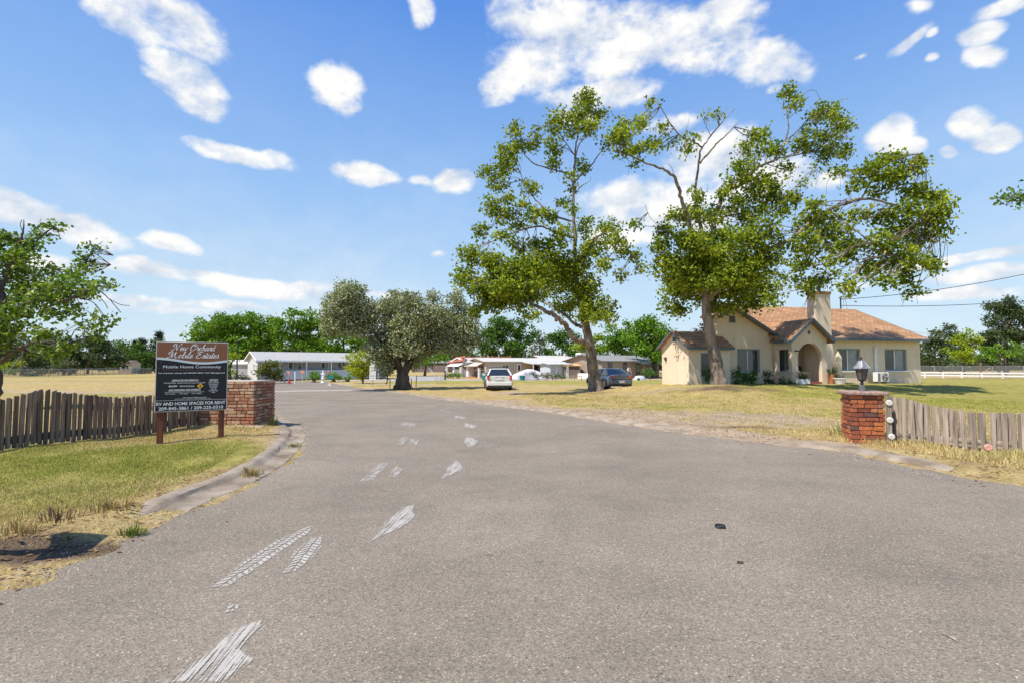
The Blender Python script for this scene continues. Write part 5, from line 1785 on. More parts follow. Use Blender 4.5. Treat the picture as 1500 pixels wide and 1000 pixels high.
# propane tank
p = HW(.75, 2.2)
pz = gz(p[0], p[1])
tk = thing('propane_tank', 'upright white propane tank beyond the right corner of the house', 'propane tank', (p[0], p[1], pz))
mb = MB(); mb.lathe([(.0, .12), (.22, .14), (.33, .22), (.345, .30), (.345, .82), (.33, .90), (.24, .97), (.12, 1.0), (.0, 1.0)], n=28); mb.build('tank', M['white_metal'], tk, smooth=50)
mb = MB(); mb.lathe([(.12, .98), (.12, 1.06), (.1, 1.06), (.1, .99)], n=16); mb.build('valve_collar', M['white_metal'], tk, smooth=40)
for s_ in (-1, 1):
    mb = MB(); mb.b2(s_ * .28 - .08, s_ * .28 + .08, -.15, .15, -.03, .16); mb.build('block', M['dark_brown'], tk)


# ------------------------------------------------------------------ pots and porch plants
def pot_plant(label, loc, potmat, pot, plant):
    r = thing('potted_plant', label, 'potted plant', loc)
    kind, w_, h_ = pot
    mb = MB()
    if kind == 'box': mb.box((0, 0, h_ / 2), (w_, w_ * .6, h_), 0, 0, 0, 1.1)
    else: mb.lathe([(w_ * .34, 0), (w_ * .5, h_ * .9), (w_ * .54, h_ * .9), (w_ * .54, h_), (w_ * .44, h_), (w_ * .42, h_ * .85), (0, h_ * .85)], n=18)
    mb.build('pot', potmat, r, smooth=40)
    n, L, wd, droop, mat = plant
    V = []; lo = []; st = []; tn = []
    for k in range(n):
        a = random.uniform(0, 6.28); l = L * random.uniform(.55, 1.1); el_ = random.uniform(.5, 1.45)
        d = np.array([math.cos(a) * math.cos(el_), math.sin(a) * math.cos(el_), math.sin(el_)])
        b = np.array([math.cos(a), math.sin(a), 0]) * w_ * .12 + np.array([0, 0, h_ * .85])
        sd_ = np.array([-math.sin(a), math.cos(a), 0]) * wd * .5
        m1 = b + d * l * .55; tp = b + d * l - np.array([0, 0, droop * l])
        i = len(V)
        V += [b - sd_ * .7, b + sd_ * .7, m1 + sd_, m1 - sd_, tp]
        st.append(len(lo)); lo += [i, i + 1, i + 2, i + 3]
        st.append(len(lo)); lo += [i + 3, i + 2, i + 4]
        tn += [random.random()] * 5
    me_ = raw_mesh('leaves', V, lo, st, [mat], tone=np.array(tn))
    link_mesh('leaves', me_, r)
    return r


def hp(x, y):
    q = HW(x, y); return (q[0], q[1], gz(q[0], q[1]) - .01)


pot_plant('spiky dark plant in a white box left of the porch steps', hp(-10.55, -1.9), M['white_paint'], ('box', .5, .26), (46, .62, .05, .12, M['leaf_dark']))
pot_plant('grey green succulent in a wide white pot right of the porch steps', hp(-8.25, -1.95), M['white_paint'], ('round', .62, .30), (26, .42, .07, .2, M['leaf_grey']))
pot_plant('tall leafy plant in a terracotta pot beside the porch arch', hp(-8.45, -1.62), M['terracotta'], ('round', .36, .52), (30, .72, .09, .25, M['leaf_grey']))
pot_plant('small trailing plant on the porch ledge left of the arch', tuple(HW(-10.55, -.9, .835)), M['stone'], ('round', .2, .10), (22, .26, .05, .3, M['leaf_grey']))
q = HW(-9.02, -.05, .80)
hm = thing('helmet', 'black helmet like object resting on the porch bench', 'helmet', q, HOUSE_A)
mb = MB(); mb.lathe([(.15, .02), (.175, .06), (.17, .17), (.12, .27), (.0, .31)], n=18); mb.build('shell', M['black'], hm, smooth=60)
mb = MB(); mb.box((-.02, -.17, .12), (.2, .03, .09)); mb.build('visor', M['car_glass'], hm)
# ------------------------------------------------------------------ trees
def spray_cloud(c, rad, n, leaf, per=13, flat=1.0):
    """leaf positions: small sprays of leaves scattered through an ellipsoid"""
    k = max(1, int(n / per))
    s_ = ball(k) * np.asarray(rad) + np.asarray(c)
    idx = rng.integers(0, k, n)
    L = s_[idx] + rng.normal(size=(n, 3)) * leaf * np.array([1.05, 1.05, .8 * flat])
    tone = rng.uniform(0, 1, k)[idx]
    return L, tone


def traced_tree(name, label, cat, base, limbs, clusters, Y, leafmat, bark, leaf, cover, base_r, depth=1.0, twig_r=.018, droop=0, per=13, lo_limbs=(), group=None, limb_k=.8):
    """limbs: lists of (px, py, radius, depth offset); clusters: (px, py, rx, ry[, depth offset[, density]])"""
    root = thing(name, label, cat, base, 0, group)
    ppm = 750.0 / Y
    mb = MB()
    nodes = []
    for L in limbs:
        pts = [np.append(P(q[0], q[1], Y + q[3]), q[2]) for q in L]
        sp_ = spline(pts, 6)
        jit = [np.append(rng.normal(0, .25 * p[3], 3) * (1 if p[3] < .2 else .15), 0) for p in sp_]
        sp_ = [p + j for p, j in zip(sp_, jit)]
        mb.tube([p[:3] for p in sp_], [max(p[3] * limb_k if p[3] < .22 else p[3], .010) for p in sp_], 10 if pts[0][3] > .15 else 6, True, .05)
        nodes += [p for p in sp_]
    nodes = np.array(nodes)
    LC = []; LT = []
    for q in clusters:
        px, py, rx, ry = q[:4]
        c0 = P(px, py, Y)
        d2 = np.hypot(nodes[:, 0] - c0[0], nodes[:, 2] - c0[2])
        j = int(np.argmin(d2 + rng.uniform(0, .3, len(d2))))
        dep = nodes[j, 1] - Y
        if len(q) > 4 and q[4] is not None: dep = q[4]
        else: dep += rng.normal(0, .35) * depth
        c = P(px, py, Y + dep)
        sc = (Y + dep) / 750.0
        rad = np.array([rx * sc, (rx + ry) * .5 * sc * depth, ry * sc])
        n = int(2.3 * cover * (q[5] if len(q) > 5 else 1) * math.pi * rx * ry / (.42 * (leaf * ppm) ** 2)) + 6
        L, t_ = spray_cloud(c, rad, n, leaf, per)
        LC.append(L); LT.append(t_)
        # twigs tie the clump to the nearest wood
        src = nodes[j, :3]
        for k in range(3 if rx > 15 else 2):
            e_ = c + ball(1)[0] * rad * .8
            mid = (src + e_) / 2 + rng.normal(0, .10, 3) * np.linalg.norm(e_ - src)
            mb.tube(spline([src, mid, e_], 4), list(np.linspace(twig_r * (1.6 if k == 0 else 1), twig_r * .45, 9)), 5, False)
            for w_ in range(2):
                f_ = e_ + rng.normal(0, .5, 3) * rad
                mb.tube([mid, (mid + f_) / 2 + rng.normal(0, .06, 3), f_], [twig_r * .6, twig_r * .5, twig_r * .3], 4, False)
        for k in range(droop if rng.random() < .5 else 0):
            a = c + ball(1)[0] * rad
            b_ = a + np.array([rng.normal(0, .15), rng.normal(0, .15), -rng.uniform(.3, 1.0)])
            mb.tube([a, (a + b_) / 2 + rng.normal(0, .07, 3), b_], [.010, .009, .006], 4, False)
    # root flare
    mb.build('trunk', bark, root, world=True, smooth=60)
    LC = np.concatenate(LC); LT = np.concatenate(LT)
    me_ = leaves_mesh('crown', LC - wloc(root), leaf, leafmat, LT)
    link_mesh('crown', me_, root)
    return root, len(LC)


# --- first sycamore (left, by the grey car)
T1Y = 30.0
b1 = GY(872, T1Y)
T1L = [
    [(874, 577, .58, 0), (872, 566, .42, 0), (869, 545, .33, 0), (866, 520, .30, 0), (863, 500, .27, 0), (858, 478, .24, 0), (851, 448, .21, .2), (846, 410, .18, .2), (842, 350, .14, .1), (840, 300, .115, 0), (840, 265, .095, 0), (842, 235, .075, 0), (845, 205, .055, -.1), (850, 178, .04, -.1), (857, 142, .025, 0)],
    [(866, 512, .20, -.2), (856, 502, .20, -.7), (842, 497, .19, -1.2), (833, 484, .18, -1.5), (822, 470, .17, -1.8), (806, 458, .15, -2.2), (786, 448, .12, -2.5), (760, 432, .09, -2.6), (728, 418, .06, -2.6), (700, 405, .03, -2.6)],
    [(859, 482, .15, .2), (845, 476, .13, .6), (832, 466, .11, 1.2), (815, 452, .08, 1.6), (790, 440, .05, 2.0)],
    [(841, 348, .09, 0), (825, 344, .085, -.5), (806, 337, .075, -1), (790, 332, .065, -1.4), (762, 337, .05, -1.9), (738, 347, .035, -2.2), (716, 356, .02, -2.2)],
    [(841, 325, .08, .2), (822, 320, .075, .6), (804, 312, .065, 1.0), (790, 298, .055, 1.3), (782, 290, .045, 1.4), (768, 268, .03, 1.5), (757, 240, .018, 1.6)],
    [(840, 258, .075, 0), (826, 253, .07, -.3), (813, 249, .06, -.6), (783, 240, .045, -1), (766, 222, .032, -1.2), (761, 192, .016, -1.2)],
    [(842, 268, .07, 0), (850, 258, .065, .3), (858, 250, .058, .6), (868, 240, .05, .8), (876, 228, .042, 1), (888, 214, .022, 1.2)],
    [(843, 232, .05, 0), (847, 215, .045, -.3), (853, 206, .04, -.5), (862, 198, .032, -.7), (870, 188, .02, -.8)],
    [(843, 284, .04, 0), (850, 274, .03, -.2), (860, 268, .024, -.3), (865, 264, .016, -.3), (865, 258, .008, -.3)],
    [(843, 388, .10, 0), (855, 376, .09, -.5), (864, 364, .08, -1), (872, 348, .06, -1.3), (892, 345, .045, -1.6), (909, 363, .032, -1.8), (931, 376, .018, -2.0)],
    [(844, 230, .04, 0), (836, 222, .036, .3), (824, 215, .03, .6), (814, 214, .02, .8)],
    [(842, 228, .04, 0), (828, 208, .035, -.3), (818, 192, .028, -.5), (812, 178, .015, -.6)],
    [(855, 470, .09, 0), (868, 458, .07, -.6), (882, 452, .05, -1), (895, 448, .03, -1.2)],
    [(790, 332, .03, -1.4), (775, 318, .025, -1.6), (745, 312, .018, -1.7), (722, 303, .01, -1.8)],
]
T1C = [(857, 151, 20, 22), (848, 170, 14, 14), (820, 182, 20, 20), (879, 169, 13, 9), (850, 190, 24, 12), (868, 186, 12, 8), (754, 192, 9, 16), (787, 199, 8, 12), (761, 212, 12, 11), (741, 236, 18, 28), (748, 222, 12, 14),
       (711, 254, 10, 13), (780, 214, 8, 8), (815, 221, 14, 10), (805, 205, 9, 8), (730, 268, 14, 15), (776, 277, 15, 14), (853, 245, 10, 13), (835, 258, 8, 6), (809, 240, 13, 9), (720, 302, 14, 16), (742, 317, 20, 13), (783, 317, 17, 13),
       (805, 321, 14, 13), (824, 299, 7, 10), (705, 339, 13, 11), (735, 347, 15, 9), (757, 332, 12, 9), (687, 376, 16, 20), (680, 402, 13, 17), (717, 380, 20, 15), (698, 417, 17, 17), (742, 398, 34, 24, None, 1.5), (779, 391, 32, 22, None, 1.5), (809, 369, 22, 22),
       (827, 347, 15, 16), (798, 417, 38, 24, None, 1.5), (754, 435, 34, 19, None, 1.5), (724, 443, 22, 14, None, 1.5), (835, 395, 24, 24, None, 1.5), (846, 428, 30, 20, None, 1.5), (872, 450, 25, 16, None, 1.5), (879, 466, 18, 9), (827, 450, 22, 12, None, 1.5), (898, 447, 6, 6), (857, 332, 11, 15), (872, 362, 17, 15),
       (890, 332, 18, 11), (901, 350, 11, 14), (916, 369, 13, 11), (909, 402, 8, 8), (931, 376, 11, 9), (938, 395, 7, 7), (883, 391, 8, 17), (857, 376, 14, 20), (890, 210, 11, 8), (672, 412, 8, 10), (700, 455, 14, 8), (780, 460, 16, 7),
       (838, 310, 6, 9), (760, 362, 15, 10), (790, 360, 14, 12), (745, 290, 10, 8), (765, 300, 9, 8), (840, 275, 6, 8), (705, 430, 16, 10), (860, 465, 16, 9), (815, 395, 26, 20, None, 1.5), (865, 415, 18, 16), (890, 462, 12, 8), (770, 415, 25, 15, None, 1.5), (735, 420, 22, 12, None, 1.5)]
t1, n1_ = traced_tree('sycamore_tree', 'tall sycamore with one low crooked limb, in front of the grey car', 'tree', b1, T1L, T1C, T1Y, M['leaf_syc'], M['bark'], .185, 1.7, .4, droop=2)

# --- second sycamore (right, in front of the house)
T2Y = 24.5
b2_ = GY(1052, T2Y)
T2L = [
    [(1056, 573, .54, 0), (1054, 562, .39, 0), (1051, 545, .33, 0), (1048, 525, .30, 0), (1044, 505, .28, 0), (1039, 485, .245, 0), (1036, 465, .225, 0), (1034, 440, .22, 0), (1034, 410, .20, 0), (1034, 380, .16, .1), (1030, 345, .12, .2), (1022, 310, .095, .2), (1018, 280, .08, .2), (1022, 252, .068, .2), (1027, 218, .055, .2)],
    [(1034, 405, .16, 0), (1024, 370, .14, -.4), (1014, 340, .12, -.7), (1007, 317, .11, -.9), (997, 286, .095, -1.2), (989, 262, .085, -1.4), (974, 249, .07, -1.6), (948, 240, .055, -1.8), (922, 228, .04, -2), (900, 222, .02, -2.1)],
    [(1028, 215, .06, .2), (1012, 206, .05, .0), (1000, 202, .045, -.2), (981, 180, .036, -.4), (967, 156, .025, -.5), (955, 145, .012, -.5)],
    [(1028, 218, .05, .2), (1041, 199, .042, .5), (1059, 177, .03, .7), (1064, 157, .014, .8)],
    [(1059, 177, .024, .7), (1070, 166, .018, .9), (1080, 157, .010, 1)],
    [(1025, 240, .06, .2), (1046, 215, .05, -.2), (1063, 199, .036, -.5), (1081, 180, .018, -.7)],
    [(1000, 202, .02, -.2), (1006, 188, .014, 0), (1010, 172, .007, .1)],
    [(1041, 199, .02, .5), (1034, 185, .014, .3), (1028, 170, .007, .2)],
    [(1036, 400, .19, 0), (1044, 350, .16, .5), (1049, 316, .13, .9), (1060, 284, .115, 1.2), (1085, 272, .10, 1.4), (1107, 248, .085, 1.5), (1137, 233, .07, 1.5), (1149, 210, .055, 1.5), (1155, 188, .04, 1.5), (1154, 160, .028, 1.5), (1174, 140, .02, 1.4), (1192, 132, .012, 1.3), (1203, 147, .006, 1.3)],
    [(1149, 212, .03, 1.5), (1170, 190, .026, 1.2), (1195, 176, .02, 1), (1222, 170, .012, .8)],
    [(1137, 233, .03, 1.5), (1165, 228, .026, 1.7), (1195, 222, .02, 1.9), (1225, 232, .012, 2)],
    [(1085, 272, .05, 1.4), (1110, 285, .045, .9), (1140, 292, .035, .5), (1170, 270, .018, .3)],
    [(1037, 440, .17, -.1), (1070, 402, .15, -.7), (1100, 380, .135, -1.1), (1126, 366, .12, -1.4), (1159, 350, .11, -1.7), (1180, 332, .10, -1.9), (1197, 317, .095, -2), (1226, 303, .085, -2.1), (1268, 291, .07, -2.2), (1314, 302, .05, -2.3), (1345, 312, .035, -2.3), (1372, 318, .018, -2.3)],
    [(1262, 292, .05, -2.2), (1276, 266, .045, -2.0), (1292, 242, .035, -1.9), (1320, 230, .025, -1.8), (1346, 226, .010, -1.8)],
    [(1215, 308, .05, -2.1), (1232, 322, .042, -2.4), (1251, 336, .035, -2.6), (1285, 360, .028, -2.8), (1320, 378, .018, -2.9)],
    [(1165, 347, .05, -1.7), (1190, 372, .04, -1.9), (1210, 395, .025, -2), (1190, 420, .012, -2)],
    [(1020, 350, .05, -.3), (1004, 350, .042, -.7), (989, 346, .035, -1), (967, 334, .026, -1.2), (944, 331, .012, -1.3)],
    [(967, 334, .014, -1.2), (952, 318, .010, -1.3), (945, 300, .006, -1.3)],
    [(989, 262, .02, -1.4), (984, 246, .014, -1.5), (978, 240, .006, -1.5)],
    [(1030, 400, .09, 0), (1010, 392, .07, -.8), (985, 388, .05, -1.3)], [(1036, 420, .10, 0), (1070, 415, .08, .9), (1105, 415, .05, 1.5)],
    [(1034, 430, .08, 0), (1010, 432, .06, .8), (985, 438, .04, 1.3)],
]
T2C = [(955, 148, 8, 5), (974, 184, 8, 8), (989, 210, 9, 7), (1007, 219, 9, 9), (1015, 200, 6, 6), (1052, 169, 7, 5), (1037, 173, 4, 4), (937, 180, 12, 7), (935, 186, 12, 6), (915, 182, 9, 9), (911, 199, 15, 10), (905, 199, 17, 12), (915, 225, 10, 12), (955, 214, 9, 11), (938, 217, 14, 9), (957, 214, 7, 6), (930, 240, 6, 5),
       (1159, 136, 14, 11), (1166, 154, 13, 11), (1214, 162, 22, 12), (1222, 184, 24, 13), (1196, 173, 13, 11), (1181, 199, 15, 12), (1207, 206, 18, 12), (1226, 217, 19, 13), (1207, 228, 15, 10), (1189, 217, 11, 8), (1229, 251, 11, 8), (1237, 225, 9, 10), (1196, 249, 6, 5), (1155, 247, 11, 9), (1170, 212, 12, 11), (1237, 190, 9, 8),
       (1107, 199, 19, 11), (1118, 214, 20, 14), (1092, 217, 13, 10), (1092, 243, 20, 14), (1078, 260, 20, 13), (1107, 265, 25, 15), (1129, 273, 22, 16), (1107, 288, 27, 15), (1137, 295, 25, 14), (1159, 288, 11, 10), (1148, 310, 13, 8), (1100, 310, 25, 13), (1074, 302, 18, 14), (1166, 295, 11, 7), (1174, 269, 9, 4), (1139, 222, 12, 9), (1062, 282, 12, 12),
       (1022, 288, 11, 13), (996, 317, 18, 15), (974, 339, 15, 13), (967, 362, 16, 17), (1022, 317, 21, 16), (1048, 317, 21, 15), (1011, 354, 26, 19, None, 1.5), (1055, 350, 28, 20, None, 1.5), (1092, 354, 25, 19, None, 1.5), (981, 391, 25, 22, None, 1.5), (1018, 391, 32, 24, None, 1.5), (1063, 391, 33, 25, None, 1.5), (1107, 384, 27, 25, None, 1.5), (1129, 376, 14, 20), (993, 424, 26, 18, None, 1.5), (1030, 428, 34, 18, None, 1.5), (1074, 428, 34, 20, None, 1.5), (1115, 421, 27, 20, None, 1.5), (1133, 438, 13, 10), (974, 445, 11, 8), (996, 454, 22, 11, None, 1.5), (1055, 450, 24, 9, None, 1.5), (1100, 447, 22, 11, None, 1.5), (1140, 406, 10, 9), (1122, 332, 16, 15), (1137, 347, 12, 10), (932, 328, 8, 7), (1096, 325, 15, 13), (1035, 370, 30, 20, -1.2), (1080, 405, 30, 20, -1.3), (1000, 405, 28, 20, -1.0), (1045, 410, 30, 18, -1.5), (1040, 400, 34, 24, 1.2), (1090, 400, 28, 22, 1.2),
       (1292, 236, 16, 11), (1307, 230, 15, 7), (1337, 245, 19, 12), (1348, 236, 9, 8), (1270, 251, 16, 12), (1292, 258, 20, 12), (1255, 269, 14, 11), (1318, 262, 18, 12), (1344, 284, 22, 16), (1366, 290, 18, 14), (1385, 299, 10, 8), (1359, 314, 23, 16), (1374, 339, 15, 15), (1326, 306, 19, 14), (1292, 280, 16, 8), (1255, 314, 16, 10), (1292, 321, 19, 13), (1322, 339, 25, 17), (1351, 350, 21, 16), (1292, 354, 22, 15), (1318, 376, 26, 17), (1348, 384, 19, 12), (1374, 388, 9, 8), (1281, 391, 19, 13), (1296, 413, 18, 8), (1270, 402, 10, 8), (1329, 406, 14, 10), (1340, 426, 11, 7), (1244, 413, 8, 11), (1240, 424, 11, 7), (1380, 318, 9, 9), (1320, 395, 14, 9),
       (1196, 302, 11, 14), (1185, 325, 19, 15), (1214, 321, 17, 12), (1181, 347, 16, 12), (1207, 343, 17, 13), (1233, 339, 11, 10), (1222, 365, 18, 12), (1189, 366, 14, 10), (1166, 365, 11, 14), (1240, 354, 14, 9), (1166, 395, 11, 12), (1185, 388, 12, 7), (1218, 384, 11, 7), (1244, 376, 14, 11), (1258, 360, 11, 8), (1214, 406, 9, 6), (1189, 417, 14, 10), (1170, 413, 8, 6), (1185, 428, 8, 7), (1202, 412, 8, 7)]
t2, n2_ = traced_tree('sycamore_tree', 'wide sycamore with a bare forked top, in front of the cream house', 'tree', b2_, T2L, T2C, T2Y, M['leaf_syc'], M['bark'], .168, 1.65, .4, droop=2)

# --- left foreground tree
T3Y = 16.0
b3 = GY(-3, T3Y)
T3L = [
    [(-3, 605, .15, 0), (-3, 560, .12, 0), (-2, 500, .11, 0), (3, 440, .10, 0), (10, 395, .085, .1), (22, 368, .07, .1), (33, 345, .04, .1), (35, 322, .012, .1)],
    [(2, 530, .09, 0), (20, 515, .08, -.4), (45, 503, .065, -.7), (70, 500, .05, -.9), (100, 503, .02, -1)],
    [(3, 470, .09, 0), (25, 452, .08, .5), (55, 428, .065, .8), (95, 410, .05, 1), (122, 388, .035, 1.1), (138, 364, .018, 1.2), (150, 354, .007, 1.2)],
    [(3, 480, .07, 0), (40, 444, .055, -.6), (95, 440, .045, -1), (140, 426, .03, -1.2), (160, 438, .016, -1.3), (176, 446, .008, -1.3), (190, 448, .004, -1.3)],
    [(12, 392, .05, .1), (40, 372, .04, .3), (62, 345, .03, .4), (82, 334, .016, .5), (88, 350, .006, .5)],
    [(6, 440, .05, 0), (45, 425, .04, -.5), (85, 425, .03, -.8)],
    [(140, 430, .02, -1.2), (152, 442, .012, -1.2), (158, 452, .006, -1.2)],
    [(160, 438, .01, -1.3), (172, 452, .007, -1.3), (177, 458, .004, -1.3)],
    [(130, 376, .02, 1.1), (150, 366, .012, 1.2), (166, 374, .006, 1.2)], [(128, 384, .016, 1.1), (146, 380, .01, 1.1), (162, 388, .005, 1.1)],
    [(30, 355, .02, .1), (44, 342, .012, .1), (58, 330, .006, .1)], [(33, 340, .014, .1), (30, 330, .008, .1), (32, 322, .005, .1)],
    [(0, 450, .07, 0), (-30, 420, .05, .5), (-60, 400, .03, .8)], [(2, 520, .07, 0), (-30, 500, .05, -.5), (-60, 490, .03, -.8)],
]
T3C = [(6, 350, 22, 15), (17, 362, 20, 13), (42, 359, 12, 8), (67, 331, 12, 6), (81, 334, 6, 5), (60, 344, 10, 8), (50, 362, 9, 7), (28, 376, 20, 11), (11, 390, 20, 17), (34, 398, 20, 12), (62, 395, 18, 8), (81, 396, 8, 5), (17, 418, 23, 14), (45, 418, 23, 12), (70, 418, 16, 8), (90, 412, 15, 8), (106, 406, 13, 8), (118, 396, 12, 8), (126, 384, 9, 9), (122, 374, 7, 6), (132, 364, 9, 5), (140, 362, 6, 4), (140, 395, 7, 5), (123, 423, 17, 8), (146, 420, 15, 6), (160, 418, 8, 5), (134, 434, 8, 6), (95, 434, 22, 9), (64, 437, 24, 11), (34, 440, 24, 12), (11, 442, 18, 14), (17, 462, 23, 13), (45, 457, 19, 8), (73, 457, 16, 7), (92, 457, 12, 6), (112, 451, 12, 8), (118, 474, 7, 3), (143, 474, 12, 8), (140, 490, 11, 7), (151, 468, 6, 5), (17, 487, 20, 12), (36, 480, 14, 8), (14, 503, 18, 8), (56, 493, 13, 8), (76, 493, 14, 10), (67, 510, 24, 9), (92, 507, 17, 8), (104, 499, 9, 5), (84, 521, 14, 5), (50, 516, 12, 6), (-20, 380, 26, 20), (-25, 430, 26, 24), (-20, 480, 24, 20)]
traced_tree('broadleaf_tree', 'bright leafy tree at the left frame edge behind the dark fence', 'tree', b3, T3L, T3C, T3Y, M['leaf_left'], M['bark_dark'], .14, 1.7, .3, twig_r=.011, per=10)

# --- branch reaching in from the right edge
T4Y = 14.0
b4 = GY(1660, 15.0)
T4L = [[(1655, 620, .22, 1), (1655, 520, .17, 1), (1650, 420, .13, .8), (1640, 350, .10, .5), (1610, 310, .07, .2), (1560, 290, .045, 0), (1520, 288, .028, 0), (1485, 289, .012, 0)],
       [(1648, 400, .08, .8), (1690, 330, .06, 1.2), (1730, 290, .03, 1.5)], [(1640, 350, .06, .5), (1650, 280, .045, .5), (1645, 220, .02, .5)]]
T4C = [(1478, 289, 12, 5), (1492, 290, 12, 7), (1487, 285, 12, 4), (1515, 292, 16, 10), (1540, 285, 20, 14), (1580, 290, 26, 22), (1620, 270, 34, 30), (1650, 230, 36, 30), (1700, 290, 36, 30), (1660, 320, 34, 26), (1730, 260, 30, 26)]
traced_tree('broadleaf_tree', 'tree at the right edge showing only one leafy branch tip against the sky', 'tree', b4, T4L, T4C, T4Y, M['leaf_left'], M['bark_dark'], .115, 1.0, .3, twig_r=.010, per=10)

# --- grey olive trees by the bend
OY = 36.0
ob = GY(590, OY)
OL = [[(590, 572, .75, 0), (590, 566, .58, 0), (590, 552, .45, 0), (590, 538, .36, 0), (592, 524, .27, 0), (596, 508, .22, -.2), (600, 485, .15, -.3), (604, 460, .07, -.3)],
      [(592, 545, .30, .1), (600, 532, .24, .2), (609, 522, .20, .4), (620, 514, .16, .6), (636, 502, .10, .9), (646, 480, .05, 1.0)],
      [(588, 540, .28, -.1), (578, 522, .22, -.3), (562, 502, .16, -.6), (540, 480, .11, -1), (516, 464, .07, -1.4), (498, 455, .04, -1.6)],
      [(592, 520, .14, 0), (584, 490, .10, .6), (578, 462, .05, 1)], [(566, 562, .05, -.3), (570, 540, .05, -.2), (574, 520, .03, -.1)]]
OC = [(496, 445, 22, 20), (482, 463, 13, 18), (507, 431, 18, 13), (523, 431, 13, 11), (519, 454, 24, 24), (496, 477, 24, 16), (519, 481, 24, 14), (536, 454, 18, 20), (539, 476, 16, 18), (480, 485, 11, 10), (561, 452, 18, 14), (577, 441, 16, 11), (597, 440, 22, 12), (609, 445, 16, 11), (586, 459, 27, 20), (613, 463, 25, 20), (568, 476, 25, 20), (561, 497, 16, 16), (575, 501, 22, 18), (597, 481, 28, 22), (600, 501, 26, 18), (622, 486, 25, 22), (633, 468, 20, 20), (640, 454, 15, 13), (635, 434, 11, 9), (638, 501, 22, 16), (651, 477, 12, 20), (554, 512, 9, 14), (572, 520, 13, 11), (566, 542, 9, 13, -.4), (622, 512, 20, 9), (545, 500, 14, 10), (507, 418, 12, 8), (527, 422, 10, 7), (560, 530, 8, 14, -.5), (556, 520, 12, 12), (546, 510, 14, 9), (612, 530, 10, 8, .5), (628, 515, 16, 9), (580, 510, 16, 12, -1.2), (604, 512, 16, 10, -1.0), (576, 430, 7, 6), (655, 462, 10, 12)]
OL += [[(636, 502, .10, .9), (652, 492, .09, 1.4), (666, 478, .07, 1.8), (672, 455, .05, 2.0), (670, 438, .025, 2.0)], [(652, 492, .07, 1.4), (675, 488, .055, 1.8), (694, 478, .03, 2.0)]]
OC += [(667, 441, 14, 11), (676, 454, 12, 13), (663, 468, 13, 16), (676, 479, 18, 18), (690, 472, 11, 12), (694, 487, 11, 16), (667, 497, 20, 16), (685, 503, 18, 14), (662, 512, 13, 9), (694, 458, 9, 8), (671, 432, 7, 7), (680, 512, 12, 8), (698, 500, 8, 9), (650, 495, 14, 14), (648, 508, 14, 8)]
traced_tree('olive_tree', 'broad silver green olive tree with a thick split trunk by the bend', 'tree', ob, OL, OC, OY, M['leaf_olive'], M['bark_dark'], .17, 1.9, .6, depth=1.3, per=9)


# ------------------------------------------------------------------ background trees
def crown_tree(name, label, cat, px, Y, lobes, mat, leaf, cover=1.15, bark='bark_dark', trunk_r=.28, group=None, clump=.34, trunk=True):
    """lobes: (px, py, rx, ry) ellipses; each is filled with puffs of leaves of several sizes"""
    base = GY(px, Y)
    root = thing(name, label, cat, base, 0, group)
    sc = Y / 750.0
    LC = []; LT = []
    mb = MB()
    top = min(l[1] for l in lobes)
    cx = np.mean([l[0] for l in lobes]); cy = np.mean([l[1] for l in lobes])
    hub = P((px + cx) / 2, cy + 4, Y)
    mb.tube(spline([base - (0, 0, .2), base * .6 + hub * .4 + rng.normal(0, .08, 3), hub], 4), list(np.linspace(trunk_r, trunk_r * .5, 9)), 8, False, .05)
    for (lx, ly, rx, ry) in lobes:
        c = P(lx, ly, Y + rng.normal(0, .25) * rx * sc)
        rad = np.array([rx, (rx + ry) * .5, ry]) * sc
        mb.tube(spline([hub, (hub + c) / 2 + rng.normal(0, .1, 3) * rad, c], 3), list(np.linspace(trunk_r * .45, trunk_r * .12, 7)), 6, False)
        k = max(5, int(11 * (rx * ry / 400) ** .45))
        d = rng.normal(size=(k, 3)); d /= np.linalg.norm(d, axis=1)[:, None]
        q = c + d * rad * rng.uniform(.35, .92, k)[:, None]
        for p in q:
            cr = clump * rng.uniform(.6, 1.25)
            r_ = rad * cr
            area = math.pi * r_[0] * r_[2]
            n = int(2.8 * cover * area / (.42 * leaf ** 2)) + 4
            L, t_ = spray_cloud(p, r_, n, leaf, 8, .8)
            LC.append(L); LT.append(np.clip(t_ * .6 + rng.uniform(0, .4), 0, 1))
    if trunk: mb.build('trunk', M[bark], root, world=True, smooth=60)
    LC = np.concatenate(LC); LT = np.concatenate(LT)
    LC[:, 2] = np.maximum(LC[:, 2], base[2] + .05)
    link_mesh('crown', leaves_mesh('crown', LC - wloc(root), leaf, mat, LT), root)
    return root


GB = 'tall bright trees behind the pale mobile home'
crown_tree('shade_tree', 'bright green spreading tree directly right of the park sign top', 'tree', 322, 84, [(300, 482, 24, 18), (325, 474, 26, 20), (345, 480, 24, 22), (312, 505, 30, 18), (345, 508, 26, 18), (285, 490, 14, 12)], M['leaf_bright'], .42, group=GB)
crown_tree('shade_tree', 'bright green tree rising over the left end of the pale mobile home', 'tree', 382, 88, [(365, 474, 22, 17), (385, 478, 20, 20), (370, 500, 26, 18), (398, 490, 18, 20)], M['leaf_bright'], .42, group=GB)
crown_tree('shade_tree', 'yellower bright tree over the middle of the pale mobile home', 'tree', 430, 86, [(420, 480, 22, 20), (440, 470, 24, 20), (458, 482, 20, 22), (425, 502, 24, 16), (455, 505, 22, 14)], M['leaf_bright'], .42, group=GB)
crown_tree('shade_tree', 'bright green tree half hidden behind the left lobe of the broad olive', 'tree', 505, 86, [(480, 480, 20, 24), (505, 490, 24, 22), (530, 505, 24, 16), (490, 512, 20, 12)], M['leaf_bright'], .42, group=GB)
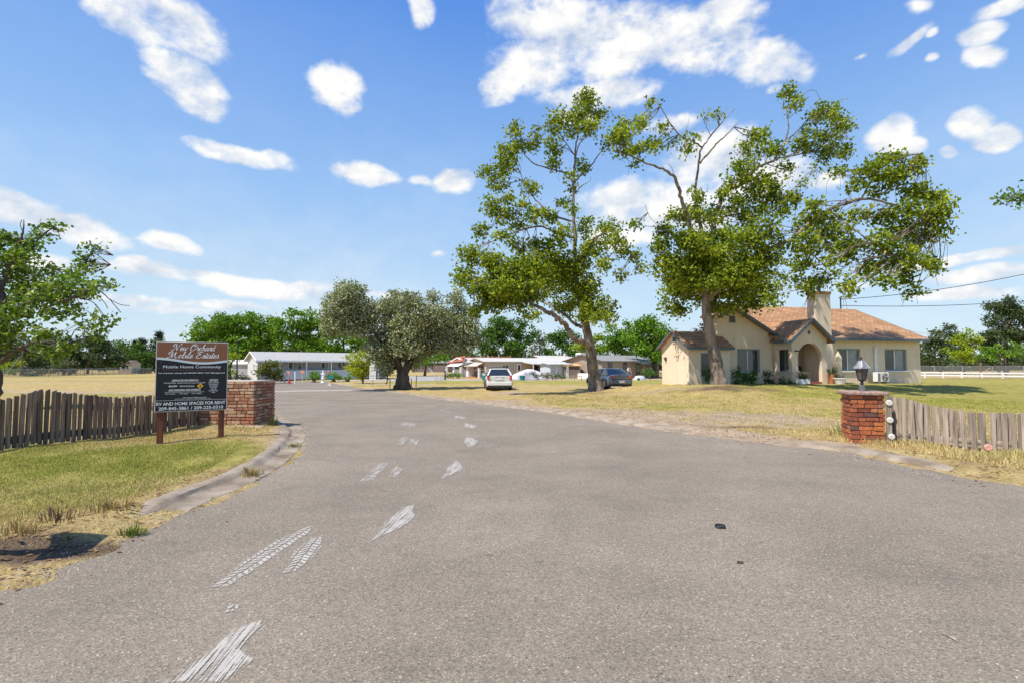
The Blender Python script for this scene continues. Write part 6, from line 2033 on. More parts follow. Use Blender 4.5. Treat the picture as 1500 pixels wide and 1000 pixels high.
crown_tree('shade_tree', 'dark shaded tree filling the gap behind the pale mobile home roof', 'tree', 395, 96, [(300, 520, 24, 22), (340, 520, 28, 20), (390, 518, 30, 16), (430, 518, 30, 14), (470, 518, 26, 14), (510, 520, 26, 14), (550, 520, 24, 14), (320, 500, 26, 16), (365, 498, 26, 16), (410, 500, 26, 16), (455, 500, 26, 16)], M['leaf_mid'], .5, cover=1.6)
crown_tree('shade_tree', 'low bright tree seen under the right side of the broad olive', 'tree', 622, 90, [(612, 522, 16, 10), (632, 520, 16, 12), (648, 525, 14, 10), (620, 532, 16, 8)], M['leaf_bright'], .4)
GD = 'rounded trees behind the beige mobile homes'
crown_tree('shade_tree', 'dense dark green tree just right of the dusty olive', 'tree', 742, 92, [(730, 482, 22, 22), (752, 478, 20, 20), (768, 495, 18, 20), (745, 505, 30, 18), (715, 500, 18, 18), (720, 515, 20, 10)], M['leaf_mid'], .42, group=GD, cover=1.4)
crown_tree('shade_tree', 'dense dark green tree left of the crooked sycamore trunk', 'tree', 824, 94, [(815, 495, 16, 14), (830, 500, 18, 18), (812, 512, 18, 12), (835, 515, 18, 10)], M['leaf_mid'], .42, group=GD, cover=1.4)
crown_tree('shade_tree', 'pale far tree in the gap between the two dense green trees', 'tree', 790, 118, [(788, 492, 8, 12), (796, 500, 9, 14), (784, 510, 10, 12), (798, 516, 10, 8)], M['leaf_grey'], .5)
crown_tree('shade_tree', 'yellow green bushy tree behind the crooked sycamore trunk', 'tree', 870, 84, [(868, 502, 16, 14), (885, 510, 16, 12), (860, 515, 14, 8), (852, 508, 14, 12)], M['leaf_lime'], .36, cover=1.5)
crown_tree('shade_tree', 'loose bright green tree leaning over the brown mobile home', 'tree', 912, 82, [(900, 492, 18, 16), (918, 485, 18, 14), (905, 510, 18, 12), (930, 505, 16, 14), (890, 508, 16, 10), (915, 500, 20, 16)], M['leaf_bright'], .38, cover=1.6)
crown_tree('shade_tree', 'tall bright green tree left of the house annex', 'tree', 958, 72, [(940, 482, 20, 16), (958, 476, 18, 15), (972, 488, 20, 18), (950, 505, 24, 16), (985, 500, 18, 18), (965, 520, 16, 12), (930, 498, 18, 14), (968, 500, 24, 18)], M['leaf_bright'], .36, cover=1.6, trunk_r=.4)
crown_tree('plum_tree', 'small purple leaved plum behind the annex roof', 'tree', 1028, 40, [(1024, 484, 8, 7), (1032, 480, 7, 7)], M['leaf_plum'], .16)
GO = 'oaks and pines along the left edge of the dry field'
crown_tree('oak_tree', 'dark oak at the far left behind the leafy tree', 'tree', 20, 112, [(5, 510, 22, 22), (30, 508, 22, 20), (15, 535, 26, 12), (45, 530, 22, 14)], M['leaf_dark'], .45, group=GO)
crown_tree('oak_tree', 'big dark oak in the middle of the far left tree row', 'tree', 128, 108, [(105, 520, 22, 20), (128, 510, 26, 18), (152, 515, 24, 20), (125, 535, 32, 13), (168, 528, 14, 16), (140, 502, 18, 12), (112, 510, 18, 14)], M['leaf_dark'], .45, group=GO, cover=1.4)
crown_tree('oak_tree', 'paler oak right of the big dark oak', 'tree', 186, 128, [(178, 508, 16, 13), (195, 511, 16, 16), (182, 530, 18, 12), (208, 522, 16, 16), (200, 535, 22, 10)], M['leaf_mid'], .5, group=GO)
crown_tree('oak_tree', 'dark tree beside the left edge of the sign', 'tree', 228, 130, [(222, 515, 12, 16), (236, 512, 12, 20), (228, 532, 16, 12)], M['leaf_dark'], .5, group=GO)
crown_tree('oak_tree', 'dark oak filling the row between the far left oak and the big one', 'tree', 70, 120, [(60, 518, 20, 18), (82, 522, 18, 18), (68, 538, 24, 8)], M['leaf_dark'], .5, group=GO)
crown_tree('bush', 'round grey green bush at the edge of the dry field', 'bush', 46, 88, [(40, 543, 12, 8), (54, 545, 12, 7), (46, 550, 16, 5)], M['leaf_grey'], .3)
crown_tree('bush', 'lime green bush left of the leaning pole', 'bush', 22, 98, [(14, 540, 10, 8), (26, 534, 9, 9), (20, 546, 14, 5)], M['leaf_lime'], .35)
crown_tree('bush', 'pale grey green bush right of the round grey one', 'bush', 92, 96, [(84, 535, 14, 9), (102, 532, 14, 9), (95, 543, 18, 6)], M['leaf_grey'], .35)
crown_tree('bush', 'low scrubby bush by the small far house', 'bush', 212, 112, [(205, 543, 8, 4), (216, 541, 9, 5)], M['leaf_grey'], .3)
GR = 'tall trees beyond the white rail fence'
crown_tree('oak_tree', 'tallest dark oak at the right frame edge', 'tree', 1474, 112, [(1462, 448, 26, 17), (1482, 462, 24, 18), (1450, 472, 18, 16), (1475, 490, 32, 18), (1448, 495, 20, 18), (1498, 485, 20, 26), (1500, 450, 12, 12), (1470, 515, 36, 16)], M['leaf_dark'], .45, group=GR, trunk_r=.5)
crown_tree('oak_tree', 'round dark oak just right of the house roof', 'tree', 1378, 112, [(1372, 495, 20, 13), (1390, 488, 18, 12), (1362, 508, 16, 14), (1385, 510, 24, 16), (1358, 525, 16, 10), (1400, 500, 16, 12)], M['leaf_dark'], .45, group=GR)
crown_tree('shade_tree', 'lime green tree between the two dark oaks', 'tree', 1412, 100, [(1412, 492, 14, 11), (1400, 508, 16, 12), (1424, 505, 16, 14), (1392, 518, 10, 8), (1415, 522, 22, 9)], M['leaf_lime'], .4, group=GR)
crown_tree('shade_tree', 'mid green tree at the foot of the tallest dark oak', 'tree', 1464, 102, [(1455, 512, 16, 10), (1475, 518, 18, 10), (1490, 510, 14, 14), (1445, 522, 14, 8)], M['leaf_bright'], .4, group=GR)
crown_tree('oak_tree', 'dark oak partly hidden by the right end of the house', 'tree', 1335, 118, [(1345, 512, 14, 12), (1325, 515, 16, 14), (1352, 525, 14, 10)], M['leaf_dark'], .5, group=GR)


def conifer(label, px, Y, top, w_):
    base = GY(px, Y); root = thing('pine_tree', label, 'tree', base, 0, GO)
    tip = P(px, top, Y); H_ = tip[2] - base[2]
    mb = MB(); mb.tube([base - (0, 0, .2), tip], [.3, .05], 8); mb.build('trunk', M['bark_dark'], root, world=True)
    LC = []; LT = []
    for z in np.linspace(.18, .98, 16):
        r_ = w_ * Y / 750 * (1 - z) ** .8 + .2
        for a in rng.uniform(0, 6.28, 6):
            q = base + np.array([math.cos(a) * r_ * .6, math.sin(a) * r_ * .6, z * H_])
            L, t_ = spray_cloud(q, (r_ * .55, r_ * .55, .5), 26, .4, 8)
            LC.append(L); LT.append(t_)
    LC = np.concatenate(LC); LT = np.concatenate(LT)
    link_mesh('crown', leaves_mesh('crown', LC - wloc(root), .5, M['needle'], LT, up=.2, aspect=.35), root)


conifer('tallest thin pine touching the top left corner of the sign', 231, 140, 487, 11)
conifer('second pine left of the tallest thin one', 207, 145, 498, 10)
conifer('third thin pine showing above the big dark oak', 197, 150, 500, 8)
conifer('slim dark pine far behind the leafy left tree', 62, 150, 483, 6)
conifer('slightly shorter slim pine beside the slim dark one', 70, 150, 488, 6)

# the leafy strip that closes the horizon far behind everything
V_ = []; T_ = []
for px in np.arange(-700, 2300, 9):
    Yb = 190 + 25 * math.sin(px * .013)
    b = GY(px, Yb)
    h = 5.5 + 2.2 * math.sin(px * .021) + 1.6 * math.sin(px * .067 + 1)
    L, t_ = spray_cloud(b + (0, 0, h * .5), (3.6, 3.2, h * .55), 150, 1.0, 8)
    L[:, 2] = np.maximum(L[:, 2], b[2])
    V_.append(L); T_.append(t_)
o = link_mesh('far_woods', leaves_mesh('far_woods', np.concatenate(V_), 1.5, M['leaf_dark'], np.concatenate(T_)))
tag(o, 'distant low dark woods closing the horizon', 'woods', kind='stuff')

# shrubs near the buildings
crown_tree('shrub', 'large red tipped round shrub before the pale mobile home', 'shrub', 395, 52, [(387, 542, 12, 12), (402, 541, 12, 12), (395, 535, 12, 9), (395, 550, 18, 6), (383, 549, 8, 8), (408, 548, 7, 8)], M['leaf_rust'], .19, cover=1.5)
GSH = 'low round shrubs along the pale mobile home skirting'
crown_tree('shrub', 'small round green shrub left of the white statue', 'shrub', 459, 55, [(459, 549, 9, 6), (455, 552, 8, 4), (464, 551, 7, 5)], M['leaf_bright'], .15, group=GSH, cover=1.5)
crown_tree('shrub', 'small round green shrub right of the white statue', 'shrub', 488, 55, [(488, 550, 9, 6), (484, 553, 7, 4), (494, 552, 7, 4)], M['leaf_bright'], .15, group=GSH, cover=1.5)
crown_tree('shrub', 'pale green shrub below the yellow green small tree', 'shrub', 508, 55, [(504, 552, 8, 5), (514, 552, 9, 5)], M['leaf_bright'], .15, group=GSH, cover=1.4)
crown_tree('ornamental_tree', 'small yellow green tree beside the white notice signs', 'tree', 532, 49, [(518, 524, 12, 9), (536, 520, 14, 8), (525, 538, 18, 12), (545, 530, 10, 9), (540, 545, 10, 7), (512, 540, 8, 7), (528, 550, 10, 5)], M['leaf_yellow'], .17, cover=2.2, trunk_r=.10)
crown_tree('bush', 'yellow green bush behind the left brick pier', 'bush', 338, 46, [(332, 530, 10, 12), (342, 525, 9, 8), (334, 545, 10, 8), (326, 548, 8, 10)], M['leaf_lime'], .2)
crown_tree('bush', 'low grey green bush at the end of the pale mobile home', 'bush', 355, 50, [(350, 552, 10, 5), (362, 551, 9, 5)], M['leaf_grey'], .2)
crown_tree('shrub', 'dark leafy shrub under the gable window, left of a taller one', 'shrub', 1087, 26.6, [(1082, 547, 8, 12), (1090, 552, 8, 9), (1084, 558, 9, 6)], M['leaf_mid'], .10, cover=1.4, trunk_r=.04)
crown_tree('shrub', 'glossy green shrub under the right half of the gable window', 'shrub', 1101, 27.0, [(1098, 551, 8, 9), (1104, 548, 6, 8), (1100, 559, 8, 6)], M['leaf_mid'], .10, cover=1.3, trunk_r=.04)
crown_tree('shrub', 'narrow dark shrub left of the porch ledge', 'shrub', 1127, 26.8, [(1125, 553, 6, 10), (1129, 558, 7, 7), (1124, 545, 4, 7)], M['leaf_dark'], .09, cover=1.5, trunk_r=.03)
crown_tree('shrub', 'low dark grassy shrub before the porch ledge', 'shrub', 1150, 26.2, [(1148, 559, 7, 7), (1156, 561, 6, 5)], M['leaf_dark'], .09, cover=1.2, trunk_r=.03)
crown_tree('shrub', 'climbing shrub against the annex window by the sycamore trunk', 'shrub', 1036, 25.9, [(1037, 540, 6, 6), (1041, 548, 5, 8), (1036, 556, 7, 6)], M['leaf_mid'], .09, cover=1.0, trunk_r=.03)
crown_tree('shrub', 'low green plant at the foot of the chimney buttress', 'shrub', 1240, 28.2, [(1240, 565, 4, 3), (1236, 567, 4, 2)], M['leaf_mid'], .08, trunk_r=.02)
# ------------------------------------------------------------------ mobile homes behind
def home_root(label, px, Y, a, cat='mobile home', name='mobile_home', group=None):
    c = GY(px, Y)
    return thing(name, label, cat, (c[0], c[1], c[2] - .03), a, group)


def gable_home(root, w, L, ev, rg, side_mat, end_mat, roof_mat, ov=.3, end_ov=.3, trim=None):
    """front-left corner at the origin: long side along +x in the plane y=0, gable end in the plane x=0"""
    for y, f in ((0, (0, 1, 2, 3)), (w, (3, 2, 1, 0))):
        mb = MB(); mb.poly([(0, y, -.2), (L, y, -.2), (L, y, ev), (0, y, ev)], [f])
        mb.build('side_wall', side_mat, root, fix=False)
    for x, fl in ((0, 1), (L, 0)):
        f = (4, 3, 2, 1, 0) if fl else (0, 1, 2, 3, 4)
        mb = MB(); mb.poly([(x, 0, -.2), (x, w, -.2), (x, w, ev), (x, w / 2, rg - .06), (x, 0, ev)], [f])
        mb.build('end_wall', end_mat, root, fix=False)
    s_ = (rg - ev) / (w / 2)
    mb = MB()
    for y0, sg in ((0, -1), (w, 1)):
        slab(mb, (-end_ov, y0 + sg * ov, ev - ov * s_ + .06), (L + end_ov, y0 + sg * ov, ev - ov * s_ + .06), (L + end_ov, w / 2, rg + .06), (-end_ov, w / 2, rg + .06), .09)
    rf = mb.build('roof', roof_mat, root)
    if trim:
        mb = MB()
        for y0, sg in ((0, -1), (w, 1)):
            mb.bar((-end_ov - .01, w / 2, rg + .02), (-end_ov - .01, y0 + sg * ov, ev - ov * s_ + .02), .03, .15)
        mb.build('barge_board', trim, root)
    return rf


def win_front(root, x0, x1, z0, z1, glass=None, frame=None, n=1, y=0.0):
    mb = MB()
    f = .06
    mb.b2(x0, x1, y - .05, y - .004, z0, z0 + f); mb.b2(x0, x1, y - .05, y - .004, z1 - f, z1)
    mb.b2(x0, x0 + f, y - .05, y - .004, z0 + f, z1 - f); mb.b2(x1 - f, x1, y - .05, y - .004, z0 + f, z1 - f)
    for k in range(1, n):
        xm = x0 + (x1 - x0) * k / n; mb.b2(xm - .03, xm + .03, y - .05, y - .004, z0 + f, z1 - f)
    w_ = mb.build('window', frame or M['white_paint'], root)
    for k in range(n):
        a, b = x0 + (x1 - x0) * k / n + f * .6, x0 + (x1 - x0) * (k + 1) / n - f * .6
        mb = MB(); mb.b2(a, b, y - .03, y - .012, z0 + f, z1 - f)
        mb.build('pane', (glass or [M['glass']])[k % len(glass or [0])], w_)
    return w_


def win_end(root, y0, y1, z0, z1, glass=None, frame=None, n=1, x=0.0):
    mb = MB(); f = .06
    mb.b2(x - .05, x - .004, y0, y1, z0, z0 + f); mb.b2(x - .05, x - .004, y0, y1, z1 - f, z1)
    mb.b2(x - .05, x - .004, y0, y0 + f, z0 + f, z1 - f); mb.b2(x - .05, x - .004, y1 - f, y1, z0 + f, z1 - f)
    for k in range(1, n):
        ym = y0 + (y1 - y0) * k / n; mb.b2(x - .05, x - .004, ym - .03, ym + .03, z0 + f, z1 - f)
    w_ = mb.build('window', frame or M['white_paint'], root)
    for k in range(n):
        mb = MB(); mb.b2(x - .03, x - .012, y0 + (y1 - y0) * k / n + f * .6, y0 + (y1 - y0) * (k + 1) / n - f * .6, z0 + f, z1 - f)
        mb.build('pane', glass or M['glass'], w_)
    return w_


# --- pale grey home on the left
h1 = home_root('long pale grey mobile home with a ribbed cream roof at the end of the drive', 377, 60.5, R(37))
gable_home(h1, 6.2, 16.0, 2.58, 3.42, M['batten_grey'], M['lap_white'], M['rib_roof'], .95, .35, M['white_paint'])
for x0, x1, n in ((3.4, 5.5, 4), (7.3, 8.3, 2)):
    win_front(h1, x0, x1, 1.35, 2.2, [M['glass'], M['curtain']], M['white_paint'], n)
win_front(h1, 11.3, 12.4, .6, 2.35, [M['glass']], M['white_paint'], 1)
win_end(h1, 1.9, 2.4, 1.5, 2.0); win_end(h1, 3.6, 4.0, .9, 1.3)
mb = MB(); mb.b2(2.2, 11.4, -.92, -.86, .12, 1.22); mb.build('porch_panel', M['panel_blue'], h1)
mb = MB(); mb.b2(2.2, 16, -.9, -.02, -.1, .11); mb.build('porch_deck', M['dark_brown'], h1)
mb = MB()
mb.b2(11.4, 15.8, -.92, -.86, 1.16, 1.22); mb.b2(11.4, 15.8, -.92, -.86, .2, .26)
for k in range(15): mb.b2(11.55 + .29 * k, 11.60 + .29 * k, -.91, -.87, .26, 1.16)
mb.build('porch_railing', M['blue_panel'], h1)
for x in (2.24, 5.3, 8.3, 11.4, 14.5):
    mb = MB(); mb.b2(x - .05, x + .05, -.98, -.93, -.15, 2.35); mb.build('porch_post', M['white_paint'], h1)
mb = MB()
for k in range(40):
    x = -.3 + k * .41
    mb.b2(x, x + .27, -.985, -.955, 2.22, 2.38)
mb.b2(-.3, 16.2, -.957, -.93, 2.20, 2.40)
mb.build('awning_trim', M['white_metal'], h1)
wr = thing('wreath', 'dark round wreath hanging on the pale grey mobile home wall', 'wreath', np.array(h1.location) + np.array([9.9 * math.cos(R(37)) + .1 * math.sin(R(37)), 9.9 * math.sin(R(37)) - .1 * math.cos(R(37)), 1.85]), R(37))
mb = MB()
ring = [(.32 * math.cos(a), 0, .32 * math.sin(a)) for a in np.linspace(0, 2 * math.pi, 25)]
mb.tube(ring, .06, 6, False, .2); mb.tube([(.1, -.03, .15), (-.12, -.03, -.1)], .04, 5); mb.build('ring', M['dark_brown'], wr)
M['disc'] = pm('faded orange red disc', (.50, .12, .07), .5, .25, 6, col2=(.6, .42, .36))
# red round reflector discs standing before the panel
GRD = 'red reflector discs before the pale mobile home'
for px, py, Y, lab in ((422, 546, 52.5, 'red disc on a stake, leftmost, beside the red cone'), (442.5, 544.5, 53, 'red disc left of the white statue, over the open paving'), (482, 545, 55, 'red disc above the shrub right of the white statue')):
    b = GY(px, Y, .02); top = P(px, py, Y)
    r = thing('disc_marker', lab, 'marker', b, 0, GRD)
    mb = MB(); mb.lathe([(.0, 0), (.2, .01), (.21, .03), (.0, .04)], (0, 0, 0), 20, Matrix.Rotation(R(90), 3, 'X'))
    mb.v = [(v[0], v[1], v[2] + top[2] - b[2]) for v in mb.v]; mb.build('disc', M['disc'], r)
    mb = MB(); mb.tube([(0, .03, -.05), (0, .03, top[2] - b[2])], .02, 6); mb.build('stake', M['white_paint'], r)
b = GY(423.5, 50.5, .02)
r = thing('traffic_cone', 'small red cone standing on the paving before the pale mobile home', 'cone', b)
mb = MB(); mb.lathe([(.13, .04), (.03, .62), (.0, .63)], n=14); mb.build('cone', M['red'], r, smooth=40)
mb = MB(); mb.box((0, 0, .02), (.36, .36, .04)); mb.build('base', M['red'], r)
b = GY(432, 51, .02)
r = thing('marker_post', 'slim white marker post beside the red cone', 'post', b)
mb = MB(); mb.box((0, 0, .6), (.09, .09, 1.3)); mb.build('post', M['white_paint'], r, bevel=.01)
mb = MB(); mb.box((0, 0, 1.27), (.13, .13, .05)); mb.build('cap', M['grey_metal'], r)
b = GY(416.5, 51.5, .02)
r = thing('marker_post', 'short grey marker post left of the red cone', 'post', b)
mb = MB(); mb.box((0, 0, .35), (.10, .10, .8)); mb.build('post', M['grey_metal'], r, bevel=.01)
# white garden statue on a pedestal
b = GY(473, 53, .02)
r = thing('statue', 'white garden statue on a pedestal between two round shrubs', 'statue', b)
mb = MB(); mb.lathe([(.22, 0), (.22, .06), (.16, .1), (.13, .3), (.15, .36), (.19, .38), (.19, .43), (.0, .43)], n=18); mb.build('pedestal', M['white_paint'], r, smooth=40)
mb = MB(); mb.lathe([(.13, .43), (.14, .55), (.11, .68), (.085, .78), (.12, .88), (.13, .97), (.06, 1.05), (.045, 1.08), (.075, 1.13), (.08, 1.19), (.05, 1.25), (.0, 1.27)], n=16)
mb.tube([(.12, 0, .98), (.17, -.06, .84), (.06, -.14, .80)], [.035, .03, .025], 7); mb.tube([(-.12, 0, .98), (-.17, -.05, .86), (-.05, -.13, .84)], [.035, .03, .025], 7)
mb.build('figure', M['white_paint'], r, smooth=60)
b = GY(484.5, 50, .02)
r = thing('yard_sign', 'small teal yard sign before the right round shrub', 'yard sign', b)
mb = MB(); mb.prism([(-.28, 0, .5), (.28, 0, .48), (.22, 0, .78), (0, 0, .86), (-.22, 0, .78)], [(-.28, .03, .5), (.28, .03, .48), (.22, .03, .78), (0, .03, .86), (-.22, .03, .78)]); mb.build('board', M['teal'], r)
mb = MB(); mb.tube([(0, .015, -.1), (0, .015, .6)], .02, 6); mb.build('stake', M['grey_metal'], r)
b = GY(483, 45.5, .02)
m = MB(); m.prism([(-.22, -.1, 0), (.2, -.14, 0), (.24, .12, 0), (-.18, .14, 0)], [(-.12, -.06, .2), (.12, -.08, .16), (.14, .08, .18), (-.1, .08, .22)])
m.v = [tuple(np.array(v) + b - (0, 0, .03)) for v in m.v]
m.solo('rock', M['stone'], 'pale rock at the tip of the grass island', 'rock', bevel=.03)

# notice sign post by the olive
b = GY(546, 42, .05)
r = thing('notice_sign', 'tall white notice boards stacked on a grey post beside the yellow green tree', 'sign', b)
mb = MB(); mb.tube([(0, 0, -.2), (0, 0, 3.3)], .035, 8); mb.build('post', M['galv'], r, smooth=60)
for x0, x1, z0, z1 in ((-.16, .16, 1.72, 2.16), (-.26, .26, 1.08, 1.69), (-.26, .26, .56, 1.06)):
    mb = MB(); mb.b2(x0, x1, -.065, -.037, z0, z1); pb = mb.build('board', M['white_metal'], r, bevel=.01)
    mb = MB()
    if z0 > 1.5:
        mb.tube([(-.06, -.07, 1.98), (.0, -.07, 2.05), (.06, -.07, 1.98), (.03, -.07, 1.86), (-.05, -.07, 1.84), (-.05, -.07, 1.95), (.05, -.07, 1.93)], .018, 5)
    else:
        for k in range(4 if z0 > 1 else 3):
            zz = z1 - .10 - .12 * k; mb.b2(-.2, .2 - .07 * (k % 2), -.069, -.0655, zz - .025, zz + .015)
    mb.build('printing', M['grey_metal'], pb)

# street lamp at the far left of the home
b = GY(346.5, 47, .05)
r = thing('street_lamp', 'thin black lamp post with a flat arm behind the left brick pier', 'street lamp', b)
Ht = P(346, 498, 47)[2] - b[2]
mb = MB(); mb.tube([(0, 0, -.2), (0, 0, Ht)], [.07, .055], 8); mb.build('pole', M['dark_metal'], r, smooth=60)
mb = MB(); mb.tube([(0, 0, Ht - .1), (.25, 0, Ht + .05), (.5, 0, Ht + .14)], .03, 6); mb.build('arm', M['galv'], r)
mb = MB(); mb.box((.62, 0, Ht + .17), (.5, .2, .06), 0, 0, R(-12)); mb.build('lamp_head', M['galv'], r, bevel=.015)
# low outbuilding left of the home
h = home_root('small pale grey shed seen left of the pale mobile home', 326, 66, R(10), 'shed', 'shed')
gable_home(h, 3, 3.4, 2.0, 2.5, M['grey_home'], M['grey_home'], M['metal_roof'], .15, .15)
# little far house on the left
h = home_root('small pinkish house far across the dry field among dark oaks', 175, 118, R(12), 'house', 'far_house')
gable_home(h, 4.2, 2.4, 2.4, 3.0, M['beige_home'], M['beige_home'], M['dark_brown'], .2, .2)
win_front(h, .5, 1.0, .9, 1.9); win_front(h, 1.4, 1.9, .9, 1.9)

# --- white home with the red roof and the beige home
A2 = R(25)
hA = home_root('white mobile home with a red tile roof and a white awning', 686, 78, A2)
gable_home(hA, 7.6, 9, 2.35, 3.0, M['white_siding'], M['white_siding'], M['metal_roof'], .35, .5, M['white_paint'])
for y0, y1 in ((.9, 2.6), (3.2, 6.2)): win_end(hA, y0, y1, 1.15, 2.0, M['glass'], M['white_paint'], 3)
mb = MB(); slab(mb, (-1.35, .7, 1.75), (-1.35, 6.8, 1.75), (-.06, 6.5, 2.4), (-.06, .9, 2.4), .05); mb.build('awning', M['white_metal'], hA)
mb = MB(); slab(mb, (-.7, 8.6, 2.25), (-.7, -.4, 2.7), (.4, 2.2, 3.35), (.4, 7.0, 3.2), .12); slab(mb, (.45, 8.6, 2.35), (9, 8.6, 2.5), (9, 3.9, 3.3), (.45, 6.6, 3.25), .1); mb.build('red_roof', M['red_roof'], hA)
for y in (.25, 7.2):
    mb = MB(); mb.b2(-1.25, -.95, y - .15, y + .15, -.15, 1.6); mb.build('column', M['white_paint'], hA)
hB = home_root('long beige mobile home with a tan awning and carport', 712, 74, A2)
gable_home(hB, 7.4, 15, 2.4, 2.95, M['batten_beige'], M['beige_home'], M['metal_roof'], .25, .4, M['beige_home'])
for y0, y1 in ((.7, 2.8), (3.6, 5.6)): win_end(hB, y0, y1, 1.15, 2.05, M['glass'], M['white_paint'], 3)
mb = MB(); mb.b2(-.035, -.003, .4, 6.9, .1, 1.05); mb.build('lower_panel', M['taupe'], hB)
mb = MB(); slab(mb, (-1.35, .4, 1.75), (-1.35, 6.2, 1.75), (-.06, 6.0, 2.35), (-.06, .5, 2.35), .05); mb.build('awning', pm('sandy awning', (.52, .44, .38), .6), hB)
for y in (-.1, 6.9):
    mb = MB(); mb.b2(-1.25, -.98, y - .14, y + .14, -.15, 1.45); mb.build('column', M['white_paint'], hB)
mb = MB(); mb.b2(-1.5, -.04, .6, 4.6, -.15, .16); mb.build('planter', M['terracotta'], hB)
win_front(hB, 2.5, 3.6, 1.45, 1.95, [M['glass']], M['white_paint'], 2)
mb = MB(); mb.b2(4.9, 5.6, -.06, -.005, .1, 2.1); dd = mb.build('door', M['white_paint'], hB)
mb = MB(); mb.b2(5.08, 5.42, -.075, -.062, 1.1, 1.9); mb.build('door_window', M['glass'], dd)
mb = MB(); slab(mb, (5.8, -3.6, 2.1), (13.4, -3.6, 2.1), (13.4, -.02, 2.42), (5.8, -.02, 2.42), .12); mb.build('carport_roof', M['metal_roof'], hB)
for x in (5.9, 9.6, 13.2):
    mb = MB(); mb.b2(x - .05, x + .05, -3.5, -3.4, -.15, 2.05); mb.build('carport_post', M['white_paint'], hB)
for x, w_ in ((7.6, .9), (10.6, 1.0)):
    win_front(hB, x, x + w_, .9, 1.9, [M['glass']], M['dark_brown'], 1)
for x in (3.4, 8.2):
    mb = MB(); mb.cyl((x, 3.2, 2.8), (x, 3.2, 3.45), .08, n=10); mb.lathe([(.13, 3.42), (.13, 3.5), (.0, 3.55)], (x, 3.2, 0), 10); mb.build('roof_vent', M['galv'], hB)
# small things around the carport
b = GY(774, 68, .03)
cc = thing('covered_car', 'car under a wrinkled white cover at the beige carport', 'covered car', b, R(20))
prof = [(-2.3, .18, .62), (-2.0, .75, .72), (-1.2, .92, .80), (-.7, 1.28, .66), (.2, 1.42, .62), (.9, 1.25, .66), (1.5, .98, .80), (2.0, .85, .74), (2.35, .25, .60)]
V_ = []; F_ = []
for i, (x, h, hw) in enumerate(prof):
    for k, (y, z) in enumerate([(-hw - .18, .03), (-hw - .08, min(.5, h * .5)), (-hw, h * .86), (-hw * .55, h), (hw * .55, h), (hw, h * .86), (hw + .08, min(.5, h * .5)), (hw + .18, .03)]):
        V_.append((x + rng.normal(0, .03), y + rng.normal(0, .03), max(.02, z + rng.normal(0, .025))))
n_ = 8
for i in range(len(prof) - 1):
    for k in range(n_ - 1): F_.append((i * n_ + k, i * n_ + k + 1, (i + 1) * n_ + k + 1, (i + 1) * n_ + k))
F_ += [tuple(range(n_)), tuple(range((len(prof) - 1) * n_, len(prof) * n_))]
mb = MB(); mb.poly(V_, F_); o = mb.build('cover', M['tarp'], cc, smooth=30)
md = o.modifiers.new('sub', 'SUBSURF'); md.levels = 2; md.render_levels = 2
mb = MB()
for x in (-.9, .3): mb.tube([(x, -1.02, .1), (x + .25, -.75, 1.0), (x + .3, 0, 1.40)], .02, 5)
mb.build('straps', M['grey_metal'], cc)
b = GY(765, 64.5, .03)
r = thing('plastic_tub', 'teal plastic tub on the lane before the covered car', 'tub', b)
mb = MB(); mb.lathe([(.3, 0), (.36, .5), (.40, .5), (.40, .56), (.34, .56), (.3, .1), (.0, .1)], n=20); mb.build('tub', M['teal'], r, smooth=40)
b = GY(709, 66, .03)
r = thing('plastic_bin', 'teal plastic bin showing behind the left side of the silver wagon', 'bin', b)
mb = MB(); mb.lathe([(.28, 0), (.36, .8), (.40, .8), (.40, .88), (.0, .95)], n=16); mb.build('bin', M['teal'], r, smooth=40)
GBU = 'bushes along the lane edge by the carport'
for px, lab, mt in ((786, 'pale bush by the front carport post', 'leaf_grey'), (801, 'orange green bush right of the carport post', 'leaf_rust'), (810, 'spreading grey green bush beside the orange green one', 'leaf_grey'), (822, 'small dark round bush before the grey shed doors', 'leaf_mid'), (672, 'row of low green plants under the white awning', 'leaf_bright'), (660, 'low dark plant at the left end of the awning', 'leaf_mid')):
    crown_tree('bush', lab, 'bush', px, 66 if px > 700 else 72, [(px - 3, 549, 5, 4), (px + 3, 550, 5, 3.5)], M[mt], .2, group=GBU, trunk_r=.05, cover=1.3)
# shed group right of the carport
h = home_root('grey double shed with a flat white roof right of the carport', 806, 70, R(22), 'shed', 'shed')
gable_home(h, 3.2, 3.1, 2.0, 2.15, M['grey_home'], M['blue_panel'], M['metal_roof'], .35, .3)
mb = MB(); mb.b2(2.3, 2.7, -.30, -.02, -.1, 1.95); mb.build('column', M['white_paint'], h)
mb = MB(); mb.b2(.9, 1.0, -.03, -.004, 0, 1.9); mb.build('door_edge', M['white_paint'], h)
h = home_root('small tan shed with a dark opening beside the brown mobile home', 826, 70.5, R(22), 'shed', 'shed')
gable_home(h, 2.6, 2.6, 1.8, 2.05, M['batten_tan'], M['dark_brown'], M['orange_wall'], .2, .2)
mb = MB(); mb.b2(.1, 2.4, -.04, -.004, 1.25, 1.75); mb.build('dark_panel', M['dark_brown'], h)
h = home_root('pale orange mobile home roof showing behind the carport', 796, 88, R(22))
gable_home(h, 7, 9, 2.9, 3.55, M['orange_wall'], M['orange_wall'], M['metal_roof'], .3, .3)
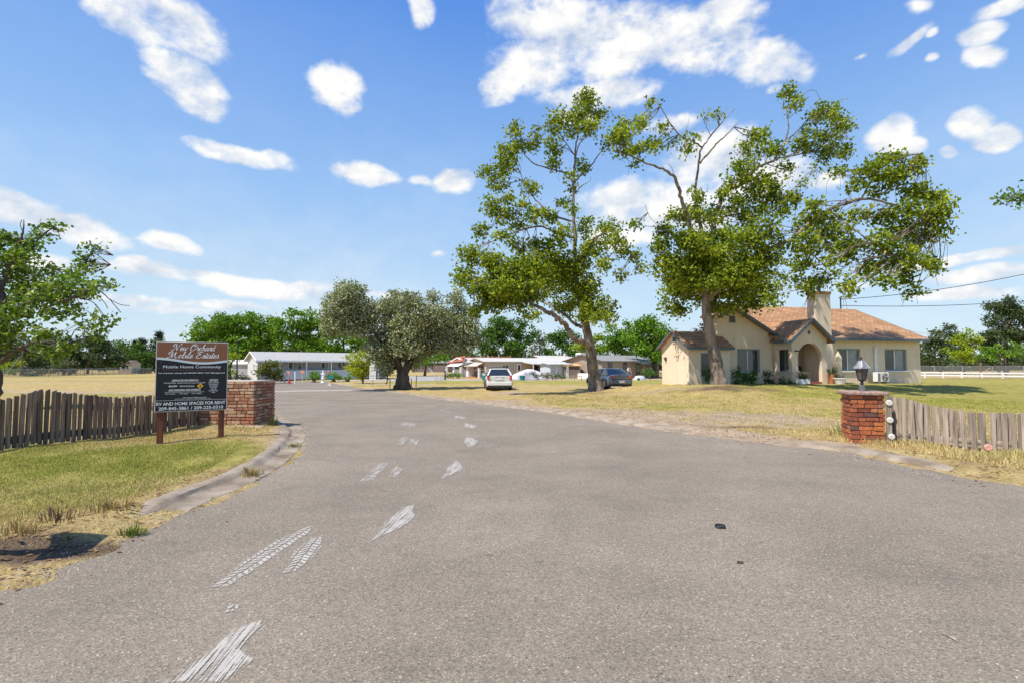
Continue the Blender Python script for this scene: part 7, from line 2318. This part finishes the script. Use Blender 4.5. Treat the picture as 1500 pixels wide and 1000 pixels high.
# --- brown home
hC = home_root('tan brown mobile home with a grey roof behind the grey sedan', 882, 69, R(34))
gable_home(hC, 7.6, 11.5, 2.45, 3.25, M['batten_tan'], M['batten_tan'], M['shingle_grey'], .35, .35, M['dark_brown'])
for x in (1.1, 4.0): win_front(hC, x, x + .75, .9, 2.2, [M['glass'], M['curtain']], M['dark_brown'], 1)
mb = MB(); slab(mb, (5.6, -2.4, 2.05), (12, -2.4, 2.05), (12, -.02, 2.5), (5.6, -.02, 2.5), .10); mb.build('porch_awning', M['dark_awning'], hC)
for x in (5.75, 8.2, 10, 11.8):
    mb = MB(); mb.b2(x - .06, x + .06, -2.36, -2.24, -.2, 2.0); mb.build('porch_post', M['dark_brown'], hC)
mb = MB(); mb.b2(8.3, 11.8, -2.35, -2.30, .75, .83); mb.b2(8.3, 11.8, -2.35, -2.30, .15, .22)
for k in range(12): mb.b2(8.4 + .29 * k, 8.45 + .29 * k, -2.35, -2.30, .22, .75)
mb.build('porch_railing', M['dark_metal'], hC)
win_front(hC, 6.6, 7.4, .2, 2.1, [M['glass']], M['dark_brown'], 1)
mb = MB(); mb.b2(-.03, -.004, 4.2, 6.9, -.1, .95); mb.build('vent_panel', M['taupe'], hC)
mb = MB(); mb.b2(-1.2, -.6, .2, 3.8, -.1, .75); mb.build('white_ramp_wall', M['white_paint'], hC)
mb = MB(); mb.b2(-.62, -.55, .6, 1.7, .76, 1.9); mb.build('white_screen', M['white_metal'], hC)
mb = MB(); mb.box((1.0, 5.4, 3.15), (1.0, 1.1, .9)); cl_ = mb.build('roof_cooler', M['white_metal'], hC, bevel=.03)
mb = MB(); mb.box((.49, 5.4, 3.15), (.04, .7, .45)); mb.build('cooler_louvre', M['grey_metal'], cl_)
mb = MB(); mb.cyl((2.4, 3.2, 3.2), (2.4, 3.2, 3.7), .07, n=10); mb.build('roof_vent', M['galv'], hC)
crown_tree('bush', 'dark shrub under the brown home porch awning', 'bush', 952, 63, [(948, 545, 9, 7), (958, 545, 9, 7)], M['leaf_mid'], .2, trunk_r=.05, cover=1.4)
b = GY(937, 62, .03)
cv_ = thing('covered_mower', 'small machine under a pale blue cover before the brown home porch', 'covered machine', b, R(15))
mb = MB(); mb.lathe([(.62, .02), (.60, .3), (.45, .52), (.2, .6), (.0, .6)], n=14, M=Matrix.Diagonal(Vector((1.25, .7, 1)))); mb.build('cover', M['blue_panel'], cv_, smooth=60)
mb = MB(); mb.cyl((-.4, -.42, .16), (-.4, -.50, .16), .16, n=14); mb.build('wheel', M['rubber'], cv_)
# outdoor chair-like saw horse on the lawn edge
b = GY(847, 60.5, .05)
r = thing('saw_horse', 'thin legged bench standing on the lawn edge before the brown home', 'bench', b)
mb = MB(); mb.bar((-.45, 0, .52), (.45, 0, .52), .14, .05); mb.build('seat', M['grey_metal'], r)
for sx_ in (-.38, .38):
    for sy_ in (-.18, .18):
        mb = MB(); mb.bar((sx_, 0, .5), (sx_ * 1.15, sy_, -.05), .035); mb.build('leg', M['grey_metal'], r)
# black post by the side lane, wire ring on the lawn
b = GY(652, 66, .03)
r = thing('bollard', 'black bollard on the side lane left of the white awning', 'bollard', b)
mb = MB(); mb.lathe([(.13, 0), (.13, .1), (.09, .14), (.09, .95), (.13, 1.0), (.10, 1.12), (.0, 1.16)], n=14); mb.build('post', M['black'], r, smooth=40)
b = GY(643, 50, .05)
r = thing('wire_cage', 'thin wire plant cage on the lawn right of the broad olive', 'wire cage', b)
for z_, rr_ in ((.15, .30), (.5, .36), (.85, .42)):
    mb = MB(); mb.tube([(rr_ * math.cos(a), rr_ * math.sin(a), z_) for a in np.linspace(0, 6.283, 21)], .010, 5, False); mb.build('ring', M['galv'], r)
for a in (.5, 2.1, 3.7, 5.3):
    mb = MB(); mb.tube([(.27 * math.cos(a), .27 * math.sin(a), -.1), (.43 * math.cos(a), .43 * math.sin(a), .95)], .010, 5, False); mb.build('upright', M['galv'], r)
# stakes round the olive foot
for px, Y, lab in ((571, 35.3, 'leaning stake left of the olive trunk'), (603, 35.6, 'stake close to the right of the olive trunk'), (609, 36.0, 'taller stake farther right of the olive trunk')):
    b = GY(px, Y, .03)
    m = MB(); m.bar((0, 0, -.1), (rng.normal(0, .06), 0, .85 + .2 * (px > 605)), .05); m.v = [tuple(np.array(v) + b) for v in m.v]
    m.solo('wooden_stake', M['fence_wood2'], lab, 'stake', base=b, group='wooden stakes round the olive trunk')
p_ = P(590, 533, 35.2)
r = thing('hanging_feeder', 'pale green tapered feeder hanging in the fork of the broad olive', 'bird feeder', p_)
mb = MB(); mb.lathe([(.02, -.16), (.12, .12), (.13, .16), (.0, .2)], n=12); mb.build('body', pm('pale green plastic', (.45, .58, .48), .5), r, smooth=40)
mb = MB(); mb.tube([(0, 0, .18), (0, 0, .55)], .008, 5); mb.build('hook', M['grey_metal'], r)


# ------------------------------------------------------------------ fences far off
def post_rail(name, label, pts, H_, rails, post_mat, rail_mat, gap, pw=.12, group=None, mesh_mat=None, rail_r=None):
    """long fence following ground points"""
    pts = [np.array(p[:2], float) for p in pts]
    segs = [np.linalg.norm(b - a) for a, b in zip(pts[:-1], pts[1:])]; L = sum(segs)

    def at(s_):
        for a, b, l in zip(pts[:-1], pts[1:], segs):
            if s_ <= l: return a + (b - a) * s_ / l
            s_ -= l
        return pts[-1]
    m0 = at(L / 2)
    root = thing(name, label, 'fence', (m0[0], m0[1], float(g(*m0))), 0, group)
    S = np.arange(0, L, gap)
    zz = lambda q: float(g(*q)) + .08
    for s_ in S:
        q = at(s_); mb = MB()
        if rail_r: mb.tube([(q[0], q[1], zz(q) - .2), (q[0], q[1], zz(q) + H_)], pw / 2, 6)
        else: mb.box((q[0], q[1], zz(q) + H_ / 2 - .1), (pw, pw, H_ + .2))
        mb.build('post', post_mat, root, world=True)
    for h_ in rails:
        mb = MB()
        for a, b in zip(S[:-1], S[1:]):
            p, q = at(a), at(b)
            if rail_r: mb.tube([(p[0], p[1], zz(p) + h_), (q[0], q[1], zz(q) + h_)], rail_r, 5, False)
            else: mb.bar((p[0], p[1] - pw * .4, zz(p) + h_), (q[0], q[1] - pw * .4, zz(q) + h_), .04, .15)
        mb.build('rail', rail_mat, root, world=True)
    if mesh_mat:
        mb = MB()
        for a, b in zip(S[:-1], S[1:]):
            p, q = at(a), at(b)
            mb.poly([(p[0], p[1] + .02, zz(p) + .03), (q[0], q[1] + .02, zz(q) + .03), (q[0], q[1] + .02, zz(q) + H_ - .03), (p[0], p[1] + .02, zz(p) + H_ - .03)], [(0, 1, 2, 3)])
        mb.build('mesh', mesh_mat, root, world=True, fix=False)
    return root


def chain_mat():
    m, t, b0 = new_mat('chain link mesh')
    pos = t.new('ShaderNodeNewGeometry').outputs['Position']
    b0.inputs['Base Color'].default_value = (.20, .20, .20, 1); b0.inputs['Roughness'].default_value = .6
    sx_ = t.new('ShaderNodeSeparateXYZ'); t.l.new(pos, sx_.inputs[0])
    u = t.math('ADD', sx_.outputs[0], sx_.outputs[1])
    d1 = t.math('PINGPONG', t.math('ADD', u, sx_.outputs[2]), .05); d2 = t.math('PINGPONG', t.math('SUBTRACT', u, sx_.outputs[2]), .05)
    wire = t.math('LESS_THAN', t.math('MINIMUM', d1, d2), .012)
    tr = t.new('ShaderNodeBsdfTransparent'); mx = t.new('ShaderNodeMixShader')
    t.l.new(wire, mx.inputs[0]); t.l.new(tr.outputs[0], mx.inputs[1]); t.l.new(b0.outputs[0], mx.inputs[2])
    t.l.new(mx.outputs[0], t.n['Material Output'].inputs[0])
    return m


M['chain'] = chain_mat()
post_rail('rail_fence', 'white rail fence across the far end of the right lawn', [GY(1330, 70), GY(1500, 60), GY(1720, 52)], .95, (.50, .85), M['white_paint'], M['white_paint'], 1.95, .13)
post_rail('chain_link_fence', 'dark chain link fence behind the white rail fence', [GY(1330, 84), GY(1500, 76), GY(1720, 68)], 1.75, (1.72,), M['galv'], M['galv'], 3.4, .09, mesh_mat=M['chain'], rail_r=.025)
post_rail('chain_link_fence', 'low weathered chain link fence at the far edge of the dry field', [GY(-80, 74), GY(66, 82), GY(175, 108), GY(222, 112)], 1.25, (1.22,), M['fence_wood2'], M['galv'], 2.9, .10, mesh_mat=M['chain'], rail_r=.03)
b = GY(1437, 73, .05)
r = thing('wooden_post', 'brown wooden post with a diagonal brace behind the white rail fence', 'post', b)
mb = MB(); mb.bar((0, 0, -.2), (.05, 0, 2.2), .2); mb.build('post', M['pole_wood'], r)
mb = MB(); mb.bar((.1, -.05, .75), (1.35, -.05, 1.5), .08); mb.build('brace', M['fence_wood2'], r)
b = GY(1474, 79, .05)
m = MB(); m.tube([b - (0, 0, .2), b + (0, 0, 2.9)], [.11, .09], 8)
m.solo('wooden_post', M['bark_dark'], 'tall dark post beside the far chain link fence', 'post', base=b)
# leaning pole with its guy wire on the left
b = GY(30, 92, .05); tp = P(34, 508, 92)
m = MB(); m.tube([b - (0, 0, .2), tp], [.17, .12], 8)
m.solo('utility_pole', M['pole_wood'], 'brown leaning wooden pole before the bushes at far left', 'utility pole', base=b)
e_ = GY(4, 84, .05)
m = MB(); m.tube([b + (tp - b) * .75, e_], .03, 5)
m.solo('guy_wire', M['galv'], 'guy wire slanting down from the leaning wooden pole', 'guy wire')

# dark carport and parked things at the end of the side lane
h = home_root('dark low garage at the end of the side lane under trees', 603, 140, R(0), 'garage', 'garage')
gable_home(h, 6, 11, 2.6, 3.3, M['dark_brown'], M['dark_brown'], M['shingle_grey'], .3, .3)
mb = MB(); mb.b2(1, 4.5, -.04, -.005, 0, 2.1); mb.build('garage_door', M['taupe'], h)
mb = MB(); mb.b2(6, 9.5, -.04, -.005, 0, 2.1); mb.build('garage_door', M['taupe'], h)

# sprinkler jet beside the side lane
b = GY(638, 57, .05)
r = thing('sprinkler', 'lawn sprinkler throwing a thin white jet beside the side lane', 'sprinkler', b)
mb = MB(); mb.tube([(0, 0, -.1), (0, 0, .45)], .025, 6); mb.lathe([(.04, .43), (.05, .5), (.0, .54)], n=8); mb.build('riser', M['galv'], r)
V_ = []
for k in range(520):
    u = rng.uniform(0, 1) ** .8
    sp_ = .02 + .28 * u ** 2
    V_.append(np.array([-.75 * u, .3 * u, .5 + 1.15 * u - .25 * u * u]) + rng.normal(0, 1, 3) * sp_ * .5)
wm, t, b0 = new_mat('water droplets'); b0.inputs['Base Color'].default_value = (.85, .88, .9, 1); b0.inputs['Roughness'].default_value = .2
o = link_mesh('water_spray', leaves_mesh('water_spray', np.array(V_), .035, wm, np.zeros(len(V_))), r)


# ------------------------------------------------------------------ cars
def wheel(parent, x, y, rad, w_, side):
    mb = MB()
    Mx = Matrix.Rotation(R(90), 3, 'Y')
    mb.lathe([(rad * .60, -w_ / 2), (rad * .92, -w_ / 2), (rad, -w_ * .34), (rad, w_ * .34), (rad * .92, w_ / 2), (rad * .60, w_ / 2)], (x, y, rad), 28, Mx)
    t_ = mb.build('wheel', M['rubber'], parent, smooth=35)
    mb = MB()
    xo = x + side * w_ * .40
    mb.lathe([(rad * .60, -.02), (rad * .58, .02), (rad * .15, .03), (.0, .03)], (xo, y, rad), 24, Matrix.Rotation(R(90 * side), 3, 'Y'))
    for k in range(5):
        a = 2 * math.pi * k / 5
        mb.bar((xo + side * .035, y + rad * .1 * math.cos(a), rad + rad * .1 * math.sin(a)), (xo + side * .028, y + rad * .56 * math.cos(a), rad + rad * .56 * math.sin(a)), .05, .03)
    mb.build('rim', M['alloy'], t_)


def car_shell(st):
    """st: stations (y, half sill, half belt, z sill, z belt, z deck)"""
    V = []; F = []
    for (y, ws, wb, z0, zb, zd) in st:
        half = [(ws, z0), (wb, z0 + (zb - z0) * .35), (wb, z0 + (zb - z0) * .7), (wb * .975, zb), (wb * .86, zd), (wb * .45, zd + .015)]
        ring = [(x, y, z) for x, z in half] + [(-x, y, z) for x, z in half[::-1]]
        V += ring
    n = 12
    for i in range(len(st) - 1):
        for k in range(n - 1): F.append((i * n + k, i * n + k + 1, (i + 1) * n + k + 1, (i + 1) * n + k))
        F.append((i * n + n - 1, i * n, (i + 1) * n, (i + 1) * n + n - 1))
    F += [tuple(range(n)), tuple(range((len(st) - 1) * n, len(st) * n))]
    return V, F


def make_car(label, loc, rz, paint, spec):
    root = thing('parked_car', label, 'car', loc, rz)
    mb = MB(); V, F = car_shell(spec['body']); mb.poly(V, F)
    body = mb.build('body', paint, root, smooth=50)
    # greenhouse: bottom ring y0..y3 at the belt, top ring at the roof
    yb0, yt0, yt1, yb1 = spec['gh']; zb, zt = spec['gz']; wb, wt = spec['gw']
    zb0 = spec.get('zrear', zb)
    mb = MB()
    A = [(-wb, yb0, zb0), (wb, yb0, zb0), (wb, yb1, zb), (-wb, yb1, zb)]
    B = [(-wt, yt0, zt), (wt, yt0, zt), (wt, yt1, zt), (-wt, yt1, zt)]
    mb.poly(A + B, [(0, 1, 5, 4), (1, 2, 6, 5), (2, 3, 7, 6), (3, 0, 4, 7)])
    mb.build('windows', M['car_glass'], root)
    mb = MB()
    ym = (yt0 + yt1) / 2
    ov = .04
    mb.poly([(-wt - ov * .6, yt0 - ov, zt), (wt + ov * .6, yt0 - ov, zt), (wt + ov * .6, yt1 + ov, zt), (-wt - ov * .6, yt1 + ov, zt),
             (-wt * .8, yt0 + .08, zt + .05), (wt * .8, yt0 + .08, zt + .05), (wt * .8, yt1 - .1, zt + .045), (-wt * .8, yt1 - .1, zt + .045)],
            [(0, 1, 5, 4), (1, 2, 6, 5), (2, 3, 7, 6), (3, 0, 4, 7), (4, 5, 6, 7), (3, 2, 1, 0)])
    mb.build('roof', paint, root, smooth=60)
    for sg in (-1, 1):
        for (p, q, w_) in (((sg * wb, yb0, zb0), (sg * wt, yt0, zt), .10), ((sg * wb, yb1, zb), (sg * wt, yt1, zt), .07)):
            mb = MB(); mb.bar(p, q, w_, w_ * .8); mb.build('pillar', paint, root)
        for f_ in spec['pillars']:
            yb = yb0 + (yb1 - yb0) * f_; yt = yt0 + (yt1 - yt0) * f_
            mb = MB(); mb.bar((sg * (wb + .005), yb, zb), (sg * (wt + .005), yt, zt), .05, .06); mb.build('pillar', M['car_trim'], root)
        r_ = spec['wheel']
        for y in spec['axles']: wheel(root, sg * (spec['track']), y, r_, .21, sg)
        mb = MB(); mb.box((sg * (wb + .14), yb1 - .35, zb + .08), (.2, .09, .14)); mb.build('mirror', paint, root, bevel=.02)
        x0 = sg * spec['lamp'][0]
        mb = MB(); mb.box((x0, spec['lamp'][1], spec['lamp'][2]), spec['lamp'][3:6], sg * R(spec.get('lamprot', 12)))
        tl = mb.build('tail_light', M['tail_red'], root, bevel=.02)
        mb = MB(); mb.box((x0 * .93, spec['lamp'][1] - spec['lamp'][4] * .5 - .004, spec['lamp'][2] - .02), (spec['lamp'][3] * .4, .03, spec['lamp'][5] * .4)); mb.build('lamp_lens', M['tail_clear'], tl)
        for y in spec['axles']:
            mb = MB(); a_ = np.linspace(0, math.pi, 13)
            rr = r_ * 1.13
            for k in range(12):
                mb.bar((sg * (spec['track'] + .115), y + rr * math.cos(a_[k]), r_ + rr * math.sin(a_[k])), (sg * (spec['track'] + .115), y + rr * math.cos(a_[k + 1]), r_ + rr * math.sin(a_[k + 1])), .07, .05)
            mb.build('wheel_arch', M['car_trim'], root)
    mb = MB(); mb.box((0, spec['plate'][0], spec['plate'][1]), (.36, .02, .17)); pl_ = mb.build('licence_plate', M['plate'], root)
    return root


b = GY(732, 34.5, .04)
wag = make_car('silver white station wagon parked on the dry grass, rear towards the road', (b[0], b[1], gz(b[0], b[1])), R(5.5), M['car_white'], dict(
    body=[(.0, .74, .80, .40, .72, .96), (.10, .80, .86, .30, .74, 1.0), (.5, .83, .88, .24, .80, 1.0), (1.3, .84, .885, .22, .84, 1.0), (2.5, .84, .885, .22, .84, .98), (3.3, .83, .88, .22, .82, .96), (4.0, .82, .87, .24, .78, .90), (4.5, .76, .82, .30, .70, .80), (4.75, .58, .66, .38, .60, .66)],
    gh=(.06, .55, 2.5, 3.4), gz=(.95, 1.43), gw=(.80, .58), zrear=1.0, pillars=(.33, .66), wheel=.335, axles=(.95, 3.65), track=.77, lamp=(.75, .02, .87, .17, .12, .27), plate=(-.008, .80), lamprot=-18))
mb = MB(); mb.b2(-.83, .83, -.06, .3, .34, .60); mb.build('bumper', M['car_white'], wag, bevel=.04)
mb = MB(); mb.b2(-.80, .80, -.05, .3, .20, .335); mb.build('lower_bumper', M['car_trim'], wag, bevel=.02)
for sg in (-1, 1):
    mb = MB(); mb.tube([(sg * .54, .6, 1.46), (sg * .54, .68, 1.535), (sg * .54, 2.25, 1.535), (sg * .54, 2.35, 1.46)], .022, 6); mb.build('roof_rail', M['car_trim'], wag)
for y in (.85, 2.0):
    mb = MB(); mb.bar((-.56, y, 1.545), (.56, y, 1.545), .05, .03); mb.build('roof_bar', M['car_trim'], wag)
mb = MB(); mb.b2(-.32, .32, -.03, .02, .70, .72); mb.b2(-.3, .3, -.02, .02, .885, .915); mb.build('tailgate_trim', M['alloy'], wag)
mb = MB(); mb.box((0, .01, .62), (1.3, .015, .012)); mb.build('tailgate_seam', M['car_trim'], wag)
mb = MB(); mb.bar((0, .07, 1.02), (-.3, .15, 1.13), .02, .015); mb.build('rear_wiper', M['black'], wag)
b = GY(911, 35.5, .04)
sed = make_car('graphite grey sedan parked on the grass half behind the crooked sycamore', (b[0], b[1], gz(b[0], b[1])), R(15), M['car_grey'], dict(
    body=[(.0, .72, .78, .42, .76, .98), (.10, .80, .855, .32, .80, 1.03), (.45, .83, .875, .25, .82, 1.03), (.95, .84, .88, .22, .84, 1.0), (2.0, .84, .88, .21, .84, .95), (3.1, .84, .88, .21, .83, .93), (3.8, .82, .865, .23, .78, .86), (4.3, .77, .82, .28, .68, .76), (4.55, .58, .66, .36, .58, .62)],
    gh=(.50, 1.25, 2.35, 3.25), gz=(.93, 1.42), gw=(.80, .56), zrear=1.0, pillars=(.5,), wheel=.34, axles=(.98, 3.62), track=.765, lamp=(.66, .02, .88, .30, .14, .17), plate=(-.05, .55), lamprot=-20))
mb = MB(); mb.b2(-.80, .80, -.045, .3, .36, .66); mb.build('bumper', M['car_grey'], sed, bevel=.05)
mb = MB(); mb.b2(-.75, .75, -.03, .3, .24, .355); mb.build('lower_bumper', M['car_trim'], sed, bevel=.02)
mb = MB(); mb.b2(-.62, .62, -.012, .06, 1.04, 1.065); mb.build('trunk_lip', M['car_grey'], sed, bevel=.01)
mb = MB(); mb.box((0, -.006, .78), (.9, .015, .02)); mb.build('trunk_trim', M['alloy'], sed)
mb = MB()
for k in range(3):
    a = R(90 + 120 * k)
    mb.prism([(.0, -.012, .90), (.025 * math.cos(a - .5), -.012, .90 + .025 * math.sin(a - .5)), (.05 * math.cos(a), -.012, .90 + .05 * math.sin(a)), (.025 * math.cos(a + .5), -.012, .90 + .025 * math.sin(a + .5))],
             [(.0, .0, .90), (.025 * math.cos(a - .5), .0, .90 + .025 * math.sin(a - .5)), (.05 * math.cos(a), .0, .90 + .05 * math.sin(a)), (.025 * math.cos(a + .5), .0, .90 + .025 * math.sin(a + .5))])
mb.build('emblem', M['alloy'], sed)
for sg in (-1, 1):
    for y in (1.55, 2.5):
        mb = MB(); mb.box((sg * .885, y, .86), (.02, .16, .025)); mb.build('door_handle', M['car_grey'], sed)
    for y in (1.1, 2.05, 3.05):
        mb = MB(); mb.b2(sg * .878, sg * .886, y - .006, y + .006, .34, .92); mb.build('door_seam', M['car_trim'], sed)


# ------------------------------------------------------------------ person by the brown home porch
def person(label, loc, rz):
    root = thing('person', label, 'person', loc, rz)
    J = dict(pel=(0, 0, .93), waist=(0, .01, 1.08), chest=(0, .0, 1.28), neck=(0, .01, 1.47), head=(0, -.01, 1.58), crown=(0, 0, 1.70),
             lh=(.09, 0, .90), lk=(.11, -.03, .50), la=(.12, .02, .09), lt=(.13, -.14, .03),
             rh=(-.09, 0, .90), rk=(-.12, .03, .50), ra=(-.14, .08, .09), rt=(-.15, -.08, .03),
             ls=(.18, 0, 1.40), le=(.24, .01, 1.13), lw=(.22, -.14, .93), lf=(.21, -.20, .86),
             rs=(-.18, 0, 1.40), re=(-.26, -.04, 1.14), rw=(-.20, -.26, 1.08), rf=(-.16, -.33, 1.07))
    E = [('pel', 'waist'), ('waist', 'chest'), ('chest', 'neck'), ('neck', 'head'), ('head', 'crown'), ('pel', 'lh'), ('lh', 'lk'), ('lk', 'la'), ('la', 'lt'), ('pel', 'rh'), ('rh', 'rk'), ('rk', 'ra'), ('ra', 'rt'),
         ('chest', 'ls'), ('ls', 'le'), ('le', 'lw'), ('lw', 'lf'), ('chest', 'rs'), ('rs', 're'), ('re', 'rw'), ('rw', 'rf')]
    rad = dict(pel=(.15, .11), waist=(.135, .10), chest=(.165, .115), neck=(.055, .055), head=(.085, .10), crown=(.06, .07), lh=(.09, .09), rh=(.09, .09), lk=(.06, .06), rk=(.06, .06), la=(.042, .042), ra=(.042, .042), lt=(.04, .03), rt=(.04, .03),
               ls=(.058, .058), rs=(.058, .058), le=(.042, .042), re=(.042, .042), lw=(.028, .028), rw=(.028, .028), lf=(.03, .02), rf=(.03, .02))

    def skin(name, keys, edges, mat, grow=1.0, rootk='pel', off=None):
        ix = {k: i for i, k in enumerate(keys)}
        me_ = bpy.data.meshes.new(name)
        me_.from_pydata([Vector(J[k]) for k in keys], [(ix[a], ix[b_]) for a, b_ in edges], [])
        me_.materials.append(mat)
        o_ = link_mesh(name, me_, root)
        o_.modifiers.new('skin', 'SKIN')
        for k in keys:
            sv = me_.skin_vertices[0].data[ix[k]]; sv.radius = tuple(r_ * grow for r_ in rad[k]); sv.use_root = (k == rootk)
        md_ = o_.modifiers.new('sub', 'SUBSURF'); md_.levels = 2; md_.render_levels = 2
        return o_
    skin('body', list(J), E, M['skin'])
    skin('shirt', ['waist', 'chest', 'ls', 'rs', 'le', 're'], [('waist', 'chest'), ('chest', 'ls'), ('chest', 'rs'), ('ls', 'le'), ('rs', 're')], M['shirt'], 1.16, 'waist')
    skin('trousers', ['waist', 'pel', 'lh', 'lk', 'la', 'rh', 'rk', 'ra'], [('waist', 'pel'), ('pel', 'lh'), ('lh', 'lk'), ('lk', 'la'), ('pel', 'rh'), ('rh', 'rk'), ('rk', 'ra')], M['denim'], 1.18)
    mb = MB(); mb.sphere((0, .02, 1.665), .105, 14, 8, (.95, 1.05, .85)); mb.build('hair', M['hair'], root, smooth=60)
    for sg in (-1, 1):
        mb = MB(); mb.sphere((sg * .035, -.105, 1.61), .013, 8, 6); mb.build('eye', M['black'], root)
        mb = MB(); mb.box((sg * .13, -.06, .035), (.09, .26, .07), 0, 0, 0, .8); mb.build('shoe', M['black'], root, bevel=.02)
        for k in range(4):
            mb = MB(); x = sg * (.21 if sg > 0 else .16); bp = Vector(J['lf'] if sg > 0 else J['rf'])
            a_ = bp + Vector(((k - 1.5) * .016, 0, 0)); mb.tube([a_, a_ + Vector((0, -.03, -.03)), a_ + Vector((0, -.035, -.065))], [.009, .008, .006], 5); mb.build('finger', M['skin'], root)
        mb = MB(); bp = Vector(J['lf'] if sg > 0 else J['rf']); mb.tube([bp + Vector((-sg * .02, .02, 0)), bp + Vector((-sg * .05, -.01, -.02)), bp + Vector((-sg * .055, -.03, -.04))], [.011, .009, .007], 5); mb.build('thumb', M['skin'], root)
    mb = MB(); mb.prism([(-.012, -.10, 1.575), (.012, -.10, 1.575), (0, -.10, 1.615)], [(-.008, -.125, 1.575), (.008, -.125, 1.575), (0, -.112, 1.60)]); mb.build('nose', M['skin'], root)
    mb = MB(); mb.box((0, -.098, 1.548), (.045, .01, .010)); mb.build('mouth', M['terracotta'], root)
    return root


b = GY(921.5, 63, .03)
person('person in a white top and blue trousers standing before the brown home porch', (b[0], b[1], gz(b[0], b[1])), R(20))

# ------------------------------------------------------------------ overhead service wires
ms = HW(-.36, RIDGE_Y + .2, RIDGE_Z + .80)


def wire(label, a, b_, sag, r_=.022):
    a, b_ = np.array(a), np.array(b_)
    pts = [a + (b_ - a) * t_ - np.array([0, 0, 4 * sag * t_ * (1 - t_)]) for t_ in np.linspace(0, 1, 21)]
    m = MB(); m.tube(pts, r_, 5); m.solo('overhead_wire', M['wire'], label, 'wire', base=pts[0])


wire('upper black service wire rising from the roof mast to the right edge', ms, P(1560, 388, 34), .35)
wire('lower black service wire leaving the roof mast almost level', HW(-.6, RIDGE_Y + .2, RIDGE_Z + .35), P(1640, 425, 40), .45)
wire('thin far wire dropping behind the right roof slope', HW(-.6, RIDGE_Y + .25, RIDGE_Z + .1), P(1375, 489, 90), .5, .016)
